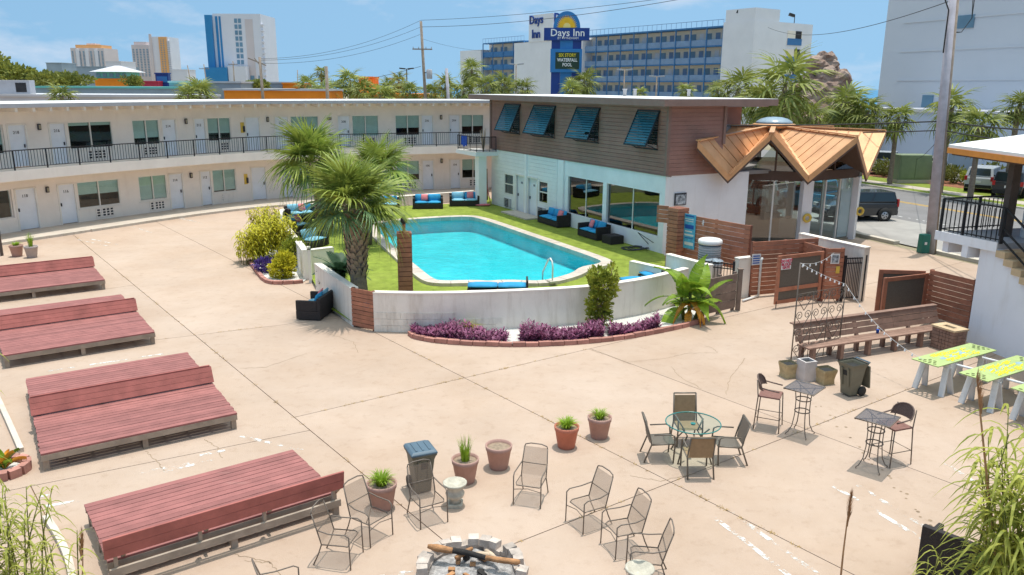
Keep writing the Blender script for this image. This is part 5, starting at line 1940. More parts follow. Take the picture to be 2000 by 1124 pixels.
for ring in range(1, 7):
 for k in range(24):
  a = 2 * PI * k / 24
  r = .68 * ring / 6
  vs.append((r * math.cos(a), r * math.sin(a), .09 - .01 * ring + random.uniform(-.015, .03)))
for k in range(24):
 fs.append((0, 1 + k, 1 + (k + 1) % 24))
for ring in range(5):
 for k in range(24):
  a, b = 1 + ring * 24 + k, 1 + ring * 24 + (k + 1) % 24
  fs.append((a, a + 24, b + 24, b))
mb.add(vs, fs).build('ash_bed', 'ash', pit)
for k in range(14):
 a, r = random.uniform(0, 2 * PI), random.uniform(.1, .5)
 piece('ember_chunk', 'charred' if k % 2 else 'log_wood', (r * math.cos(a), r * math.sin(a), .12), (random.uniform(.08, .2), .06, .05), a * 2, pit, rx=.2)
lg = thing('burnt_log', (PIT.x, PIT.y, 0), 'long half-burnt log lying across the fire pit', 'log')
MB().tube([(-.68, .32, .31), (-.55, .30, .295), (-.38, .27, .28), (-.3, .26, .275)], [.03, .058, .05, .042], 8).build('split_end', 'log_wood', lg)
MB().tube([(-.31, .262, .275), (-.1, .22, .27), (.15, .12, .262), (.2, .1, .26)], [.042, .045, .04, .038], 8).build('charred_middle', 'charred', lg)
MB().tube([(.19, .104, .26), (.45, .03, .265), (.66, -.02, .275), (.70, -.03, .278)], [.038, .045, .042, .03], 8).build('sound_end', 'log_wood', lg)
for k in range(3):
 kd = MB().tube([(0, 0, 0), (.16, .02, .01), (.34, .05, .0)], [.035, .045, .03], 6).build('kindling', ('log_wood', 'driftwood', 'driftwood')[k], None, loc=(PIT.x - .25 + k * .22, PIT.y + .18 + .1 * k, .2))
 kd.rotation_euler = (0, 0, .7 - k * .9)
 tag(kd, ('short brown stick of kindling at the left of the pit', 'pale split kindling in the middle of the pit', 'pale split kindling at the right of the pit')[k], 'kindling')

# ------------------------------------------------------------------ pots, bins, urns
M('pot_clay', (.40, .24, .20), .75, .12, 5, rnd=.06)
M('pot_red', (.47, .16, .10), .75, .12, 5)
M('pot_grey', (.40, .34, .32), .75, .12, 5)
M('pot_soil', (.28, .21, .15), .95, .3, 20, bump=.5)
leafm('grass_leaf', (.27, .40, .03), .35, .1)
M('bin_green', (.15, .14, .10), .55, .12, 4)
M('bin_lid', (.085, .13, .17), .5, .1, 4)
M('rubber', (.02, .02, .02), .7, .1, 8)
M('urn_stone', (.48, .44, .36), .9, .25, 8, bump=.5)
def blades(n, r, h, spread, w=.012, droop=.5, seg=4):
 mb = MB()
 for _ in range(n):
  a = random.uniform(0, 2 * PI)
  rr = r * math.sqrt(random.random())
  x, y = rr * math.cos(a), rr * math.sin(a)
  la = a + random.uniform(-.8, .8)
  L = h * random.uniform(.6, 1.15)
  out = spread * random.uniform(.3, 1.0)
  side = Vector((-math.sin(la), math.cos(la), 0))
  vs = []
  for k in range(seg + 1):
   t = k / seg
   p = Vector((x + math.cos(la) * out * L * t ** 1.6, y + math.sin(la) * out * L * t ** 1.6, L * (t - droop * out * t ** 3)))
   ww = w * (1 - t) ** .6
   vs += [p - side * ww, p + side * ww]
  mb.add(vs, [(2 * k, 2 * k + 1, 2 * k + 3, 2 * k + 2) for k in range(seg)])
 return mb
def pot(p, s, mat, label, plant=None):
 t = thing('flower_pot', (p.x, p.y, 0), label, 'flower pot', 'round clay pots in the yard')
 MB().lathe([(.155 * s, 0), (.16 * s, .015 * s), (.215 * s, .34 * s), (.225 * s, .345 * s), (.235 * s, .42 * s), (.215 * s, .425 * s), (.205 * s, .36 * s)], 22, capt=False).build('pot', mat, t)
 MB().lathe([(.207 * s, .37 * s), (.1 * s, .385 * s), (.01, .38 * s)], 18, capb=False).build('soil', 'pot_soil', t)
 if plant:
  n, h, sp, w = plant
  stuff(blades(n, .07 * s, h * s, sp, w, .55).build('leaf_tuft', 'grass_leaf', t, loc=(0, 0, .37 * s)))
 return t
POTS = [((747, 992), 1.12, 'pot_clay', 'clay pot with short green leaves beside the nearest deck corner', (170, .28, 1.0, .012)), ((909, 940), 1.08, 'pot_clay', 'clay pot with tall upright grass behind the stone urn', (120, .46, .32, .007)),
  ((974, 913), 1.1, 'pot_clay', 'empty clay pot with bare soil', None), ((1106, 873), 1.08, 'pot_red', 'bright red-orange clay pot with green leaves', (150, .26, 1.0, .012)),
  ((1170, 854), 1.08, 'pot_clay', 'clay pot with green leaves nearest the glass table', (110, .24, .9, .012)), ((34, 501), 1.15, 'pot_clay', 'small clay pot with a round green plant left of the back deck', (160, .22, 1.1, .014)),
  ((63, 503), 1.15, 'pot_grey', 'grey pot with spiky grass left of the back deck', (60, .6, .35, .012))]
for (x, y), s, m, l, pl in POTS:
 pot(G(x, y), s, m, l, pl)
def wheelie(p, yaw, h, label, open_=False):
 """handle and wheels at local +y"""
 t = thing('wheelie_bin', (p.x, p.y, 0), label, 'bin', 'wheeled rubbish bins', rz=yaw)
 w, d = h * .54, h * .58
 b = MB()
 lv = [(.60, 0.04), (.66, .3), (.84, .78), (.95, .88), (1.0, .885), (1.0, .93)]
 for k, (f, z) in enumerate(lv):
  b.v += [(sx * w / 2 * f, sy * d / 2 * f, z * h) for sx, sy in ((-1, -1), (1, -1), (1, 1), (-1, 1))]
 for k in range(len(lv) - 1):
  for i in range(4):
   b.f.append((4 * k + i, 4 * k + (i + 1) % 4, 4 * k + 4 + (i + 1) % 4, 4 * k + 4 + i))
   b.sm.append(False)
 b.f.append((3, 2, 1, 0))
 b.sm.append(False)
 b.build('body', 'bin_green', t, bev=.012)
 for k in (-1, 1):
  piece('rib', 'bin_green', (k * w * .2, -d * .40, h * .55), (.05, .03, h * .5), 0, t, rx=.13)
 piece('lift_bar_recess', 'rubber', (0, -d * .385, h * .66), (w * .34, .03, h * .14), 0, t, rx=.13)
 MB().tube([(-w * .42, d * .50, h * .9), (-w * .42, d * .62, h * .93), (w * .42, d * .62, h * .93), (w * .42, d * .50, h * .9)], .02, 6).build('handle', 'bin_lid', t)
 for sx in (-1, 1):
  MB().lathe([(.01, -.03), (.11, -.03), (.12, -.015), (.12, .015), (.11, .03), (.01, .03)], 16).xf(Matrix.Translation((sx * (w * .36), d * .38, .12)) @ Matrix.Rotation(PI / 2, 4, 'Y')).build('wheel', 'rubber', t)
 if not open_:
  l = MB()
  l.v += [(sx * w / 2 * f, sy * d / 2 * f, z) for f, z in ((1.04, h * .925), (1.05, h * .96), (.86, h * 1.0)) for sx, sy in ((-1, -1), (1, -1), (1, 1), (-1, 1))]
  for k in range(2):
   for i in range(4):
    l.f.append((4 * k + i, 4 * k + (i + 1) % 4, 4 * k + 4 + (i + 1) % 4, 4 * k + 4 + i))
    l.sm.append(False)
  l.f += [(8, 9, 10, 11)]
  l.sm += [False]
  lo = l.build('lid', 'bin_lid', t, bev=.015)
  for k in (-1, 0, 1):
   piece('lid_rib', 'bin_lid', (k * w * .26, 0, h * 1.004), (.03, d * .7, .016), 0, lo)
 else:
  MB().bx(-w * .42, w * .42, -d * .42, d * .42, h * .80, h * .81).build('inside', 'rubber', t)
  piece('lid', 'bin_green', (0, d * .66, h * .52), (w * .96, .04, h * .62), 0, t, rx=.12)
 return t
wheelie(G(823, 958), .42, .85, 'closed green-brown wheelie bin with blue-grey lid behind the mesh chairs')
wheelie(G(1659, 771), -1.15, .88, 'open green-brown wheelie bin by the wrought-iron trellis', True)
def urn(p, label, s=1.0):
 t = thing('stone_urn', (p.x, p.y, 0), label, 'urn', 'stone urns')
 MB().box((0, 0, .03 * s), (.26 * s, .26 * s, .06 * s)).build('plinth', 'urn_stone', t, bev=.008)
 MB().lathe([(.10 * s, .06 * s), (.07 * s, .10 * s), (.09 * s, .14 * s), (.15 * s, .18 * s), (.165 * s, .24 * s), (.13 * s, .28 * s), (.14 * s, .36 * s), (.20 * s, .40 * s), (.21 * s, .435 * s), (.18 * s, .44 * s), (.15 * s, .40 * s), (.02, .39 * s)], 20).build('bowl', 'urn_stone', t)
 return t
urn(G(889, 987), 'stone urn with scalloped bowl beside the closed bin')
urn(G(1247, 1162), 'stone urn at the bottom edge in front of the nearest chair')

# ------------------------------------------------------------------ glass table with four sling chairs
M('sling_tan', (.30, .20, .11), .8, .12, 12)
woven('sling_net', (.13, .115, .095), .3)
M('frame_bronze', (.15, .125, .10), .45, .1, 6)
glassy('table_glass', (.80, .93, .90), .0, .02, 0, 1, 1.2)
M('glass_edge', (.04, .22, .20), .2, .05, 4)
TB = G(1352, 898)
TB.y += .12
tb = thing('glass_table', (TB.x, TB.y, 0), 'round glass patio table with green-tinted rim', 'table')
MB().add([(.52 * math.cos(PI * k / 18), .52 * math.sin(PI * k / 18), .722) for k in range(36)], [tuple(range(36))]).build('top', 'table_glass', tb)
MB().tube([(.525 * math.cos(a), .525 * math.sin(a), .72) for a in [i * PI / 24 for i in range(48)]], .012, 6, closed=True).build('rim', 'glass_edge', tb)
for k in range(4):
 a = PI / 4 + k * PI / 2
 MB().tube([(.46 * math.cos(a), .46 * math.sin(a), 0), (.34 * math.cos(a), .34 * math.sin(a), .3), (.18 * math.cos(a), .18 * math.sin(a), .5), (.36 * math.cos(a), .36 * math.sin(a), .70)], .016, 6).build('leg', 'frame_bronze', tb)
MB().lathe([(.04, .68), (.05, .71)], 12).build('hub', 'glass_edge', tb)
def sling_chair(p, yaw, label, net=False, tall=.95):
 t = thing('sling_chair', (p.x, p.y, 0), label, 'chair', 'sling chairs round the glass table', rz=yaw)
 t.scale = (.95, .95, .92)
 w, d = .52, .5
 m = 'sling_net' if net else 'sling_tan'
 for sx in (-1, 1):
  x = sx * w / 2
  MB().tube([(x, -d / 2 + .02, 0), (x, -d / 2, .40), (x, -d / 2 + .02, .60), (x, -d / 2 + .1, .64), (x, .18, .62)], .017, 6).build('front_leg', 'frame_bronze', t)
  MB().tube([(x * .98, .36, 0), (x * .96, .22, .40), (x * .94, .27, .62), (x * .92, .36, tall)], .017, 6).build('rear_leg', 'frame_bronze', t)
  MB().tube([(x * .94, -d / 2 + .02, .42), (x * .94, .22, .39)], .015, 6).build('seat_rail', 'frame_bronze', t)
 MB().tube([(-w * .46, .36, tall), (w * .46, .36, tall)], .016, 6).build('top_rail', 'frame_bronze', t)
 MB().box((0, -.02, .41), (w * .9, d * .94, .012)).build('seat', m, t)
 MB().box((0, .295, .68), (w * .88, .012, tall - .42), rx=-.17).build('backrest', m, t)
 return t
for dx, dy, yaw, net, tall, l in ((-.62, -.02, -PI / 2 - .1 + PI, True, .92, 'dark net chair on the left of the glass table'), (.66, -.12, -PI / 2 + .0, True, .92, 'dark net chair on the right of the glass table'),
                                  (.05, .66, .03, False, 1.02, 'pale sling chair behind the glass table'), (-.03, -.60, PI + .02, False, .90, 'tan sling chair in front of the glass table, its back to the camera')):
 sling_chair(Vector((TB.x + dx, TB.y + dy, 0)), yaw if dx == 0 or abs(dx) < .1 else (PI / 2 if dx < 0 else -PI / 2), l, net, tall)

# ------------------------------------------------------------------ bar tables and stools
woven('table_net', (.10, .095, .11), .42)
M('wicker_brown', (.14, .095, .08), .7, .3, 40, bump=.5)
M('seat_red', (.22, .11, .09), .8, .15, 20)
def bar_table(p, label):
 t = thing('bar_table', (p.x, p.y, 0), label, 'table', 'square iron bar tables', rz=PI / 4 + .05)
 s, h = .62, 1.03
 c = [(-s / 2, -s / 2), (s / 2, -s / 2), (s / 2, s / 2), (-s / 2, s / 2)]
 MB().tube([(x, y, h) for x, y in c], .014, 6, closed=True).build('rim', 'iron_brown', t)
 MB().box((0, 0, h + .003), (s, s, .006)).build('mesh_top', 'table_net', t)
 MB().tube([(-s / 2, -s / 2, h - .012), (s / 2, s / 2, h - .012)], .009, 5).build('brace', 'iron_brown', t)
 MB().tube([(-s / 2, s / 2, h - .014), (s / 2, -s / 2, h - .014)], .009, 5).build('brace', 'iron_brown', t)
 for k in range(4):
  a = k * PI / 2 + PI / 4
  pr = [(.30, .0), (.31, .03), (.26, .06), (.19, .2), (.155, .45), (.155, .75), (.18, .95), (.23, h - .02)]
  MB().tube([(r * math.cos(a), r * math.sin(a), z) for r, z in pr], .0105, 6).build('leg', 'iron_brown', t)
 for z in (.52, .78):
  MB().tube([(.15 * math.cos(a), .15 * math.sin(a), z) for a in [i * PI / 10 for i in range(20)]], .012, 6, closed=True).build('ring', 'iron_brown', t)
 return t
T1, T2 = Vector((6.05, 15.38, 0)), Vector((6.88, 13.86, 0))
bar_table(T1, 'square iron bar table near the trellis')
bar_table(T2, 'square iron bar table nearer the camera, by the reeds')
def bar_stool(p, yaw, label):
 t = thing('bar_stool', (p.x, p.y, 0), label, 'stool', 'wicker bar stools', rz=yaw)
 w, d, sh = .46, .44, .74
 for sx in (-1, 1):
  for sy in (-1, 1):
   pts = [(sx * (w / 2 + .03), sy * (d / 2 + .04), 0), (sx * w / 2, sy * d / 2, sh)]
   if sy > 0:
    pts += [(sx * w / 2 * .98, d / 2 + .04, 1.1)]
   MB().tube(pts, .012, 6).build('leg', 'iron_brown', t)
 MB().tube([(-w / 2, -d / 2 - .03, .28), (w / 2, -d / 2 - .03, .28), (w / 2, d / 2 + .03, .28), (-w / 2, d / 2 + .03, .28)], .009, 5, closed=True).build('footrest', 'iron_brown', t)
 MB().bx(-w / 2, w / 2, -d / 2, d / 2, sh - .01, sh + .025).build('seat', 'seat_red', t, bev=.01)
 mb = MB()
 n = 12
 top = []
 for k in range(n + 1):
  a = PI * k / n
  x, y = -w / 2 * 1.05 * math.cos(a), d / 2 * .5 + .14 * math.sin(a)
  z0 = .88
  z1 = .94 + .20 * math.sin(a) ** .7
  mb.v += [(x, y, z0), (x * 1.02, y + .04, z1)]
  top.append((x * 1.02, y + .04, z1))
 for k in range(n):
  mb.f.append((2 * k, 2 * k + 2, 2 * k + 3, 2 * k + 1))
  mb.sm.append(True)
 mb.build('backrest', 'wicker_brown', t)
 arm = [(-w / 2 * 1.05, -d / 2 + .02, .90), (-w / 2 * 1.07, 0, .92)] + top + [(w / 2 * 1.07, 0, .92), (w / 2 * 1.05, -d / 2 + .02, .90)]
 MB().tube(arm, .015, 6).build('arm_rail', 'wicker_brown', t)
 return t
bar_stool(Vector((5.48, 15.72, 0)), PI / 2 - .45 + PI * 0, 'wicker bar stool left of the farther bar table')
bar_stool(Vector((7.38, 14.18, 0)), -PI / 2 + .35, 'wicker bar stool right of the nearer bar table')

# ------------------------------------------------------------------ trellis with scrolls, planters, string lights
M('planter_stone', (.46, .36, .20), .9, .25, 7, bump=.5)
M('bin_white', (.55, .50, .48), .7, .12, 5)
M('bulb_glass', (.80, .80, .82), .15, .05, 4, spec=.8)
M('wire_white', (.60, .60, .60), .6, .05, 4)
q0, q1 = G(1544, 712), G(1637, 690)
ty = ang(q0, q1)
TL = (q1 - q0).length
tr_ = thing('iron_trellis', q0, 'brown wrought-iron trellis with scroll hearts in front of the bench', 'trellis', rz=ty)
MB().tube([(0, 0, 0), (0, 0, 2.72)], .018, 6).build('post', 'iron_brown', tr_)
MB().tube([(TL, 0, 0), (TL, 0, 1.94)], .018, 6).build('post', 'iron_brown', tr_)
def spiral(cx, cz, r, sx, sz, turns=1.4):
 pts = []
 for k in range(22):
  f = k / 21
  a = f * turns * 2 * PI
  rr = r * (1 - .8 * f)
  pts.append((cx + sx * rr * math.cos(a), 0, cz + sz * rr * math.sin(a)))
 return pts
cols, rows = 3, 4
cw, rh = TL / cols, .455
for j in range(rows):
 for i in range(cols):
  cx, z0 = (i + .5) * cw, .06 + j * rh
  for sx in (-1, 1):
   pts = [(cx, 0, z0), (cx + sx * cw * .25, 0, z0 + rh * .42), (cx + sx * cw * .44, 0, z0 + rh * .70)]
   r = cw * .20
   pts += spiral(cx + sx * (cw * .44 - r), z0 + rh * .72, r, sx, 1)
   MB().tube(pts, .010, 5).build('scroll', 'iron_brown', tr_)
for i in range(1, cols):
 MB().tube([(i * cw, 0, .02), (i * cw, 0, 1.88)], .011, 5).build('upright', 'iron_brown', tr_)
for z in (.04, 1.89):
 MB().tube([(0, 0, z), (TL, 0, z)], .009, 5).build('rail', 'iron_brown', tr_)
def planter_box(p, w, h, mat, label, yaw=0.0, name='stone_planter'):
 t = thing(name, p, label, 'planter', rz=yaw)
 if mat == 'planter_stone':
  b = MB()
  lv = [(.44, 0), (.42, .04), (.40, .3), (.44, .6), (.50, .85), (.50, 1.0)]
  for f, z in lv:
   b.v += [(sx * w * f, sy * w * f, z * h) for sx, sy in ((-1, -1), (1, -1), (1, 1), (-1, 1))]
  for k in range(len(lv) - 1):
   for i in range(4):
    b.f.append((4 * k + i, 4 * k + (i + 1) % 4, 4 * k + 4 + (i + 1) % 4, 4 * k + 4 + i))
    b.sm.append(False)
  b.f.append((3, 2, 1, 0))
  b.sm.append(False)
  b.build('body', mat, t, bev=.015)
 else:
  b = MB()
  for sx, sy, dx, dy in ((-1, 0, .04, w), (1, 0, .04, w), (0, -1, w, .04), (0, 1, w, .04)):
   b.box((sx * (w / 2 - .02), sy * (w / 2 - .02), h / 2), (dx, dy - (.08 if sy == 0 else 0), h))
  b.build('body', mat, t)
 MB().bx(-w * .4, w * .4, -w * .4, w * .4, h * .8, h * .88).build('soil', 'rubber', t)
 return t
planter_box(G(1538, 736), .36, .38, 'planter_stone', 'yellowish stone planter at the left trellis post', .3)
planter_box(G(1573, 742), .34, .52, 'bin_white', 'pale square ash bin between the two stone planters', .3, 'ash_bin')
planter_box(G(1611, 748), .38, .38, 'planter_stone', 'yellowish stone planter beside the open wheelie bin', .3)
def festoon(a, b, n, sag, label, name='string_light'):
 a, b = Vector(a), Vector(b)
 t = thing(name, a, label, 'string lights', 'festoon lights')
 pts = [a.lerp(b, k / 20) - Vector((0, 0, sag * 4 * (k / 20) * (1 - k / 20))) for k in range(21)]
 MB().tube(pts, .005, 5).build('wire', 'wire_white', t, world=True)
 bm_ = MB().lathe([(.010, 0), (.011, -.025), (.02, -.04), (.023, -.058), (.015, -.075), (.002, -.08)], 8).mesh('bulb', 'bulb_glass')
 for k in range(n):
  f = (k + .5) / n
  p = a.lerp(b, f) - Vector((0, 0, sag * 4 * f * (1 - f)))
  link('bulb', bm_, t, p, None, None, True)
 return t
pt = Vector((q0.x, q0.y, 2.72))
festoon(pt, (10.75, 26.0, 1.72), 6, .15, 'string of bulbs from the trellis top towards the timber panel')
festoon(pt, (q1.x, q1.y, 1.94), 10, .03, 'string of bulbs sloping between the two trellis posts')
festoon((q1.x, q1.y, 1.94), (9.75, 17.8, .82), 12, .25, 'string of bulbs from the short trellis post down to the game table')

# ------------------------------------------------------------------ long bench and brick planter
M('bench_brown', (.27, .165, .125), .8, .2, 4, bump=.3, rnd=.12)
b0, b1 = G(1572, 712), G(1852, 668)
by = ang(b0, b1)
BL = (b1 - b0).length
bn = thing('long_bench', b0, 'very long brown timber bench with a high plank back', 'bench', rz=by)
# the seat side (local -y) looks towards the camera
for k in range(3):
 piece('seat_plank', 'bench_brown', (BL / 2, -.02 + k * .15, .44), (BL, .142, .04), 0, bn)
for r in range(3):
 nseg = 3
 for s in range(nseg):
  L = BL / nseg
  piece('back_plank', 'bench_brown', (L * (s + .5) + random.uniform(-.004, .004), .43 + r * .055, .56 + r * .155), (L - .01, .035, .147), 0, bn, rx=-.28)
piece('back_cap', 'bench_brown', (BL / 2, .60, .95), (BL + .04, .16, .035), 0, bn)
for k in range(6):
 x = .2 + (BL - .4) * k / 5
 piece('leg', 'bench_brown', (x, -.02, .21), (.1, .14, .42), 0, bn)
 piece('leg', 'bench_brown', (x, .38, .21), (.1, .1, .42), 0, bn)
 MB().bar((x, .36, .3), (x, .62, .93), .08, .08).build('back_post', 'bench_brown', bn)
o = MB().lathe([(.035, 0), (.045, .10), (.047, .105)], 12).build('blue_cup', 'towel_blue', None, loc=tuple(b0 + Vector((math.cos(by) * 2.75 - math.sin(by) * .28, math.sin(by) * 2.75 + math.cos(by) * .28, .462))))
tag(o, 'small blue cup left on the long bench', 'cup')
bp = thing('brick_planter', G(1866, 688), 'stacked brown paver planter filled with gravel, at the bench end', 'planter', rz=by)
W_, D_ = .5, .55
for r in range(6):
 for sy in (0, 1):
  for k in range(3):
   piece('paver', 'bench_brown', (-W_ / 2 + (k + .5) * W_ / 3, sy * D_, .05 + r * .1), (W_ / 3 - .012, .14, .09), 0, bp)
 for sx in (-1, 1):
  for k in range(4):
   piece('paver', 'bench_brown', (sx * (W_ / 2 - .07), .07 + (k + .5) * (D_ - .14) / 4, .05 + r * .1), (.14, (D_ - .14) / 4 - .012, .09), 0, bp)
MB().bx(-W_ / 2 + .15, W_ / 2 - .15, .08, D_ - .08, .4, .54).build('gravel', 'white_gravel', bp)
for k, (x, y, w, d) in enumerate(((0, 0, W_ + .06, .2), (0, D_, W_ + .06, .2), (-W_ / 2 + .07, D_ / 2, .2, D_ - .21), (W_ / 2 - .07, D_ / 2, .2, D_ - .21))):
 piece('coping', 'tread_tan', (x, y, .63), (w, d, .05), 0, bp)

# ------------------------------------------------------------------ painted cup-game tables on sawhorses
M('game_green', (.40, .50, .20), .6, .12, 3)
M('game_yellow', (.80, .70, .03), .6, .15, 4)
M('game_blue', (.30, .45, .50), .6, .2, 5)
M('horse_white', (.66, .66, .66), .8, .1, 4)
M('pvc', (.80, .80, .80), .4, .03, 4)
def game_table(c0, yaw, label):
 L, Wd, h = 2.42, .66, .80
 t = thing('game_table', (c0.x, c0.y, 0), label, 'table', 'painted cup-game tables', rz=yaw)
 bm = bmesh.new()
 es = []
 rect = [bm.verts.new(p) for p in ((-L / 2, -Wd / 2, 0), (L / 2, -Wd / 2, 0), (L / 2, Wd / 2, 0), (-L / 2, Wd / 2, 0))]
 es += [bm.edges.new((rect[i], rect[(i + 1) % 4])) for i in range(4)]
 for sx in (-1, 1):
  for row in range(3):
   for k in range(row + 2):
    cx = sx * (L / 2 - .10 - (2 - row) * .105)
    cy = (k - (row + 1) / 2) * .12
    vs = [bm.verts.new((cx + .042 * math.cos(a), cy + .042 * math.sin(a), 0)) for a in [i * PI / 5 for i in range(10)]]
    es += [bm.edges.new((vs[i], vs[(i + 1) % 10])) for i in range(10)]
 bmesh.ops.triangle_fill(bm, use_beauty=True, use_dissolve=False, edges=es)
 for f in bm.faces:
  if f.normal.z < 0:
   f.normal_flip()
 r = bmesh.ops.extrude_face_region(bm, geom=bm.faces[:])
 bmesh.ops.translate(bm, vec=(0, 0, -.022), verts=[v for v in r['geom'] if isinstance(v, bmesh.types.BMVert)])
 bmesh.ops.recalc_face_normals(bm, faces=bm.faces)
 me = bpy.data.meshes.new('table_top')
 bm.to_mesh(me)
 bm.free()
 me.materials.append(MATS['game_green'])
 top = link('table_top', me, t, (0, 0, h))
 pr, pb = MB(), MB()
 for k in range(80):                      # loose brush strokes of the painted print
  x, y = random.uniform(-.62, .62), random.choice((-.20, -.13, .0, .13, .20)) + random.uniform(-.04, .04)
  w_, d_ = random.uniform(.06, .2), random.uniform(.03, .06)
  pr.add([(x + sx * w_ / 2 + sy * .02, y + sy * d_ / 2 + sx * .015, .0025 + k * .00006) for sx, sy in ((-1, -1), (1, -1), (1, 1), (-1, 1))], [(0, 1, 2, 3)])
 for k in range(6):
  x, y = random.uniform(-.7, .7), random.uniform(-.05, .05)
  pb.add([(x + .12 * math.cos(a), y + .06 * math.sin(a), .0008 + k * .0002) for a in [i * PI / 5 for i in range(10)]], [tuple(range(10))])
 stuff(pr.build('print', 'game_yellow', top))
 stuff(pb.build('print_ground', 'game_blue', top))
 for sx in (-1, 1):
  x = sx * L * .30
  piece('crossbeam', 'horse_white', (x, 0, h - .075), (.09, Wd * .98, .09), 0, t)
  for sy in (-1, 1):
   for s2 in (-1, 1):
    a = Vector((x + s2 * .04, sy * Wd * .42, h - .12))
    b = Vector((x + s2 * .20, sy * Wd * .5, .0))
    MB().bar(a, b, .045, .13, (0, 1, 0)).build('leg', 'horse_white', t)
 return t
ga_ = [G(x, y, .80) for x, y in ((1783, 700), (1827, 717), (1944, 684), (1900, 671))]
gc = sum(ga_, Vector()) / 4
gyaw = ang(ga_[1], ga_[2])
gn = Vector((math.sin(gyaw), -math.cos(gyaw), 0))
game_table(gc, gyaw, 'green and yellow painted game table nearest the bench')
gd = G(1875, 727, .80) - G(1783, 700, .80)
g2 = gc + gd
game_table(g2, gyaw, 'green and yellow painted game table in the middle, behind the dry stalk')
g3 = g2 + gd
game_table(g3, gyaw, 'green and yellow painted game table cut by the right edge')
for i, (p, q) in enumerate(((gc, g2), (g2, g3))):
 ux = Vector((math.cos(gyaw), math.sin(gyaw), 0))
 for k, s in enumerate((-.5, .55)):
  a, b = p + gn * .36 + ux * s, q - gn * .36 + ux * s
  o = MB().tube([(a.x, a.y, .73), (b.x, b.y, .73)], .03, 8).build('pipe_rail', 'pvc')
  tag(o, (('white pipe at the left between the first two game tables', 'white pipe at the right between the first two game tables'), ('white pipe at the left between the last two game tables', 'white pipe at the right between the last two game tables'))[i][k], 'pipe', 'white pipes linking the tables')
# dark wicker chair back among the reeds, bottom right
wc = G(1868, 1048, .82)
wt = thing('wicker_armchair', (wc.x, wc.y, 0), 'dark wicker armchair behind the reeds in the bottom right corner', 'chair', rz=math.radians(132))
wt.location = (wc.x + .22, wc.y + .24, 0)
wt.scale = (.85, .85, .98)
MB().bx(-.5, .5, .30, .42, .02, .82).build('backrest', 'rattan', wt, bev=.02)
MB().bx(-.5, .5, -.4, .3, .02, .34).build('base', 'rattan', wt, bev=.02)
for sx in (-1, 1):
 MB().bx(sx * .45 - .05, sx * .45 + .05, -.4, .3, .341, .6).build('armrest', 'rattan', wt, bev=.02)
cushion('seat_cushion', 'cushion_blue', (0, -.06, .41), (.78, .66, .14), wt)
# ------------------------------------------------------------------ palms
leafm('palm_leaf', (.18, .29, .04), .45, .28, .35, 1.5, col2=(.42, .47, .09))
leafm('palm_leaf_blue', (.13, .22, .09), .4, .2, .2, 1.5)
leafm('palm_yellow', (.42, .30, .03), .3, .15, .2)
leafm('far_palm', (.17, .26, .04), .5, .15, .3, .9, col2=(.40, .42, .10))
M('palm_trunk', (.24, .185, .14), .9, .3, 9, bump=.6)
M('palm_boot', (.30, .23, .165), .9, .3, 9, bump=.5)
M('dead_frond', (.33, .20, .09), .9, .3, 5)
M('bark', (.20, .15, .11), .9, .3, 12, bump=.6)
def palm_leaf_mb(L=1.0, pet=.75, segs=26, droop=.35, bend=.25, seed=0, w=.032, st=4):
 """fan leaf: stalk along +x, fingers spread in a fan and drooping at the tips"""
 rnd = random.Random(seed)
 mb = MB()
 def bendz(x):
  return -bend * (x / (pet + L)) ** 2 * (pet + L)
 mb.tube([(0, 0, 0), (pet * .5, 0, bendz(pet * .5)), (pet, 0, bendz(pet))], [.022, .016, .010], 4)
 for k in range(segs):
  th = (k / (segs - 1) * 2 - 1) * 2.25
  l = L * (.72 + .28 * math.cos(th * .6)) * rnd.uniform(.88, 1.06)
  bx = pet + .18 * L * max(0, math.cos(th)) * (1 - abs(th) / 2.4)
  dx, dy = math.cos(th), math.sin(th)
  px, py = -dy, dx
  vs = []
  dr = droop * rnd.uniform(.7, 1.5)
  tw = rnd.uniform(-.08, .08)
  for i in range(st + 1):
   t = i / st
   ww = w * L * (0.35 + 1.9 * t if t < .34 else 1.0 * (1 - (t - .34) / .66) ** .8) if t > 0 else .006
   x, y = bx + dx * l * t * (1 - .18 * dr * t * t) + px * tw * t, dy * l * t * (1 - .18 * dr * t * t) + py * tw * t
   z = bendz(x) + .10 * l * t - dr * l * t ** 2.6 + .12 * abs(math.sin(th)) * l * t
   vs += [(x - px * ww, y - py * ww, z), (x + px * ww, y + py * ww, z + .012)]
  mb.add(vs, [(2 * i, 2 * i + 1, 2 * i + 3, 2 * i + 2) for i in range(st)])
 return mb
def leaf_frames(n, seed, lo=-.22, hi=1.3):
 rnd = random.Random(seed)
 out = []
 for k in range(n):
  f = k / (n - 1)
  az = k * 2.39996 + rnd.uniform(-.25, .25)
  el = hi + (lo - hi) * f ** .8 + rnd.uniform(-.12, .12)
  out.append((az, el, rnd.uniform(-.5, .5), rnd.uniform(.85, 1.12), f))
 return out
NEAR = [palm_leaf_mb(1.12, .85, 30, .26 + .12 * k, .14 + .08 * k, k).mesh('palm_leaf', ('palm_leaf', 'palm_leaf', 'palm_leaf_blue', 'palm_leaf')[k]) for k in range(4)]
def trunk_mb(pts, rad, boots=0, seed=1):
 mb = MB()
 mb.tube(pts, rad, 12)
 return mb
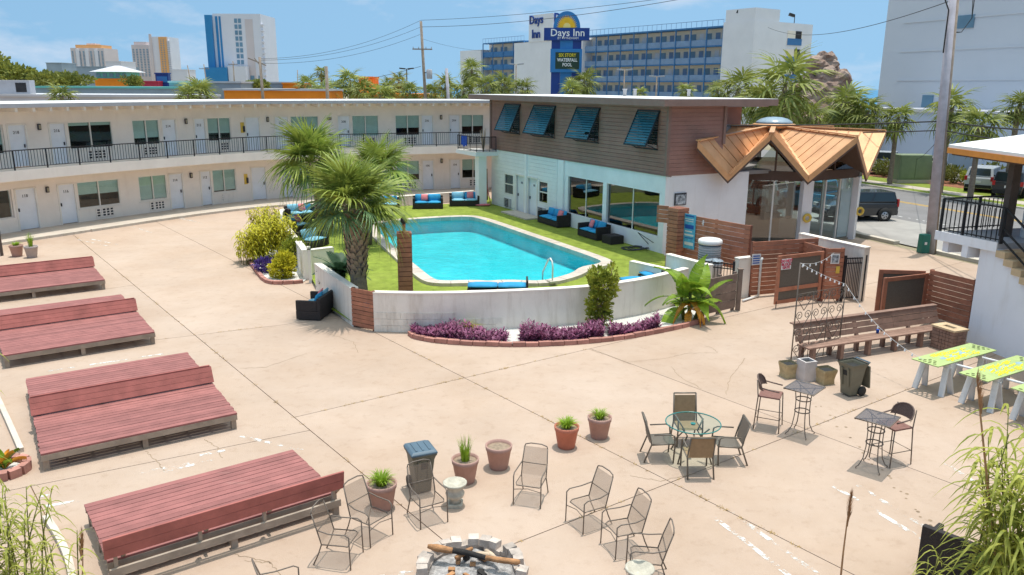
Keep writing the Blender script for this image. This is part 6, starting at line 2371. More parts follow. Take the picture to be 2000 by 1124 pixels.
def near_palm(base, path, radii, n, label, scale, seed, boots=None, lo=-.22):
 t = thing('sabal_palm', base, label, 'palm tree', 'palm trees')
 MB().tube(path, radii, 14).build('trunk', 'palm_trunk', t)
 if boots:                                  # criss-cross stubs of old leaf stalks
  z0, z1, nb = boots
  mb = MB()
  for k in range(nb):
   f = k / nb
   z = z0 + (z1 - z0) * f
   i = max(j for j in range(len(path)) if path[j][2] <= z + 1e-6)
   i = min(i, len(path) - 2)
   g = (z - path[i][2]) / (path[i + 1][2] - path[i][2])
   c = Vector(path[i]).lerp(Vector(path[i + 1]), g)
   r = radii[i] + (radii[i + 1] - radii[i]) * g
   a = k * 2.39996
   o = Vector((math.cos(a), math.sin(a), 0))
   s = Vector((-math.sin(a), math.cos(a), 0))
   l = r * random.uniform(.75, 1.15)
   p0 = c + o * (r * .82)
   up = Vector((0, 0, 1))
   tip = p0 + o * l * .55 + up * l * 1.15 + s * random.uniform(-.3, .3) * l
   wv = s * r * .42
   mb.add([p0 - wv - up * .06, p0 + wv - up * .06, p0 + wv + o * .05 + up * .05, p0 - wv + o * .05 + up * .05, tip - wv * .35, tip + wv * .35, tip + wv * .3 + o * .02, tip - wv * .3 + o * .02],
                   [(0, 1, 2, 3), (3, 2, 6, 7), (2, 1, 5, 6), (0, 3, 7, 4), (4, 7, 6, 5), (1, 0, 4, 5)])
  stuff(mb.build('leaf_base_stubs', 'palm_boot', t))
 top = Vector(path[-1])
 for az, el, tw, sc, f in leaf_frames(n, seed, lo):
  m = NEAR[int(f * 2.2) % 2 if f < .6 else (2 if random.random() < .4 else 3)]
  o = link('leaf', m, t, top + Vector((0, 0, .12 - .35 * f)))
  o.rotation_euler = (Matrix.Rotation(az, 3, 'Z') @ Matrix.Rotation(-el, 3, 'Y') @ Matrix.Rotation(tw, 3, 'X')).to_euler()
  o.scale = (sc * scale,) * 3
 return t, top
bA = G(705, 603, TZ)
tA, topA = near_palm(bA, [(0, 0, 0), (-.02, 0, .6), (-.06, 0, 1.3), (-.06, .02, 2.2), (-.10, .05, 3.25)], [.30, .26, .25, .31, .27], 40, 'big sabal palm with criss-cross trunk just inside the curved wall', .90, 3, (1.0, 3.2, 140), 0.02)
bB = G(640, 448, TZ)
tB, topB = near_palm(bB, [(0, -.5, 0), (-.1, -.5, 1.2), (-.3, -.5, 2.4), (-.5, -.5, 3.35)], [.26, .24, .22, .22], 40, 'second sabal palm behind, at the wide timber pillar', 1.12, 11)
bC = G(715, 470, TZ)
tC, topC = near_palm(Vector((bC.x + .25, bC.y - 1.0, TZ)), [(0, 0, 0), (.1, 0, 1.2), (.35, 0, 2.4), (.55, 0, 3.3)], [.2, .18, .17, .17], 28, 'slender sabal palm behind the big one, its trunk hidden', .92, 23)
for k, (tt, tp) in enumerate(((tA, topA), (tA, topA), (tB, topB), (tC, topC))):       # yellow flower sprays
 mb = MB()
 a0 = (-1.2, -2.6, -1.5, -.6)[k]
 for i in range(70):
  a = a0 + random.uniform(-.35, .35)
  L = random.uniform(.35, 1.0)
  p = Vector((math.cos(a) * L, math.sin(a) * L, .25 - .75 * L * L + random.uniform(-.12, .12)))
  s = Vector((random.uniform(-1, 1), random.uniform(-1, 1), random.uniform(-1, 1))) * .045
  q = Vector((random.uniform(-1, 1), random.uniform(-1, 1), random.uniform(-1, 1))) * .045
  mb.add([p - s, p + q, p + s], [(0, 1, 2)])
 stuff(mb.build('flower_spray', 'palm_yellow', tt, loc=tp))
# low cycad-like fronds at the foot of the big palm
def pinnate(L=1.0, n=22, w=.02, ll=.28, bend=.5):
 mb = MB()
 pts = [Vector((L * t, 0, L * (.35 * t - bend * t * t))) for t in [k / 8 for k in range(9)]]
 mb.tube(pts, [.012 * (1 - .8 * k / 8) for k in range(9)], 4)
 for k in range(n):
  t = .12 + .86 * k / n
  p = Vector((L * t, 0, L * (.35 * t - bend * t * t)))
  l = ll * math.sin(PI * (.12 + .8 * t)) * L
  for s in (-1, 1):
   d = Vector((.55, s * .8, -.1)).normalized()
   q = Vector((d.y, -d.x, 0)) * w * .5
   mb.add([p - q, p + d * l * .5 - q, p + d * l, p + d * l * .5 + q, p + q], [(0, 1, 2, 3, 4)])
 return mb
leafm('cycad_leaf', (.045, .095, .045), .35, .15, .15)
CYC = pinnate(1.0, 26, .03, .30, .62).mesh('frond', 'cycad_leaf')
cy = thing('cycad', G(662, 570, TZ) + Vector((.1, 0, 0)), 'dark green cycad fronds at the foot of the big palm', 'plant')
for k in range(26):
 o = link('frond', CYC, cy, (0, 0, .5 + .25 * (k / 26)))
 o.rotation_euler = (Matrix.Rotation(k * 2.39996, 3, 'Z') @ Matrix.Rotation(-(1.15 - 1.5 * k / 26), 3, 'Y')).to_euler()
 o.scale = (random.uniform(.85, 1.2),) * 3
MB().lathe([(.14, 0), (.16, .3), (.1, .7)], 10).build('trunk', 'palm_trunk', cy)
cy2 = thing('cycad', G(735, 600, TZ), 'small low frond plant right of the big palm trunk', 'plant')
for k in range(9):
 o = link('frond', CYC, cy2, (0, 0, .1))
 o.rotation_euler = (Matrix.Rotation(k * 2.39996, 3, 'Z') @ Matrix.Rotation(-(.7 - .5 * k / 9), 3, 'Y')).to_euler()
 o.scale = (random.uniform(.6, .85),) * 3
# blue bags lying at the palm's foot
for (x, y), l in (((716, 606), 'crumpled blue plastic bag right of the palm foot'), ((683, 590), 'crumpled blue plastic bag left of the palm foot')):
 p = G(x, y, TZ)
 mb = MB().lathe([(.02, 0), (.22, .04), (.25, .14), (.16, .25), (.03, .30)], 12)
 mb.v = [(a + random.uniform(-.04, .04), b + random.uniform(-.04, .04), max(0, c + random.uniform(-.03, .03))) for a, b, c in mb.v]
 tag(mb.build('plastic_bag', 'cushion_blue', None, loc=(p.x, p.y, TZ)), l, 'bag')

# ------------------------------------------------------------------ leafy shrubs
def leaf_cloud(lumps, n, size, up=.2, ratio=.42, seed=0):
 rnd = random.Random(seed)
 mb = MB()
 vol = [a[3] * a[4] * a[5] for a in lumps]
 tv = sum(vol)
 for (cx, cy_, cz, rx, ry, rz_), v in zip(lumps, vol):
  for _ in range(int(n * v / tv)):
   while True:
    p = Vector((rnd.uniform(-1, 1), rnd.uniform(-1, 1), rnd.uniform(-1, 1)))
    if .25 < p.length < 1:
     break
   p = p * (.55 + .45 * p.length) if rnd.random() < .6 else p
   d = (p.normalized() + Vector((rnd.uniform(-.7, .7), rnd.uniform(-.7, .7), rnd.uniform(-.4, .6) + up))).normalized()
   c = Vector((cx + p.x * rx, cy_ + p.y * ry, cz + p.z * rz_))
   s = d.cross(Vector((rnd.uniform(-1, 1), rnd.uniform(-1, 1), rnd.uniform(-.4, .4)))).normalized()
   l = size * rnd.uniform(.6, 1.3)
   w = l * ratio * .5
   nn = d.cross(s) * l * .12
   mb.add([c, c + d * l * .5 + s * w + nn, c + d * l - nn, c + d * l * .5 - s * w + nn], [(0, 1, 2), (0, 2, 3)])
 return mb
leafm('shrub_yellow', (.58, .56, .03), .4, .05, .45, 3, col2=(.88, .80, .08))
leafm('shrub_green', (.24, .34, .03), .5, .05, .4, 4, col2=(.55, .56, .08))
leafm('shrub_olive', (.13, .17, .03), .5, .05, .25, 4, col2=(.32, .32, .08))
leafm('purple_leaf', (.15, .035, .09), .6, .05, .25, 6, col2=(.46, .15, .29))
leafm('banana_leaf', (.20, .38, .02), .4, .2, .3, 2, col2=(.32, .45, .04))
leafm('banana_dead', (.62, .28, .03), .35, .2, .2, 4)
leafm('reed_leaf', (.30, .39, .05), .5, .15, .45, 3, col2=(.60, .60, .13))
leafm('purple_flower', (.10, .06, .25), .5, .05, .2, 6)
def shrub(p, lumps, n, size, mat, label, name='leafy_shrub', up=.2, ratio=.42, stems=5, seed=0, cat='shrub', group=None, sr=.02):
 t = thing(name, p, label, cat, group)
 stuff(leaf_cloud(lumps, n, size, up, ratio, seed).build('foliage', mat, t))
 zt = max(l[2] for l in lumps)
 for k in range(stems):
  l = lumps[k % len(lumps)]
  a = k * 2.4
  MB().tube([(.06 * math.cos(a), .06 * math.sin(a), 0), (l[0] * .5 + .05 * math.cos(a), l[1] * .5, l[2] * .5), (l[0], l[1], l[2] + l[5] * .5)], [sr, sr * .8, sr * .35], 5).build('stem', 'bark', t)
 return t
YG = 'yellow-green shrubs left of the pool wall'
YS = []

shrub(G(552, 545), [(0, 0, .35, .45, .3, .38), (.1, .1, .65, .35, .3, .35)], 1400, .16, 'shrub_yellow', 'low yellow-green shrub at the corner of the paver edging', up=.3, ratio=.4, seed=3, group=YG)
shrub(G(520, 535), [(0, 0, .32, .35, .3, .28), (-.2, .2, .3, .3, .25, .25)], 500, .14, 'purple_flower', 'small purple-flowered plant between the yellow-green shrubs', up=.4, seed=4, name='flowering_plant', cat='plant')
shrub(G(575, 520), [(0, 0, .6, .4, .35, .5)], 700, .22, 'shrub_green', 'green shrub close to the left pool wall by the gatepost', up=.4, ratio=.3, seed=5)
sb = G(1172, 644)
shrub(sb, [(-.05, 0, .75, .36, .3, .45), (.08, 0, 1.3, .42, .34, .4), (-.18, .0, .4, .24, .22, .26), (.3, 0, 1.75, .16, .14, .3), (-.12, 0, 1.65, .3, .25, .28), (.15, .05, .35, .2, .2, .25)], 2100, .125, 'shrub_green', 'tall leafy shrub in front of the curved wall, in the purple bed', ratio=.55, stems=7, seed=6, sr=.035)
# purple ground cover, three drifts
def drift(px0, px1, label, n, seed, dep=.62, h=.46):
 rnd = random.Random(seed)
 mb = MB()
 pl = [p for p in chaikin(bed1, 1, False) if px0 <= PX(p)[0] <= px1]
 for _ in range(n):
  i = rnd.randrange(len(pl) - 1)
  c = pl[i].lerp(pl[i + 1], rnd.random()) + Vector((rnd.uniform(-.03, .03), .12 + dep * rnd.random() ** .9 * 1.4, 0))
  hz = h * rnd.uniform(.35, 1) * (.7 + .3 * math.sin(c.x * 3.1))
  a = rnd.uniform(0, 2 * PI)
  d = Vector((math.cos(a), math.sin(a), rnd.uniform(.2, 1.1))).normalized()
  s = Vector((-math.sin(a), math.cos(a), 0))
  l = rnd.uniform(.08, .17)
  w = l * .16
  p0 = c + Vector((0, 0, .03 + hz * rnd.random()))
  mb.add([p0 - s * w, p0 + s * w, p0 + d * l * .6 + s * w * .8, p0 + d * l, p0 + d * l * .6 - s * w * .8], [(0, 1, 2, 3, 4)])
 o = mb.build('purple_groundcover', 'purple_leaf')
 return tag(o, label, 'groundcover', kind='stuff')
drift(803, 1000, 'purple trailing leaves at the left end of the flower bed', 4200, 1)
drift(1008, 1190, 'dense purple leaves in the middle of the flower bed', 4800, 2)
drift(1190, 1292, 'purple leaves between the tall shrub and the banana plant', 2000, 3, .4)
tf = thing('grass_tuft', G(915, 655) + Vector((0, .25, 0)), 'small bright yellow-green tuft at the wall above the purple leaves', 'plant')
stuff(blades(90, .06, .55, .9, .013, .6).build('leaf_tuft', 'shrub_yellow', tf))
# banana plant: each leaf on its own
def banana_leaf(L, W, bend, tear=0, seed=0):
 rnd = random.Random(seed)
 mb = MB()
 n = 14
 rows = []
 for k in range(n + 1):
  t = k / n
  x = L * t * (1 - .18 * bend * t * t)
  z = L * (.25 * t - bend * t ** 2.2)
  w = W * math.sin(PI * min(1, .06 + .94 * t) ** .75) * .5 if 0 < t < 1 else .01
  rows.append((x, z, w))
 for k in range(n):
  (x0, z0, w0), (x1, z1, w1) = rows[k], rows[k + 1]
  for s in (-1, 1):
   dn0, dn1 = rnd.uniform(.15, .3), rnd.uniform(.15, .3)
   g = .93 if rnd.random() < tear else 1.0
   mb.add([(x0, 0, z0), (x0 + (x1 - x0) * g, 0, z0 + (z1 - z0) * g), (x0 + (x1 - x0) * g + .03, s * w1, z1 + .05 - w1 * dn1), (x0 + .03, s * w0, z0 + .05 - w0 * dn0)], [(0, 1, 2, 3)])
 mb.tube([(x, 0, z - .012) for x, z, w in rows], [.018 * (1 - .85 * k / n) for k in range(n + 1)], 5)
 return mb
bn_ = thing('banana_plant', G(1345, 628), 'banana plant with broad green leaves and a few orange dead ones', 'banana plant')
BLV = [banana_leaf(1.3, .46, b, .35, i).mesh('leaf', 'banana_leaf') for i, b in enumerate((.35, .6, .85))]
BLD = banana_leaf(.8, .22, 1.1, .5, 9).mesh('dead_leaf', 'banana_dead')
for k, (dx, dy, h) in enumerate(((0, 0, 1.0), (.32, .05, .85), (-.2, .12, .75))):
 MB().tube([(dx * .6, dy * .6, 0), (dx, dy, h * .5), (dx * 1.2, dy * 1.2, h)], [.075, .06, .04], 8).build('stem', 'shrub_olive', bn_)
 for j in range(7):
  o = link('leaf', BLV[(j + k) % 3], bn_, (dx * 1.2, dy * 1.2, h - .06 * j))
  o.rotation_euler = (Matrix.Rotation(j * 2.399 + k * .9 + .3, 3, 'Z') @ Matrix.Rotation(-(1.2 - .24 * j), 3, 'Y') @ Matrix.Rotation(random.uniform(-.4, .4), 3, 'X')).to_euler()
  o.scale = (random.uniform(.75, 1.05),) * 3
for j, (a, e) in enumerate(((-1.3, .1), (-2.4, .3), (-.8, -.1), (-1.9, -.2))):
 o = link('dead_leaf', BLD, bn_, (0, -.05, .62 - .1 * j))
 o.rotation_euler = (Matrix.Rotation(a, 3, 'Z') @ Matrix.Rotation(-e, 3, 'Y')).to_euler()
# ------------------------------------------------------------------ reeds close to the camera
def reed(p, h, n, lean, label, ll=.55, w=.022, mat='reed_leaf', name='reed_clump', stems=6, spread=.45, seed=0, group=None, top=None, cat='reeds'):
 rnd = random.Random(seed)
 t = thing(name, p, label, cat, group)
 lf = MB()
 for s in range(stems):
  a = rnd.uniform(0, 2 * PI)
  b0 = Vector((math.cos(a) * spread * rnd.random(), math.sin(a) * spread * rnd.random(), 0))
  hh = h * rnd.uniform(.7, 1.05)
  ld = Vector((lean[0] + rnd.uniform(-.15, .15), lean[1] + rnd.uniform(-.15, .15), 0))
  pts = [b0 + ld * hh * (f ** 2) + Vector((0, 0, hh * f)) for f in [i / 6 for i in range(7)]]
  MB().tube(pts, [.014 * (1 - .6 * i / 6) for i in range(7)], 5).build('stem', 'shrub_olive', t)
  for k in range(n):
   f = .2 + .8 * (k + rnd.random()) / n
   i = min(5, int(f * 6))
   c = pts[i].lerp(pts[i + 1], f * 6 - i)
   az = k * 2.4 + rnd.uniform(-.5, .5)
   l = ll * rnd.uniform(.6, 1.2)
   d = Vector((math.cos(az), math.sin(az), 0))
   sd_ = Vector((-math.sin(az), math.cos(az), 0))
   vs = []
   u0 = rnd.uniform(.5, 1.2)
   for q in range(6):
    g = q / 5
    ww = w * math.sin(PI * (.15 + .85 * g)) ** .7
    pp = c + d * l * g * .85 + Vector((0, 0, l * (u0 * g - (u0 + .35) * g * g)))
    vs += [pp - sd_ * ww, pp + sd_ * ww]
   lf.add(vs, [(2 * q, 2 * q + 1, 2 * q + 3, 2 * q + 2) for q in range(5)])
 stuff(lf.build('foliage', mat, t))
 return t
GR = 'reeds and bamboo close to the camera'
for (x, y), h, n_, sp_, l, sd_ in (((546, 505), 1.9, 40, .85, 'tallest yellow-green shrub against the left pool wall', 31), ((500, 512), 1.5, 36, .75, 'yellow-green shrub spreading over the concrete on the left', 32), ((522, 478), 1.7, 34, .75, 'yellow-green shrub at the back of the paver bed', 33)):
 reed(G(x, y), h, 22, (0, 0), l, ll=.32, w=.03, mat='shrub_yellow', name='leafy_shrub', stems=n_ + 10, spread=sp_, seed=sd_, group=YG, cat='shrub')
reed(G(2010, 1240), 2.75, 26, (-.02, .0), 'dense green reed clump filling the bottom right corner', stems=44, spread=.9, seed=1, group=GR, ll=.66, w=.019)
reed(G(1935, 1262), 1.9, 20, (.0, .05), 'lower reeds left of the dense corner clump', stems=6, spread=.35, seed=2, group=GR, ll=.55, w=.02)
reed(G(1800, 1225), 1.35, 14, (0, 0), 'thin bamboo sprig at the bottom edge, left of the wicker armchair', ll=.42, w=.009, stems=3, spread=.12, seed=3, group=GR)
reed(G(20, 1215), 1.75, 20, (.05, .1), 'bamboo-like clump filling the bottom left corner', ll=.42, w=.013, stems=20, spread=.75, seed=4, group=GR)
reed(G(120, 1262), 1.4, 18, (.1, .05), 'bamboo shoots at the bottom edge beside the nearest deck', ll=.40, w=.012, stems=5, spread=.35, seed=5, group=GR)
reed(G(-45, 1010), 3.3, 16, (.05, .02), 'tall bamboo stems at the left edge', ll=.45, w=.016, stems=5, spread=.3, seed=6, group=GR)
M('dry_stalk', (.36, .20, .10), .9, .25, 8)
def stalk(px, py, tip, label, r=.016, plume=.5):
 b = G(px, py)
 tp = AY(tip[0], tip[1], b.y + .1)
 t = thing('dry_stalk', b, label, 'reed stalk', 'dry reed stalks')
 d = tp - b
 pts = [d * f + Vector((0, .04 * math.sin(f * 3), 0)) for f in (0, .3, .6, .85, 1)]
 MB().tube(pts, [r, r * .9, r * .7, r * .5, r * .3], 6).build('stem', 'dry_stalk', t)
 mb = MB()
 rnd = random.Random(int(px))
 for k in range(120):
  f = 1 - plume * rnd.random()
  p = d * f
  a = rnd.uniform(0, 2 * PI)
  wv = .05 * math.sin(PI * (1 - f) / plume) + .008
  q = p + Vector((math.cos(a) * wv, math.sin(a) * wv, .14))
  s = Vector((-math.sin(a), math.cos(a), 0)) * .006
  mb.add([p - s, p + s, q], [(0, 1, 2)])
 stuff(mb.build('plume', 'dry_stalk', t))
stalk(1632, 1240, (1662, 968), 'dry brown reed plume standing alone at the bottom edge', plume=.22)
stalk(1965, 1235, (1908, 735), 'tall dry stalk rising out of the corner reeds', .022, .14)
stalk(155, 1215, (161, 1045), 'thin dry stalk in the bottom left corner', .012, .3)
# paver ring with a bromeliad on the left edge
rg_ = thing('paver_ring', G(10, 922), 'ring of red pavers round a bromeliad at the left edge', 'planter')
for k in range(11):
 a = 2 * PI * k / 11
 piece('paver', 'paver_red', (.36 * math.cos(a), .36 * math.sin(a), .08), (.2, .15, .17), a + PI / 2, rg_, rx=random.uniform(-.08, .08))
MB().lathe([(.28, .06), (.02, .07)], 12, capb=False).build('gravel', 'white_gravel', rg_)
br = thing('bromeliad', G(10, 922) + Vector((0, 0, .06)), 'green and orange bromeliad in the paver ring', 'plant')
BRL = banana_leaf(.42, .11, .5, 0, 3)
for k in range(10):
 o = link('leaf', BRL.mesh('leaf', 'banana_leaf' if k % 3 else 'banana_dead') if k < 2 else br.children[k % 2].data, br, (0, 0, .02))
 o.rotation_euler = (Matrix.Rotation(k * 2.4, 3, 'Z') @ Matrix.Rotation(-(1.2 - .08 * k), 3, 'Y')).to_euler()
# dark post at the left edge
t = thing('timber_post', G(4, 500), 'dark slim post at the far left edge', 'post')
piece('shaft', 'post_brown', (0, 0, .55), (.09, .09, 1.1), 0, t)
piece('cap', 'sign_white', (0, 0, 1.12), (.11, .11, .04), 0, t)
# ------------------------------------------------------------------ far side of the street and the town behind
M('hotel_white', (.80, .78, .80), .85, .05, .3)
M('hotel_cream', (.88, .78, .66), .85, .06, .5)
M('hotel_blue', (.05, .18, .40), .6, .12, 1)
M('hotel_blue_lt', (.20, .30, .46), .6, .12, 1)
M('sign_navy', (.012, .05, .26), .4, .08, 1)
M('sign_azure', (.03, .20, .50), .4, .1, 1)
M('sign_sun', (.85, .50, .02), .4, .12, 2)
M('sign_sunlight', (.88, .72, .25), .4, .05, 2)
M('led_black', (.02, .05, .03), .4, .1, 2)
M('led_yellow', (.75, .60, .03), .4, .05, 2)
M('tower_grey', (.66, .67, .71), .85, .05, .08)
M('tower_white', (.74, .71, .74), .8, .05, .1)
M('tower_pink', (.66, .56, .54), .8, .05, .1)
M('tower_orange', (.78, .40, .16), .8, .05, .1)
M('tower_blue', (.03, .22, .46), .4, .1, .1)
M('tower_glass', (.16, .28, .38), .3, .2, .2)
M('podium', (.60, .66, .76), .85, .05, .3)
M('shop_orange', (.90, .26, .015), .7, .15, .4)
M('shop_teal', (.16, .52, .48), .6, .1, .4)
M('roof_slate', (.30, .36, .42), .8, .12, .3)
M('roof_pale', (.55, .55, .58), .8, .08, .3)
M('shop_red', (.50, .04, .08), .6, .1, .5)
M('pole_wood', (.30, .24, .19), .9, .25, 3, bump=.3)
M('pole_grey', (.42, .40, .44), .9, .15, 3)
M('cable', (.03, .03, .03), .7, 0, 1)
M('trafo_green', (.20, .25, .15), .6, .1, 2)
M('rock_red', (.36, .19, .13), .9, .5, .7, bump=.8, bscale=2, col2=(.46, .36, .30))
M('hydrant_green', (.02, .16, .12), .5, .1, 3)
def AX(px, Y, z=0.0):
 p = AY(px, 400, Y)
 return p.x
# big grey tower and its podium across the street
pod = thing('podium_block', RP(63.5, -62), 'long low grey-blue podium with white coping across the street', 'building')
MB().prism([tuple(RP(n, t))[:2] for n, t in ((63.5, -62.5), (63.5, 30), (70, 30), (70, -62.5))], -.1, 5.0).build('wall', 'podium', pod, world=True)
MB().prism([tuple(RP(n, t))[:2] for n, t in ((63.35, -62.7), (63.35, 30), (70, 30), (70, -62.7))], 5.001, 5.28).build('coping', 'tower_white', pod, world=True)
for k in range(9):
 p = RP(63.47, -60 + k * 5.2, 2.4)
 piece('pilaster', 'podium', p, (.5, .12, 4.9), math.atan2(RD.y, RD.x), pod, world=True)
dp = RP(63.45, -51.5, 1.6)
piece('garage_door', 'roof_slate', dp, (2.6, .1, 3.0), math.atan2(RD.y, RD.x), pod, world=True)
tx = 0.0
while PX(RP(70.1, -66 - tx, 5.3))[0] > 1715 and tx < 60:
 tx += .25
tw = thing('grey_tower', RP(70, -64), 'huge blank grey hotel tower rising beyond the picture on the right', 'building')
MB().prism([tuple(RP(n, t))[:2] for n, t in ((70.1, -66 - tx), (70.1, 30), (92, 30), (92, -66 - tx))], 0, 48).build('wall', 'tower_grey', tw, world=True)
for k in range(16):
 z = 8.0 + k * 2.9
 piece('floor_band', 'tower_grey', RP(70.08, -18, z), (95.8, .1, .16), math.atan2(RD.y, RD.x), tw, world=True)
for k in range(10):
 for px, w in ((1812, 1.3), (1880, 2.6)):
  if px == 1812 and k > 0:
   continue
  z = 5.9 + (k * 2.9 if px == 1812 else 7.5 + k * 2.9)
  a, b = -66.0 - tx, 0.0
  for _ in range(40):
   m = (a + b) / 2
   if PX(RP(70.1, m, z))[0] < px:
    a = m
   else:
    b = m
  piece('window', 'tower_glass', RP(70.05, a, z), (w, .1, 1.2), math.atan2(RD.y, RD.x), tw, world=True)
# ------------------------------------------------------------------ beach hotel with blue galleries
HZ = 16.4
h0 = AY(1405, 200, 130)
h0 = Vector((h0.x, 130, 0))
hd = Vector((-.575, .818, 0))                      # recedes to the left
hn = Vector((-hd.y, hd.x, 0))
if hn.y > 0:
 hn = -hn                                       # gallery side looks towards us
hot = thing('beach_hotel', h0, 'long white beach hotel with blue galleries and a lettered stair tower', 'building')
def HP(a, b, z=0.0):
 p = h0 + hd * a + hn * b
 return Vector((p.x, p.y, z))
yawH = math.atan2(hd.y, hd.x)
def hx(px, b=0.0):
 a0, a1 = -40.0, 120.0
 for _ in range(40):
  m = (a0 + a1) / 2
  if PX(HP(m, b, 10))[0] > px:
   a0 = m
  else:
   a1 = m
 return a0
T0, T1_ = hx(1137, .5), hx(1020, .5)               # stair tower
E1 = hx(944, 0)
def hbox(a0, a1, b0, b1, z0, z1, mat, name):
 return MB().prism([tuple(HP(a, b))[:2] for a, b in ((a0, b0), (a1, b0), (a1, b1), (a0, b1))], z0, z1).build(name, mat, hot, world=True)
hbox(0, E1, -1.6, -12, 0, HZ - .1, 'hotel_cream', 'room_wall')
hbox(-.1, E1, -1.55, -12.5, HZ - .09, HZ + .25, 'hotel_blue', 'roof')
FH = 2.72
for sec, (a0, a1) in enumerate(((.1, T0), (T1_, E1))):
 for f in range(6):
  z = f * FH
  hbox(a0, a1, 0, -1.6, z - .12, z + .10, 'hotel_blue', 'gallery_floor')
  hbox(a0, a1, .02, -.05, z + .11, z + 1.0, 'hotel_blue_lt' if sec == 0 else 'hotel_blue', 'gallery_rail')
 hbox(a0, a1, .15, -1.6, HZ - .05, HZ + .18, 'hotel_blue', 'gallery_roof')
 npost = int((a1 - a0) / 3.3)
 for k in range(npost + 1):
  p = HP(a0 + (a1 - a0) * k / npost, .06, HZ / 2)
  piece('gallery_post', 'hotel_blue', p, (.16, .16, HZ), yawH, hot, world=True)
 # doors and arched windows of every bay
 nb = npost
 for k in range(nb):
  for f in range(6):
   a = a0 + (a1 - a0) * (k + .5) / nb
   piece('window', 'tower_glass', HP(a - .75, -1.57, f * FH + 1.45), (1.1, .08, 1.2), yawH, hot, world=True)
   piece('door', 'hotel_blue_lt' if (k * 3 + f) % 4 else 'hotel_white', HP(a + .75, -1.57, f * FH + 1.1), (.9, .08, 2.0), yawH, hot, world=True)
 rl = MB()
 n = int((a1 - a0) / 1.1)
 for k in range(n + 1):
  p = HP(a0 + (a1 - a0) * k / n, .1, HZ + .15)
  rl.bar(p, p + Vector((0, 0, .95)), .05)
 rl.bar(HP(a0, .1, HZ + 1.1), HP(a1, .1, HZ + 1.1), .07)
 stuff(rl.build('roof_rail', 'hotel_blue_lt', hot, world=True))
# stair tower with letters on two sides
hbox(T0 + .4, T1_, 2.6, -5, 0, 15.9, 'hotel_white', 'tower_base')
hbox(T0 - .1, T0 + .39, .6, -2, 0, 15.9, 'hotel_white', 'tower_flank')
Tm = hx(1035, 2.6)
Ta, Tm = hx(1078, 2.7), hx(1032, 2.7)
td = .5
while PX(HP(Ta, 2.7 - td, 18))[0] < 1127 and td < 14:
 td += .1
hbox(Ta, Tm, 2.7, 2.7 - td, 15.901, 21.0, 'hotel_white', 'tower_top')
# left face of the tower looks along +hd; right face (towards the road) along -hd
yf = yawH + PI
c = HP(hx(1047, 2.75), 2.76, 19.6)
text_on('Days', 2.3, 'sign_navy', HP(hx(1046, 2.78), 2.78, 20.0), yf, hot, True, 'lettering', squeeze=1.0, depth=.1, bold=.03)
text_on('Inn', 2.3, 'sign_navy', HP(hx(1046, 2.78), 2.78, 17.3), yf, hot, True, 'lettering', squeeze=1.0, depth=.1, bold=.03)
text_on('Days', 2.6, 'sign_navy', HP(Ta - .08, 2.7 - td * .45, 20.0), math.atan2(-hn.y, -hn.x), hot, True, 'lettering', depth=.1, bold=.03)
# end block with stair openings
e0, e1 = 0.0, 0.0
def ebox(a0, a1, b0, b1, z0, z1, mat, name):
 return hbox(a0, a1, b0, b1, z0, z1, mat, name)
bw = 10.0
for _ in range(60):
 if PX(HP(-6.0, -bw, 12))[0] >= 1582:
  break
 bw += .25
hbox(-6.0, -.05, .3, -bw, 0, HZ + .6, 'hotel_white', 'end_block')
hbox(-5.9, -.3, .2, -5.6, HZ + .601, HZ + 2.4, 'hotel_white', 'lift_tower')
yE = math.atan2(-hn.y, -hn.x)
for f in range(1, 6):
 p = HP(-6.03, -9.5, f * FH + 1.2)
 piece('stair_opening', 'hotel_cream', p, (3.6, .1, 2.1), yE, hot, world=True)
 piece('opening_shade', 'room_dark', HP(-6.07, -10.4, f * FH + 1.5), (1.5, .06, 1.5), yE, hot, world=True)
 piece('opening_rail', 'hotel_blue', HP(-6.09, -9.5, f * FH + .6), (3.6, .08, 1.0), yE, hot, world=True)
hbox(E1 + .05, E1 + 9, .6, -12, 0, HZ - 1.2, 'hotel_white', 'end_block')
# lamps on the roof
for px, Y in ((1448, 128), (1478, 128), (1550, 132)):
 p = AY(px, 58, Y)
 l = thing('flood_lamp', (p.x, Y, HZ + .6), 'flood lamp on a short mast on the hotel roof, %s' % {1448: 'left', 1478: 'middle', 1550: 'right'}[px], 'lamp', 'flood lamps on the hotel roof')
 MB().tube([(0, 0, 0), (0, 0, 1.4)], .06, 6).build('mast', 'cable', l)
 MB().box((-.5, 0, 1.35), (.9, .5, .45), ry=.3).build('head', 'cable', l, bev=.05)
# ------------------------------------------------------------------ pylon sign
sY = 92.0
sx = AY(1106, 100, sY).x
pyl = thing('pylon_sign', (sx, sY, 0), 'tall blue pylon sign with a yellow half sun, white lettering and message board', 'sign', rz=-.05)
mpp = sY / FPX * 1.0                                  # metres per photograph pixel there
zc = lambda y: 7 + (173 - y) * mpp * 1.005
for s in (-1, 1):
 MB().bx(s * 1.15 - .5, s * 1.15 + .5, -.3, .3, -.1, zc(140)).build('leg', 'sign_navy', pyl)
MB().bx(-.64, .64, -.25, .25, -.1, zc(140)).build('leg_infill', 'sign_azure', pyl)
MB().bx(-1.65, 1.65, -.28, .28, zc(142), zc(86)).build('neck', 'sign_navy', pyl)
MB().bx(-.7, .7, -.30, .30, zc(104), zc(86) - .01).build('neck_infill', 'sign_azure', pyl)
MB().bx(-2.5, 2.5, -.55, .55, zc(88), zc(66)).build('name_board', 'sign_navy', pyl)
MB().bx(-1.75, 1.75, -.5, .5, zc(145), zc(103)).build('message_cabinet', 'sign_azure', pyl)
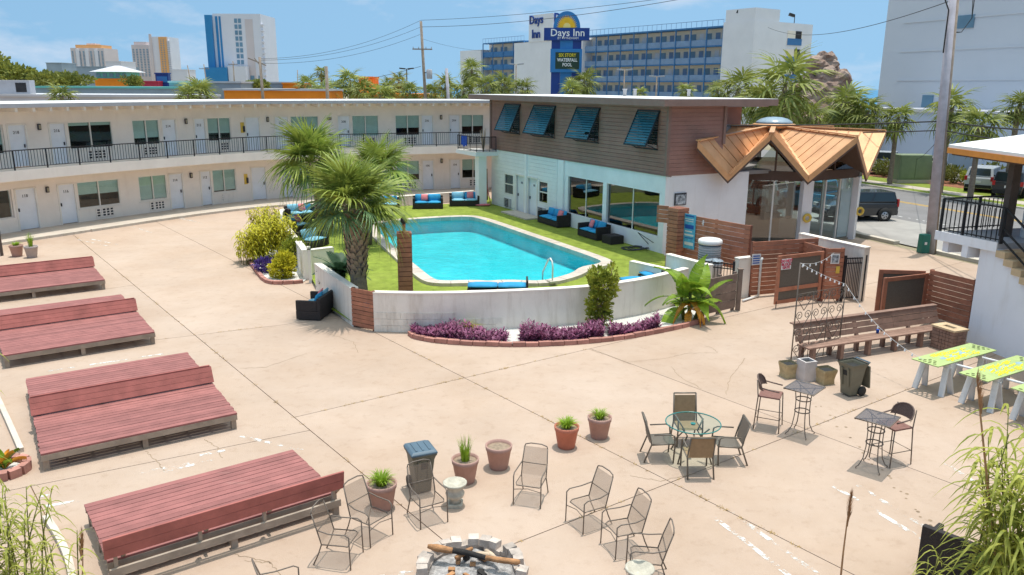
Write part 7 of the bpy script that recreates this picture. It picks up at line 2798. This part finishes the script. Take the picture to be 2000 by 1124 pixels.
MB().bx(-1.2, 1.45, -.53, -.501, zc(139), zc(109)).build('message_screen', 'led_black', pyl)
hs = MB()
n = 24
vs = [(1.48 * math.cos(PI * k / n), -.45, zc(66) + .002 + 1.75 * math.sin(PI * k / n)) for k in range(n + 1)]
vb = [(x, .45, z) for x, y, z in vs]
m = len(vs)
hs.add(vs + vb, [tuple(range(m)), tuple(range(2 * m - 1, m - 1, -1))] + [(i, m + i, m + i + 1, i + 1) for i in range(m - 1)] + [(m - 1, 2 * m - 1, m, 0)])
hs.build('half_disc', 'sign_azure', pyl)
su = MB()
for k in range(19):
 a0, a1, am = PI * k / 19, PI * (k + 1) / 19, PI * (k + .5) / 19
 z0 = zc(66) + .02
 su.add([(0, -.47, z0), (.86 * math.cos(a0), -.47, z0 + 1.0 * math.sin(a0)), (1.16 * math.cos(am), -.47, z0 + 1.38 * math.sin(am)), (.86 * math.cos(a1), -.47, z0 + 1.0 * math.sin(a1))], [(0, 1, 2, 3)])
su.build('sun', 'sign_sun', pyl)
MB().add([(.42 * math.cos(PI * k / 12), -.485, zc(66) + .03 + .5 * math.sin(PI * k / 12)) for k in range(13)], [tuple(range(13))]).build('sun_core', 'sign_sunlight', pyl)
text_on('Days Inn', 1.08, 'white_letter', (.1, -.57, zc(75)), 0, pyl, name='lettering', depth=.02, bold=.012)
text_on('BY WYNDHAM', .34, 'white_letter', (.15, -.57, zc(84.2)), 0, pyl, name='lettering', depth=.02)
for k, (s, mt) in enumerate((('SIX STORY', 'led_yellow'), ('WATERFALL', 'white_letter'), ('POOL', 'white_letter'))):
 text_on(s, .50, mt, (.12, -.55, zc(114.5 + k * 8.6)), 0, pyl, name='lettering', depth=.01, squeeze=.8, bold=.012)
# ------------------------------------------------------------------ far towers on the left
def block(name, x0, x1, ytop, Y, depth, mat, label, yaw=0.0, bands=None):
 """distant building spanning columns x0..x1 with its roof at row ytop"""
 a, b = AY(x0, ytop, Y), AY(x1, ytop, Y)
 t = thing(name, ((a.x + b.x) / 2, Y, 0), label, 'building', rz=yaw)
 w = b.x - a.x
 MB().bx(-w / 2, w / 2, 0, depth, -.1, a.z).build('wall', mat, t)
 return t, w, a.z
def grid(t, w, z0, z1, cols, rows, mat, fw=.6, fh=.55, x0=None, x1=None, y=-.06, name='window'):
 x0 = -w / 2 if x0 is None else x0
 x1 = w / 2 if x1 is None else x1
 for i in range(cols):
  for j in range(rows):
   cw, ch = (x1 - x0) / cols, (z1 - z0) / rows
   piece(name, mat, (x0 + (i + .5) * cw, y, z0 + (j + .5) * ch), (cw * fw, .12, ch * fh), 0, t)
t, w, z = block('apartment_tower', 137, 202, 94, 620, 22, 'tower_pink', 'broad pinkish tower with tiled crown, leftmost on the skyline')
grid(t, w, 18, z - 2, 9, 14, 'tower_glass', .45, .6)
for f in (.22, .5, .78):
 piece('bay', 'tower_white', (-w / 2 + w * f, -.6, z / 2), (w * .09, 1.4, z - 2), 0, t)
MB().bx(-w * .38, w * .40, 2, 18, z + .01, z + 2.4).build('roof', 'tower_orange', t)
MB().bx(-w * .12, w * .14, 6, 14, z + 2.41, z + 3.6).build('plant_room', 'tower_pink', t)
t, w, z = block('apartment_tower', 256, 290, 88, 700, 20, 'tower_pink', 'slim pinkish tower left of the orange one')
grid(t, w, 14, z - 3, 5, 17, 'tower_glass', .5, .55)
MB().bx(-w * .4, w * .3, 2, 16, z + .01, z + 2.6).build('roof', 'tower_pink', t)
t, w, z = block('apartment_tower', 290, 327, 72, 680, 22, 'tower_white', 'white and orange tower with balconies on its right edge')
piece('orange_strip', 'tower_orange', (w * .24, -.4, z / 2 + .3), (w * .42, 1.2, z - 1), 0, t)
piece('core', 'tower_pink', (-w * .40, -.5, z / 2 + 1), (w * .12, 1.2, z + 2), 0, t)
grid(t, w, 10, z - 2, 2, 24, 'tower_glass', .5, .4, w * .08, w * .36, -1.05)
for k in range(24):
 piece('balcony', 'tower_white', (w * .53, 1, 8 + k * (z - 10) / 24), (2.2, 4, .9), 0, t)
t, w, z = block('hotel_tower', 414, 508, 27, 330, 20, 'tower_white', 'tall white hotel tower with a blue slab on its left side')
MB().bx(-w / 2 - 2.6, -w / 2 - .02, -1.5, 18, 0, z - .6).build('blue_slab', 'tower_blue', t)
for f, wd in ((-.42, .05), (-.35, .04)):
 piece('glass_strip', 'tower_blue', (w * f, -.06, z / 2 + 4), (w * wd, .12, z - 10), 0, t)
grid(t, w, z - 24, z - 1.5, 2, 10, 'tower_glass', .75, .72, -.06 * w, .10 * w)
piece('recess_strip', 'tower_pink', (w * .25, -.05, z / 2 + 4), (w * .16, .1, z - 12), 0, t)
for k in range(11):
 piece('balcony', 'tower_white', (w * .5 + .5, 1, 9 + k * (z - 11) / 11), (1.1, 3, .5), 0, t)
MB().bx(-w / 2 - 2.4, -w * .18, -6, -.6, 0, 14).build('blue_wing', 'tower_blue', t)
MB().bx(-w * .17, w * .2, -5, -.6, 0, 14.5).build('low_wing', 'tower_white', t)
grid(t, w, 8, 12, 3, 1, 'tower_glass', .5, .5, -.0, w * .5, -.07)
# ------------------------------------------------------------------ low roofs behind the motel
def roofbox(x0, x1, ytop, Y, depth, mat, label, top=None, name='low_building', fascia=None, yaw=0.0, zb=-.1):
 t, w, z = block(name, x0, x1, ytop, Y, depth, mat, label, yaw)
 MB().bx(-w / 2 - .1, w / 2 + .1, -.15, depth + .1, z + .002, z + .22).build('roof', top or mat, t)
 return t, w, z
roofbox(-60, 360, 188.5, 74, 9, 'roof_pale', 'pale flat roof directly behind the motel on the left', 'roof_pale')
roofbox(66, 340, 172, 96, 14, 'roof_slate', 'slate-blue walled shop with teal roof edge behind the motel', 'shop_teal')
roofbox(330, 470, 162, 104, 12, 'roof_slate', 'grey-blue shop roof left of the white hotel tower', 'roof_pale')
roofbox(437, 640, 177, 92, 8, 'shop_orange', 'low bright orange shop wall behind the motel roof', 'roof_pale')
roofbox(552, 582, 165, 118, 8, 'shop_orange', 'small orange cube on the shop roofs', 'shop_orange')
roofbox(515, 550, 163, 120, 8, 'roof_slate', 'small grey wall left of the orange cube', 'roof_pale')
roofbox(690, 850, 186, 112, 8, 'shop_orange', 'orange shop wall showing between the palms', 'shop_orange')
t, w, z = roofbox(700, 728, 153, 116, 5, 'shop_orange', 'stepped orange sign wall among the palms', 'shop_orange')
MB().bx(w / 2, w / 2 + 2.6, 0, 5, 0, z - 1.6).build('step', 'shop_orange', t)
# pavilion with hipped roof
Yp = 150
a, b = AY(186, 165, Yp), AY(250, 165, Yp)
pv = thing('corner_pavilion', ((a.x + b.x) / 2, Yp, 0), 'orange and teal pavilion with pale hipped roof on the skyline', 'building')
w = b.x - a.x
z0, z1, z2, z3 = 7 + (167 - 155) * Yp / FPX, 7 + (167 - 143) * Yp / FPX, 7 + (167 - 131) * Yp / FPX, 0
MB().bx(-w / 2, w / 2, 0, 6, -.1, z0).build('wall', 'shop_orange', pv)
MB().bx(-w / 2 + .3, w / 2 - .3, .3, 5.6, z0 + .01, z1).build('window_band', 'shop_teal', pv)
grid(pv, w, z0 + .2, z1 - .2, 5, 1, 'tower_glass', .6, .8, y=.26)
mb = MB()
mb.add([(-w / 2 - .6, -.6, z1), (w / 2 + .6, -.6, z1), (w / 2 + .6, 6.6, z1), (-w / 2 - .6, 6.6, z1), (-w * .08, 3, z2), (w * .08, 3, z2)], [(0, 1, 5, 4), (1, 2, 5), (2, 3, 4, 5), (3, 0, 4), (3, 2, 1, 0)])
mb.build('roof', 'roof_pale', pv)
roofbox(206, 236, 121, 260, 10, 'tower_white', 'white box building behind the pavilion', 'tower_white')
roofbox(90, 120, 124, 240, 8, 'roof_slate', 'dark blue frame building at the left skyline', 'roof_slate')
roofbox(120, 250, 131, 280, 8, 'roof_slate', 'long slate-blue hall left of the pavilion', 'roof_slate')
roofbox(276, 308, 161, 140, 4, 'shop_red', 'low red awning right of the pavilion', 'shop_red')
t, w, z = roofbox(303, 328, 145, 142, 1, 'sign_navy', 'blue billboard on the skyline right of the pavilion', 'sign_navy', name='billboard')
piece('panel', 'sign_azure', (0, -.05, z - .9), (w * .8, .08, 1.0), 0, t)
roofbox(335, 365, 137, 300, 8, 'tower_white', 'small white building left of the white hotel tower', 'tower_white')
rt_ = roof_unit(36, 190, 2.6, 1.4, 1.6, 'grey rooftop air-conditioning cabinet at the far left')
# ------------------------------------------------------------------ far palms, trees and rock
FP = []
for k in range(3):
 mb = MB()
 for az, el, tw_, sc_, f in leaf_frames(26, 40 + k, -.9, 1.3):
  lf = palm_leaf_mb(1.15, .8, 13, .45, .3, 50 + k, .06, 3)
  mtx = Matrix.Translation((0, 0, .1 - .3 * f)) @ (Matrix.Rotation(az, 4, 'Z') @ Matrix.Rotation(-el, 4, 'Y') @ Matrix.Rotation(tw_, 4, 'X') @ Matrix.Scale(sc_, 4))
  lf.xf(mtx)
  mb.add(lf.v, lf.f)
 FP.append(mb.mesh('crown', 'far_palm'))
TRK = MB().tube([(0, 0, 0), (.02, 0, .5), (0, 0, 1)], [1.2, 1.0, 1.05], 8).mesh('trunk', 'palm_trunk')
def far_palm(px, py, Y, r, label, k=0):
 c = AY(px, py, Y)
 t = thing('cabbage_palm', (c.x, Y, -.1), label, 'palm tree', 'palm trees')
 z = c.z + .1
 link('trunk', TRK, t, None, None, (.17, .17, z))
 o = link('crown', FP[k % 3], t, (0, 0, z))
 o.scale = (r / 1.75,) * 3
 o.rotation_euler = (0, 0, k * 1.3)
far_palm(1533, 168, 58, 2.9, 'big cabbage palm rising behind the copper lobby roof', 0)
RIGHT = [(1440, 178, 66, 2.2, 'cabbage palm left of the big one, above the white roof'), (1655, 208, 64, 2.0, 'cabbage palm below the red rock'), (1693, 222, 62, 1.9, 'cabbage palm left of the grey podium wall'), (1580, 228, 60, 1.7, 'low cabbage palm at the foot of the rock'),
         (1490, 205, 62, 2.0, 'cabbage palm close left of the big palm trunk'), (1753, 232, 61, 1.55, 'cabbage palm above the green transformer box'), (1858, 213, 56, 1.75, 'cabbage palm behind the grey utility pole'), (1915, 247, 52, 1.7, 'cabbage palm right of the utility pole'), (1990, 208, 54, 1.3, 'cabbage palm at the right edge above the roof')]
for k, (x, y, Y, r, l) in enumerate(RIGHT):
 far_palm(x, y, Y, r, l, k)
LEFT = [(601, 172, 100, 1.9, 'far palm above the orange wall, leftmost of the row'), (627, 185, 96, 2.0, 'far palm left of the bare pole'), (655, 178, 102, 1.9, 'far palm just right of the bare pole'), (683, 160, 104, 2.1, 'far palm with the tallest crown right of the bare pole'),
  (712, 182, 98, 1.9, 'far palm in front of the stepped orange wall'), (742, 188, 95, 2.2, 'far bushy palm over the middle of the motel roof'), (778, 160, 118, 1.7, 'far palm left of the transformer pole'), (800, 182, 108, 1.9, 'far palm at the foot of the transformer pole'),
  (627, 142, 125, 1.3, 'small far palm behind the bare pole'), (870, 168, 115, 2.0, 'far palm right of the transformer pole'), (905, 180, 106, 2.1, 'far palm below the tall slim one'), (921, 137, 112, 2.1, 'tall slim palm in front of the white hotel end'), (950, 172, 108, 2.1, 'far palm at the left end of the annex roof'),
  (985, 168, 112, 2.1, 'far palm below the blue galleries'), (1020, 175, 104, 2.0, 'far palm left of the round window'), (1140, 162, 90, 1.9, 'far palm right of the pylon sign'), (1115, 178, 86, 1.4, 'low far palm at the foot of the pylon'), (1340, 178, 95, 1.3, 'low far palm above the annex roof vents'), (760, 172, 110, 1.7, 'far palm between two orange walls'), (842, 183, 104, 1.6, 'low far palm left of the sea gap'), (1250, 183, 92, 1.0, 'small far palm top above the white roof, middle'), (1400, 180, 90, 1.3, 'far palm left of the cluster by the rock'),
  (120, 192, 70, 1.4, 'palm top showing over the motel roof on the far left'), (390, 186, 72, 2.0, 'palm top showing over the motel roof left of the orange wall'), (365, 190, 70, 1.2, 'small palm top beside it over the motel roof')]
for k, (x, y, Y, r, l) in enumerate(LEFT):
 far_palm(x, y, Y, r, l, k)
leafm('tree_leaf', (.17, .24, .05), .5, .1, .3, .5, col2=(.42, .42, .09))
def far_tree(px, py, Y, rx, rz_, label, seed):
 c = AY(px, py, Y)
 t = thing('broad_tree', (c.x, Y, -.1), label, 'tree', 'trees on the left skyline')
 z = c.z
 rnd = random.Random(seed)
 lumps = [(rnd.uniform(-.6, .6) * rx, rnd.uniform(-.4, .4) * rx, z + rnd.uniform(-.5, .5) * rz_, rx * rnd.uniform(.4, .6), rx * .5, rz_ * rnd.uniform(.4, .6)) for _ in range(6)]
 stuff(leaf_cloud(lumps, 900, .55 * rx / 3, .2, .7, seed).build('crown', 'tree_leaf', t))
 MB().tube([(0, 0, 0), (0, 0, z * .6), (.1, 0, z)], [.3, .22, .1], 7).build('trunk', 'bark', t)
for k, (x, y, Y, rx, rz_, l) in enumerate(((-5, 138, 150, 4.5, 3.2, 'dark tree at the very left of the skyline'), (35, 150, 150, 4.5, 2.0, 'tree second from the left skyline edge'), (75, 156, 150, 4.0, 1.6, 'low tree on the left skyline'), (110, 158, 135, 3.5, 1.6, 'yellow-green tree in front of the broad tower'),
                                           (140, 160, 130, 3.0, 1.4, 'yellow-green tree left of the orange pavilion'), (258, 160, 130, 1.8, 1.2, 'small tree right of the orange pavilion'), (500, 168, 110, 2.0, 1.0, 'low tree behind the leaning pole'), (1650, 235, 66, 1.8, 1.2, 'leafy bush at the foot of the rock'))):
 far_tree(x, y, Y, rx, rz_, l, k)
rkY = 82.0
rc = AY(1612, 240, rkY)
rock = thing('rock_outcrop', (rc.x, rkY, 0), 'tall red-brown artificial rock behind the palms', 'rock')
from mathutils import noise as mnoise
for k, (x, y, r, sx_, sz_) in enumerate(((1612, 128, 1.45, 1.05, .85), (1618, 152, 1.6, 1.0, .7), (1625, 172, 1.75, 1.05, 1.0), (1600, 178, 1.9, 1.1, .9), (1585, 205, 2.2, 1.2, 1.0), (1618, 205, 1.9, 1.0, 1.0), (1560, 225, 2.3, 1.4, .8), (1630, 230, 2.2, 1.3, .9), (1600, 240, 2.6, 1.6, .9))):
 c = AY(x, y, rkY)
 bm = bmesh.new()
 bmesh.ops.create_icosphere(bm, subdivisions=4, radius=1.0)
 for v in bm.verts:
  p = v.co.copy()
  d = .30 * mnoise.noise(p * 1.6 + Vector((k * 3.1, 0, 0))) + .14 * mnoise.noise(p * 4.3 + Vector((0, k, 0))) + .10 * math.floor((p.z + mnoise.noise(p * 1.2) * .3) * 4) % .1
  cell = mnoise.cell(p * 2.6 + Vector((k, k, 0))) * .10
  p *= 1 + d + cell
  v.co = (p.x * r * sx_, p.y * r, p.z * r * sz_)
 me = bpy.data.meshes.new('boulder')
 bm.to_mesh(me)
 bm.free()
 me.materials.append(MATS['rock_red'])
 link('boulder', me, rock, (c.x - rc.x, random.uniform(-.6, .6) - .4 * (k > 3), c.z))
# ------------------------------------------------------------------ poles and cables
def upole(px0, py0, px1, py1, Y, label, r=.15, arms=(), mat='pole_wood', z0=None):
 """pole from its lower visible row to its top"""
 a, b = AY(px0, py0, Y), AY(px1, py1, Y)
 d = b - a
 base = a - d * ((a.z + .1) / max(d.z, .01))
 t = thing('utility_pole', base, label, 'utility pole', 'utility poles')
 MB().tube([(0, 0, 0), tuple((b - base) * .5), tuple(b - base)], [r * 1.15, r, r * .82], 9).build('shaft', mat, t)
 for f, w in arms:
  c = (b - base) * f
  piece('cross_arm', 'pole_wood', (c.x, c.y - r, c.z), (w, .1, .12), .15, t)
  for k in (-1, -.4, .4, 1):
   piece('insulator', 'fascia_grey', (c.x + k * w * .46, c.y - r, c.z + .14), (.07, .07, .18), .15, t)
 return t, base, b
pR, pRb, pRt = upole(1815, 492, 1866, -60, G(1815, 492).y, 'big grey and brown utility pole at the street on the right', .19, (), 'pole_grey')
MB().tube([tuple(Vector((.20, -.05, .1))), tuple((pRt - pRb) + Vector((.17, -.05, 0)))], .075, 7).build('conduit', 'pole_wood', pR)
lp_ = MB()
for k in range(2):
 c = (pRt - pRb) * .89
 lp_.tube([(c.x + .1, c.y, c.z - 1.2 + k * .05), (c.x + .55, c.y, c.z - 1.15), (c.x + .9, c.y, c.z - .6), (c.x + .8 + k * .1, c.y, c.z + .6)], .018, 5)
lp_.tube([(c.x - .15, c.y - .1, c.z - 2.0), (c.x - .16, c.y - .1, c.z - .3), (c.x - .6, c.y - .1, c.z + .6)], .03, 5)
lp_.build('cable_loop', 'cable', pR)
p2, b2, t2 = upole(831, 195, 822, 42, 84, 'transformer pole with cross-arm above the middle of the motel roof', .16, ((.80, 2.0),))
dd_ = t2 - b2
MB().lathe([(.28, 0), (.30, .05), (.30, .85), (.2, .95)], 14).build('transformer', 'fascia_grey', p2, loc=(dd_.x * .6 + .55, -.1, dd_.z * .585))
piece('transformer_arm', 'cable', (dd_.x * .6 + .25, -.1, dd_.z * .63), (.6, .08, .08), 0, p2)
p3, b3, t3 = upole(514, 198, 507, 112, 78, 'leaning brown pole with slanted arms in front of the white hotel tower', .15)
MB().bar(((t3 - b3).x - 1.1, 0, (t3 - b3).z - .1), ((t3 - b3).x + .55, 0, (t3 - b3).z - .75), .1, .1).build('cross_arm', 'pole_wood', p3)
MB().bar(((t3 - b3).x - .5, 0, (t3 - b3).z - .1), ((t3 - b3).x + .1, 0, (t3 - b3).z - .9), .07, .07).build('brace', 'pole_wood', p3)
p4, b4, t4 = upole(640, 198, 637, 130, 76, 'bare stub pole among the palms over the motel roof', .17)
p5, b5, t5 = upole(875, 188, 872, 134, 96, 'short thick pole right of the transformer pole', .2, (), 'pole_grey')
upole(458, 165, 455, 120, 150, 'thin pole in front of the white hotel tower', .12, ((.95, 1.6),))
upole(403, 160, 398, 126, 170, 'thin slanted pole left of the blue tower slab', .12, ((.92, 2.0),))
upole(372, 158, 366, 128, 170, 'thin pole second left of the blue tower slab', .12)
upole(582, 180, 581, 137, 130, 'thin pole above the small orange cube', .08)
for px, py, Y, l in ((794, 133, 120, 'tall lamp post left of the transformer pole'), (1220, 135, 110, 'parking lamp post in front of the blue galleries'), (1283, 148, 110, 'short lamp post right of it, in front of the galleries'), (1008, 124, 110, 'lamp post left of the stair tower')):
 c = AY(px, py, Y)
 t = thing('lamp_post', (c.x, Y, -.1), l, 'lamp post', 'lamp posts')
 MB().tube([(0, 0, 0), (0, 0, c.z)], .09, 6).build('shaft', 'cable' if px == 794 else 'pole_wood', t)
 for s in (-1, 1):
  MB().box((s * .6, 0, c.z), (.9, .35, .18), ry=s * -.1).build('lamp_head', 'fascia_grey' if px > 1000 else 'cable', t, bev=.03)
def wire(a, b, sag, r, label, n=24):
 a, b = Vector(a), Vector(b)
 o = MB().tube([a.lerp(b, k / n) - Vector((0, 0, 4 * sag * (k / n) * (1 - k / n))) for k in range(n + 1)], r, 5).build('cable', 'cable')
 return tag(o, label, 'cable', 'overhead cables')
E_ = lambda x, y, Y: AY(x, y, Y)
wire(E_(822, 40, 84), E_(1420, -20, 60), .35, .018, 'upper overhead cable sagging from the transformer pole to the right')
wire(E_(822, 53, 84), E_(1420, -18, 58), .55, .02, 'lower overhead cable sagging from the transformer pole to the right')
wire(E_(822, 40, 84), E_(507, 115, 78), .9, .015, 'uppermost cable sagging from transformer pole to leaning pole')
wire(E_(822, 53, 84), E_(507, 118, 78), .8, .015, 'middle cable sagging from transformer pole to leaning pole')
wire(E_(820, 68, 84), E_(507, 124, 78), .8, .015, 'lower cable sagging from transformer pole to leaning pole')
wire(E_(822, 130, 84), E_(505, 178, 78), .5, .02, 'low telephone cable between the transformer pole and the leaning pole')
wire(E_(824, 76, 84), E_(960, 100, 100), .3, .012, 'thin cable dropping right from the transformer pole')
wire(E_(1862, 0, 35.5), E_(1500, 54, 95), 1.1, .018, 'thin cable across the sky from the big right-hand pole')
wire(E_(1845, 237, 35), E_(1420, 246, 39), .05, .03, 'thick black cable from the right-hand pole over the copper roof')
wire(E_(1843, 255, 35), E_(1440, 262, 48), .05, .026, 'second thick black cable behind the copper roof')
wire(E_(1847, 237, 35), E_(2040, 256, 26), .06, .03, 'thick black cable from the right-hand pole to the right edge')
wire(E_(1845, 255, 35), E_(2040, 282, 27), .06, .026, 'second thick black cable from the right-hand pole to the right edge')
wire(E_(1845, 258, 35), E_(1790, 312, 60), .2, .014, 'thin cable looping down from the right-hand pole to the podium')
# green box at the foot of the pole
t = thing('utility_pedestal', G(1802, 494), 'dark green cable pedestal leaning on the right-hand pole', 'utility box', rz=.2)
MB().box((0, 0, .42), (.40, .36, .84), taper=.92).build('cover', 'hydrant_green', t, bev=.04)
piece('label', 'sign_white', (-.05, -.187, .45), (.12, .01, .12), 0, t)
# ------------------------------------------------------------------ transformer cabinet, bushes and cars across the street
t = thing('transformer_cabinet', RP(51.9, -46.5), 'olive-green transformer cabinet on the grass across the street', 'utility box', rz=-1.05 + PI / 2 - .5)
MB().bx(-1.25, 1.25, -.8, .8, 0, 2.15).build('cabinet', 'trafo_green', t, bev=.04)
for s in (-1, 1):
 piece('door', 'trafo_green', (s * .58, -.81, 1.2), (1.1, .04, 1.6), 0, t)
MB().bx(-1.3, 1.3, -.86, .86, 0, .25).build('plinth', 'walk_concrete', t)
MB().bx(1.26, 2.2, -.5, .6, 0, 1.6).build('side_cabinet', 'trafo_green', t, bev=.03)
def bush(p, r, label, seed, mat='shrub_olive'):
 shrub(p, [(0, 0, r * .9, r, r, r * .8), (r * .5, 0, r * .7, r * .6, r * .6, r * .5)], 500, .24 * r + .06, mat, label, 'street_bush', seed=seed, stems=3, group='bushes across the street')
bush(G(1725, 345), .85, 'round green bush left of the transformer cabinet', 61)
bush(G(1862, 358), .8, 'grey-green bush behind the utility pole', 62)
bush(G(1895, 362), .7, 'bush left of the palm trunk in the mulch bed', 63, 'shrub_green')
bush(G(1935, 362), .95, 'bush right of the palm trunk in the mulch bed', 64)
bush(G(1845, 352), .7, 'pale bush in front of the white pick-up', 65)
M('car_black', (.02, .022, .026), .25, .05, 3, coat=.6)
M('car_silver', (.50, .52, .54), .3, .05, 3, coat=.5)
M('car_white', (.70, .69, .66), .3, .05, 3, coat=.5)
M('car_blue', (.04, .22, .36), .3, .05, 3, coat=.5)
M('car_glass', (.02, .03, .035), .08, .05, 3, spec=.8)
M('tyre', (.02, .02, .02), .8, .1, 8)
M('rim', (.45, .45, .47), .3, .1, 5, metal=.7)
M('tail_red', (.45, .02, .02), .3, .05, 3)
M('head_clear', (.75, .75, .75), .15, .05, 3)
def car(p, yaw, col, label, kind='hatch'):
 """nose at local +x"""
 S = {'hatch': (4.1, 1.80, 1.60, [(-2.05, .95), (-1.98, 1.02), (.75, 1.04), (1.05, 1.02), (1.9, .88), (2.05, .62)], (-2.0, .95, -1.85, .35)),
         'suv': (4.7, 1.9, 1.75, [(-2.35, 1.0), (-2.3, 1.10), (.85, 1.12), (1.1, 1.10), (2.2, .98), (2.35, .70)], (-2.3, 1.15, -2.05, .45)),
         'pickup': (5.6, 1.95, 1.85, [(-2.8, 1.0), (-2.78, 1.12), (.9, 1.14), (1.2, 1.12), (2.65, 1.02), (2.8, .72)], (-.95, 1.3, -.75, .6))}[kind]
 L, W, H, top, (gx0, gx1, rx0, rx1) = S
 t = thing('parked_car', p, label, 'car', 'parked cars', rz=yaw)
 b = MB()
 zlow = .30
 rings = []
 for x, zt in top:
  hw = W / 2 * (.94 if abs(x) > L / 2 - .2 else 1)
  zm = (zlow + zt) * .55
  rings.append([(x, -hw * .93, zlow), (x, -hw, zm), (x, -hw * .99, zt - .06), (x, -hw * .93, zt), (x, hw * .93, zt), (x, hw * .99, zt - .06), (x, hw, zm), (x, hw * .93, zlow)])
 n = 8
 for r in rings:
  b.v += r
 for i in range(len(rings) - 1):
  for k in range(n):
   b.f.append((i * n + k, i * n + (k + 1) % n, (i + 1) * n + (k + 1) % n, (i + 1) * n + k))
   b.sm.append(False)
 b.f += [tuple(range(n - 1, -1, -1)), tuple(range((len(rings) - 1) * n, len(rings) * n))]
 b.sm += [False, False]
 body = b.build('body', col, t, bev=.03)
 zb = top[2][1] - .005
 g = MB()
 wb, wt = W / 2 * .93, W / 2 * .80
 B = [(gx0, -wb, zb), (gx1, -wb, zb), (gx1, wb, zb), (gx0, wb, zb)]
 T = [(rx0, -wt, H), (rx1, -wt, H), (rx1, wt, H), (rx0, wt, H)]
 g.add(B + T, [(3, 2, 1, 0), (4, 5, 6, 7), (0, 1, 5, 4), (1, 2, 6, 5), (2, 3, 7, 6), (3, 0, 4, 7)])
 g.build('cabin', col, t, bev=.05)
 def pane(q, f0, f1, h0, h1, name):
  a, b_, c, d = [Vector(v) for v in q]
  def at(u, v):
   return a.lerp(b_, u).lerp(d.lerp(c, u), v)
  p_ = [at(f0, h0), at(f1, h0), at(f1, h1), at(f0, h1)]
  nn = (p_[1] - p_[0]).cross(p_[3] - p_[0]).normalized() * .012
  MB().add([v + nn for v in p_] + [v - nn for v in p_], [(0, 1, 2, 3), (7, 6, 5, 4), (0, 4, 5, 1), (1, 5, 6, 2), (2, 6, 7, 3), (3, 7, 4, 0)]).build(name, 'car_glass', t)
 for q in ((B[0], B[1], T[1], T[0]), (B[2], B[3], T[3], T[2])):
  s_ = (.05, .50, .55, .92) if q[0] == B[0] else (.08, .45, .50, .95)
  pane(q, s_[0], s_[1], .12, .88, 'side_window')
  pane(q, s_[2], s_[3], .12, .88, 'side_window')
 pane((B[1], B[2], T[2], T[1]), .08, .92, .1, .92, 'windscreen')
 pane((B[3], B[0], T[0], T[3]), .1, .9, .15, .9, 'rear_window')
 if kind == 'pickup':
  MB().bx(-2.7, -1.0, -W / 2 * .86, W / 2 * .86, zb - .0, zb + .02).build('bed', 'tyre', t)
 for x in (-L * .31, L * .31):
  for s in (-1, 1):
   mtx = Matrix.Translation((x, s * (W / 2 - .09), .33)) @ Matrix.Rotation(PI / 2, 4, 'X')
   wl = MB().lathe([(.2, -.11), (.31, -.11), (.335, -.07), (.335, .07), (.31, .11), (.2, .11)], 20).xf(mtx).build('wheel', 'tyre', t)
   rm_ = MB().lathe([(.02, -.112), (.2, -.114), (.21, -.10), (.21, .10), (.2, .114), (.02, .112)], 20).xf(mtx)
   rm_.build('rim', 'rim', wl)
   sp_ = MB()
   for k in range(5):
    a_ = k * 2 * PI / 5
    sp_.box((x + .12 * math.cos(a_), s * (W / 2 + .03), .33 + .12 * math.sin(a_)), (.10, .01, .05), ry=-a_)
   sp_.build('spoke_gaps', 'tyre', wl)
   MB().lathe([(.01, -.02), (.40, -.02), (.40, .02), (.01, .02)], 20).xf(Matrix.Translation((x, s * (W / 2 - .012), .36)) @ Matrix.Rotation(PI / 2, 4, 'X')).build('wheel_arch', 'tyre', t)
 for s in (-1, 1):
  piece('headlight', 'head_clear', (L / 2 - .09, s * W * .37, .80), (.16, .34, .17), 0, t)
  piece('tail_light', 'tail_red', (-L / 2 + .03, s * W * .43, 1.0), (.10, .18, .42 if kind == 'hatch' else .3), 0, t)
  piece('mirror', col, (gx1 - .35, s * (W / 2 + .1), zb + .1), (.12, .2, .14), 0, t)
 piece('bumper', 'tyre', (-L / 2 + .01, 0, .45), (.12, W * .86, .22), 0, t)
 piece('bumper', 'tyre', (L / 2 - .01, 0, .42), (.12, W * .82, .24), 0, t)
 piece('number_plate', 'sign_white', (-L / 2 - .055, 0, .78), (.02, .32, .16), 0, t)
 return t
ry_ = math.atan2(RD.y, RD.x)
cc = G(1682, 432, -.04)
car(Vector((cc.x - .15, cc.y + .65, -.04)), ang((18.5, 42.1), (16.2, 41.9)) + .02, 'car_black', 'black boxy hatchback parked beside the glass lobby', 'hatch')
car(Vector((14.6, 49.5, -.04)), ry_ + PI + .5, 'car_white', 'white off-roader seen through the lobby glass, on the left', 'suv')
car(Vector((18.2, 47.4, -.04)), ry_ + PI + .35, 'car_blue', 'blue pick-up seen through the lobby glass, in the middle', 'pickup')
for px, Y, col, kind, l in ((1728, 70, 'car_silver', 'pickup', 'silver pick-up beyond the green bush, behind the copper roof tip'), (1822, 64.5, 'car_white', 'pickup', 'white pick-up beyond the transformer cabinet'), (1928, 58, 'car_silver', 'suv', 'silver car beyond the mulch bed on the right'), (1985, 55, 'car_black', 'suv', 'dark car half hidden by the right-hand building')):
 c = AY(px, 320, Y)
 car(Vector((c.x, Y, -.03)), ry_ + PI / 2 + .5, col, l, kind)
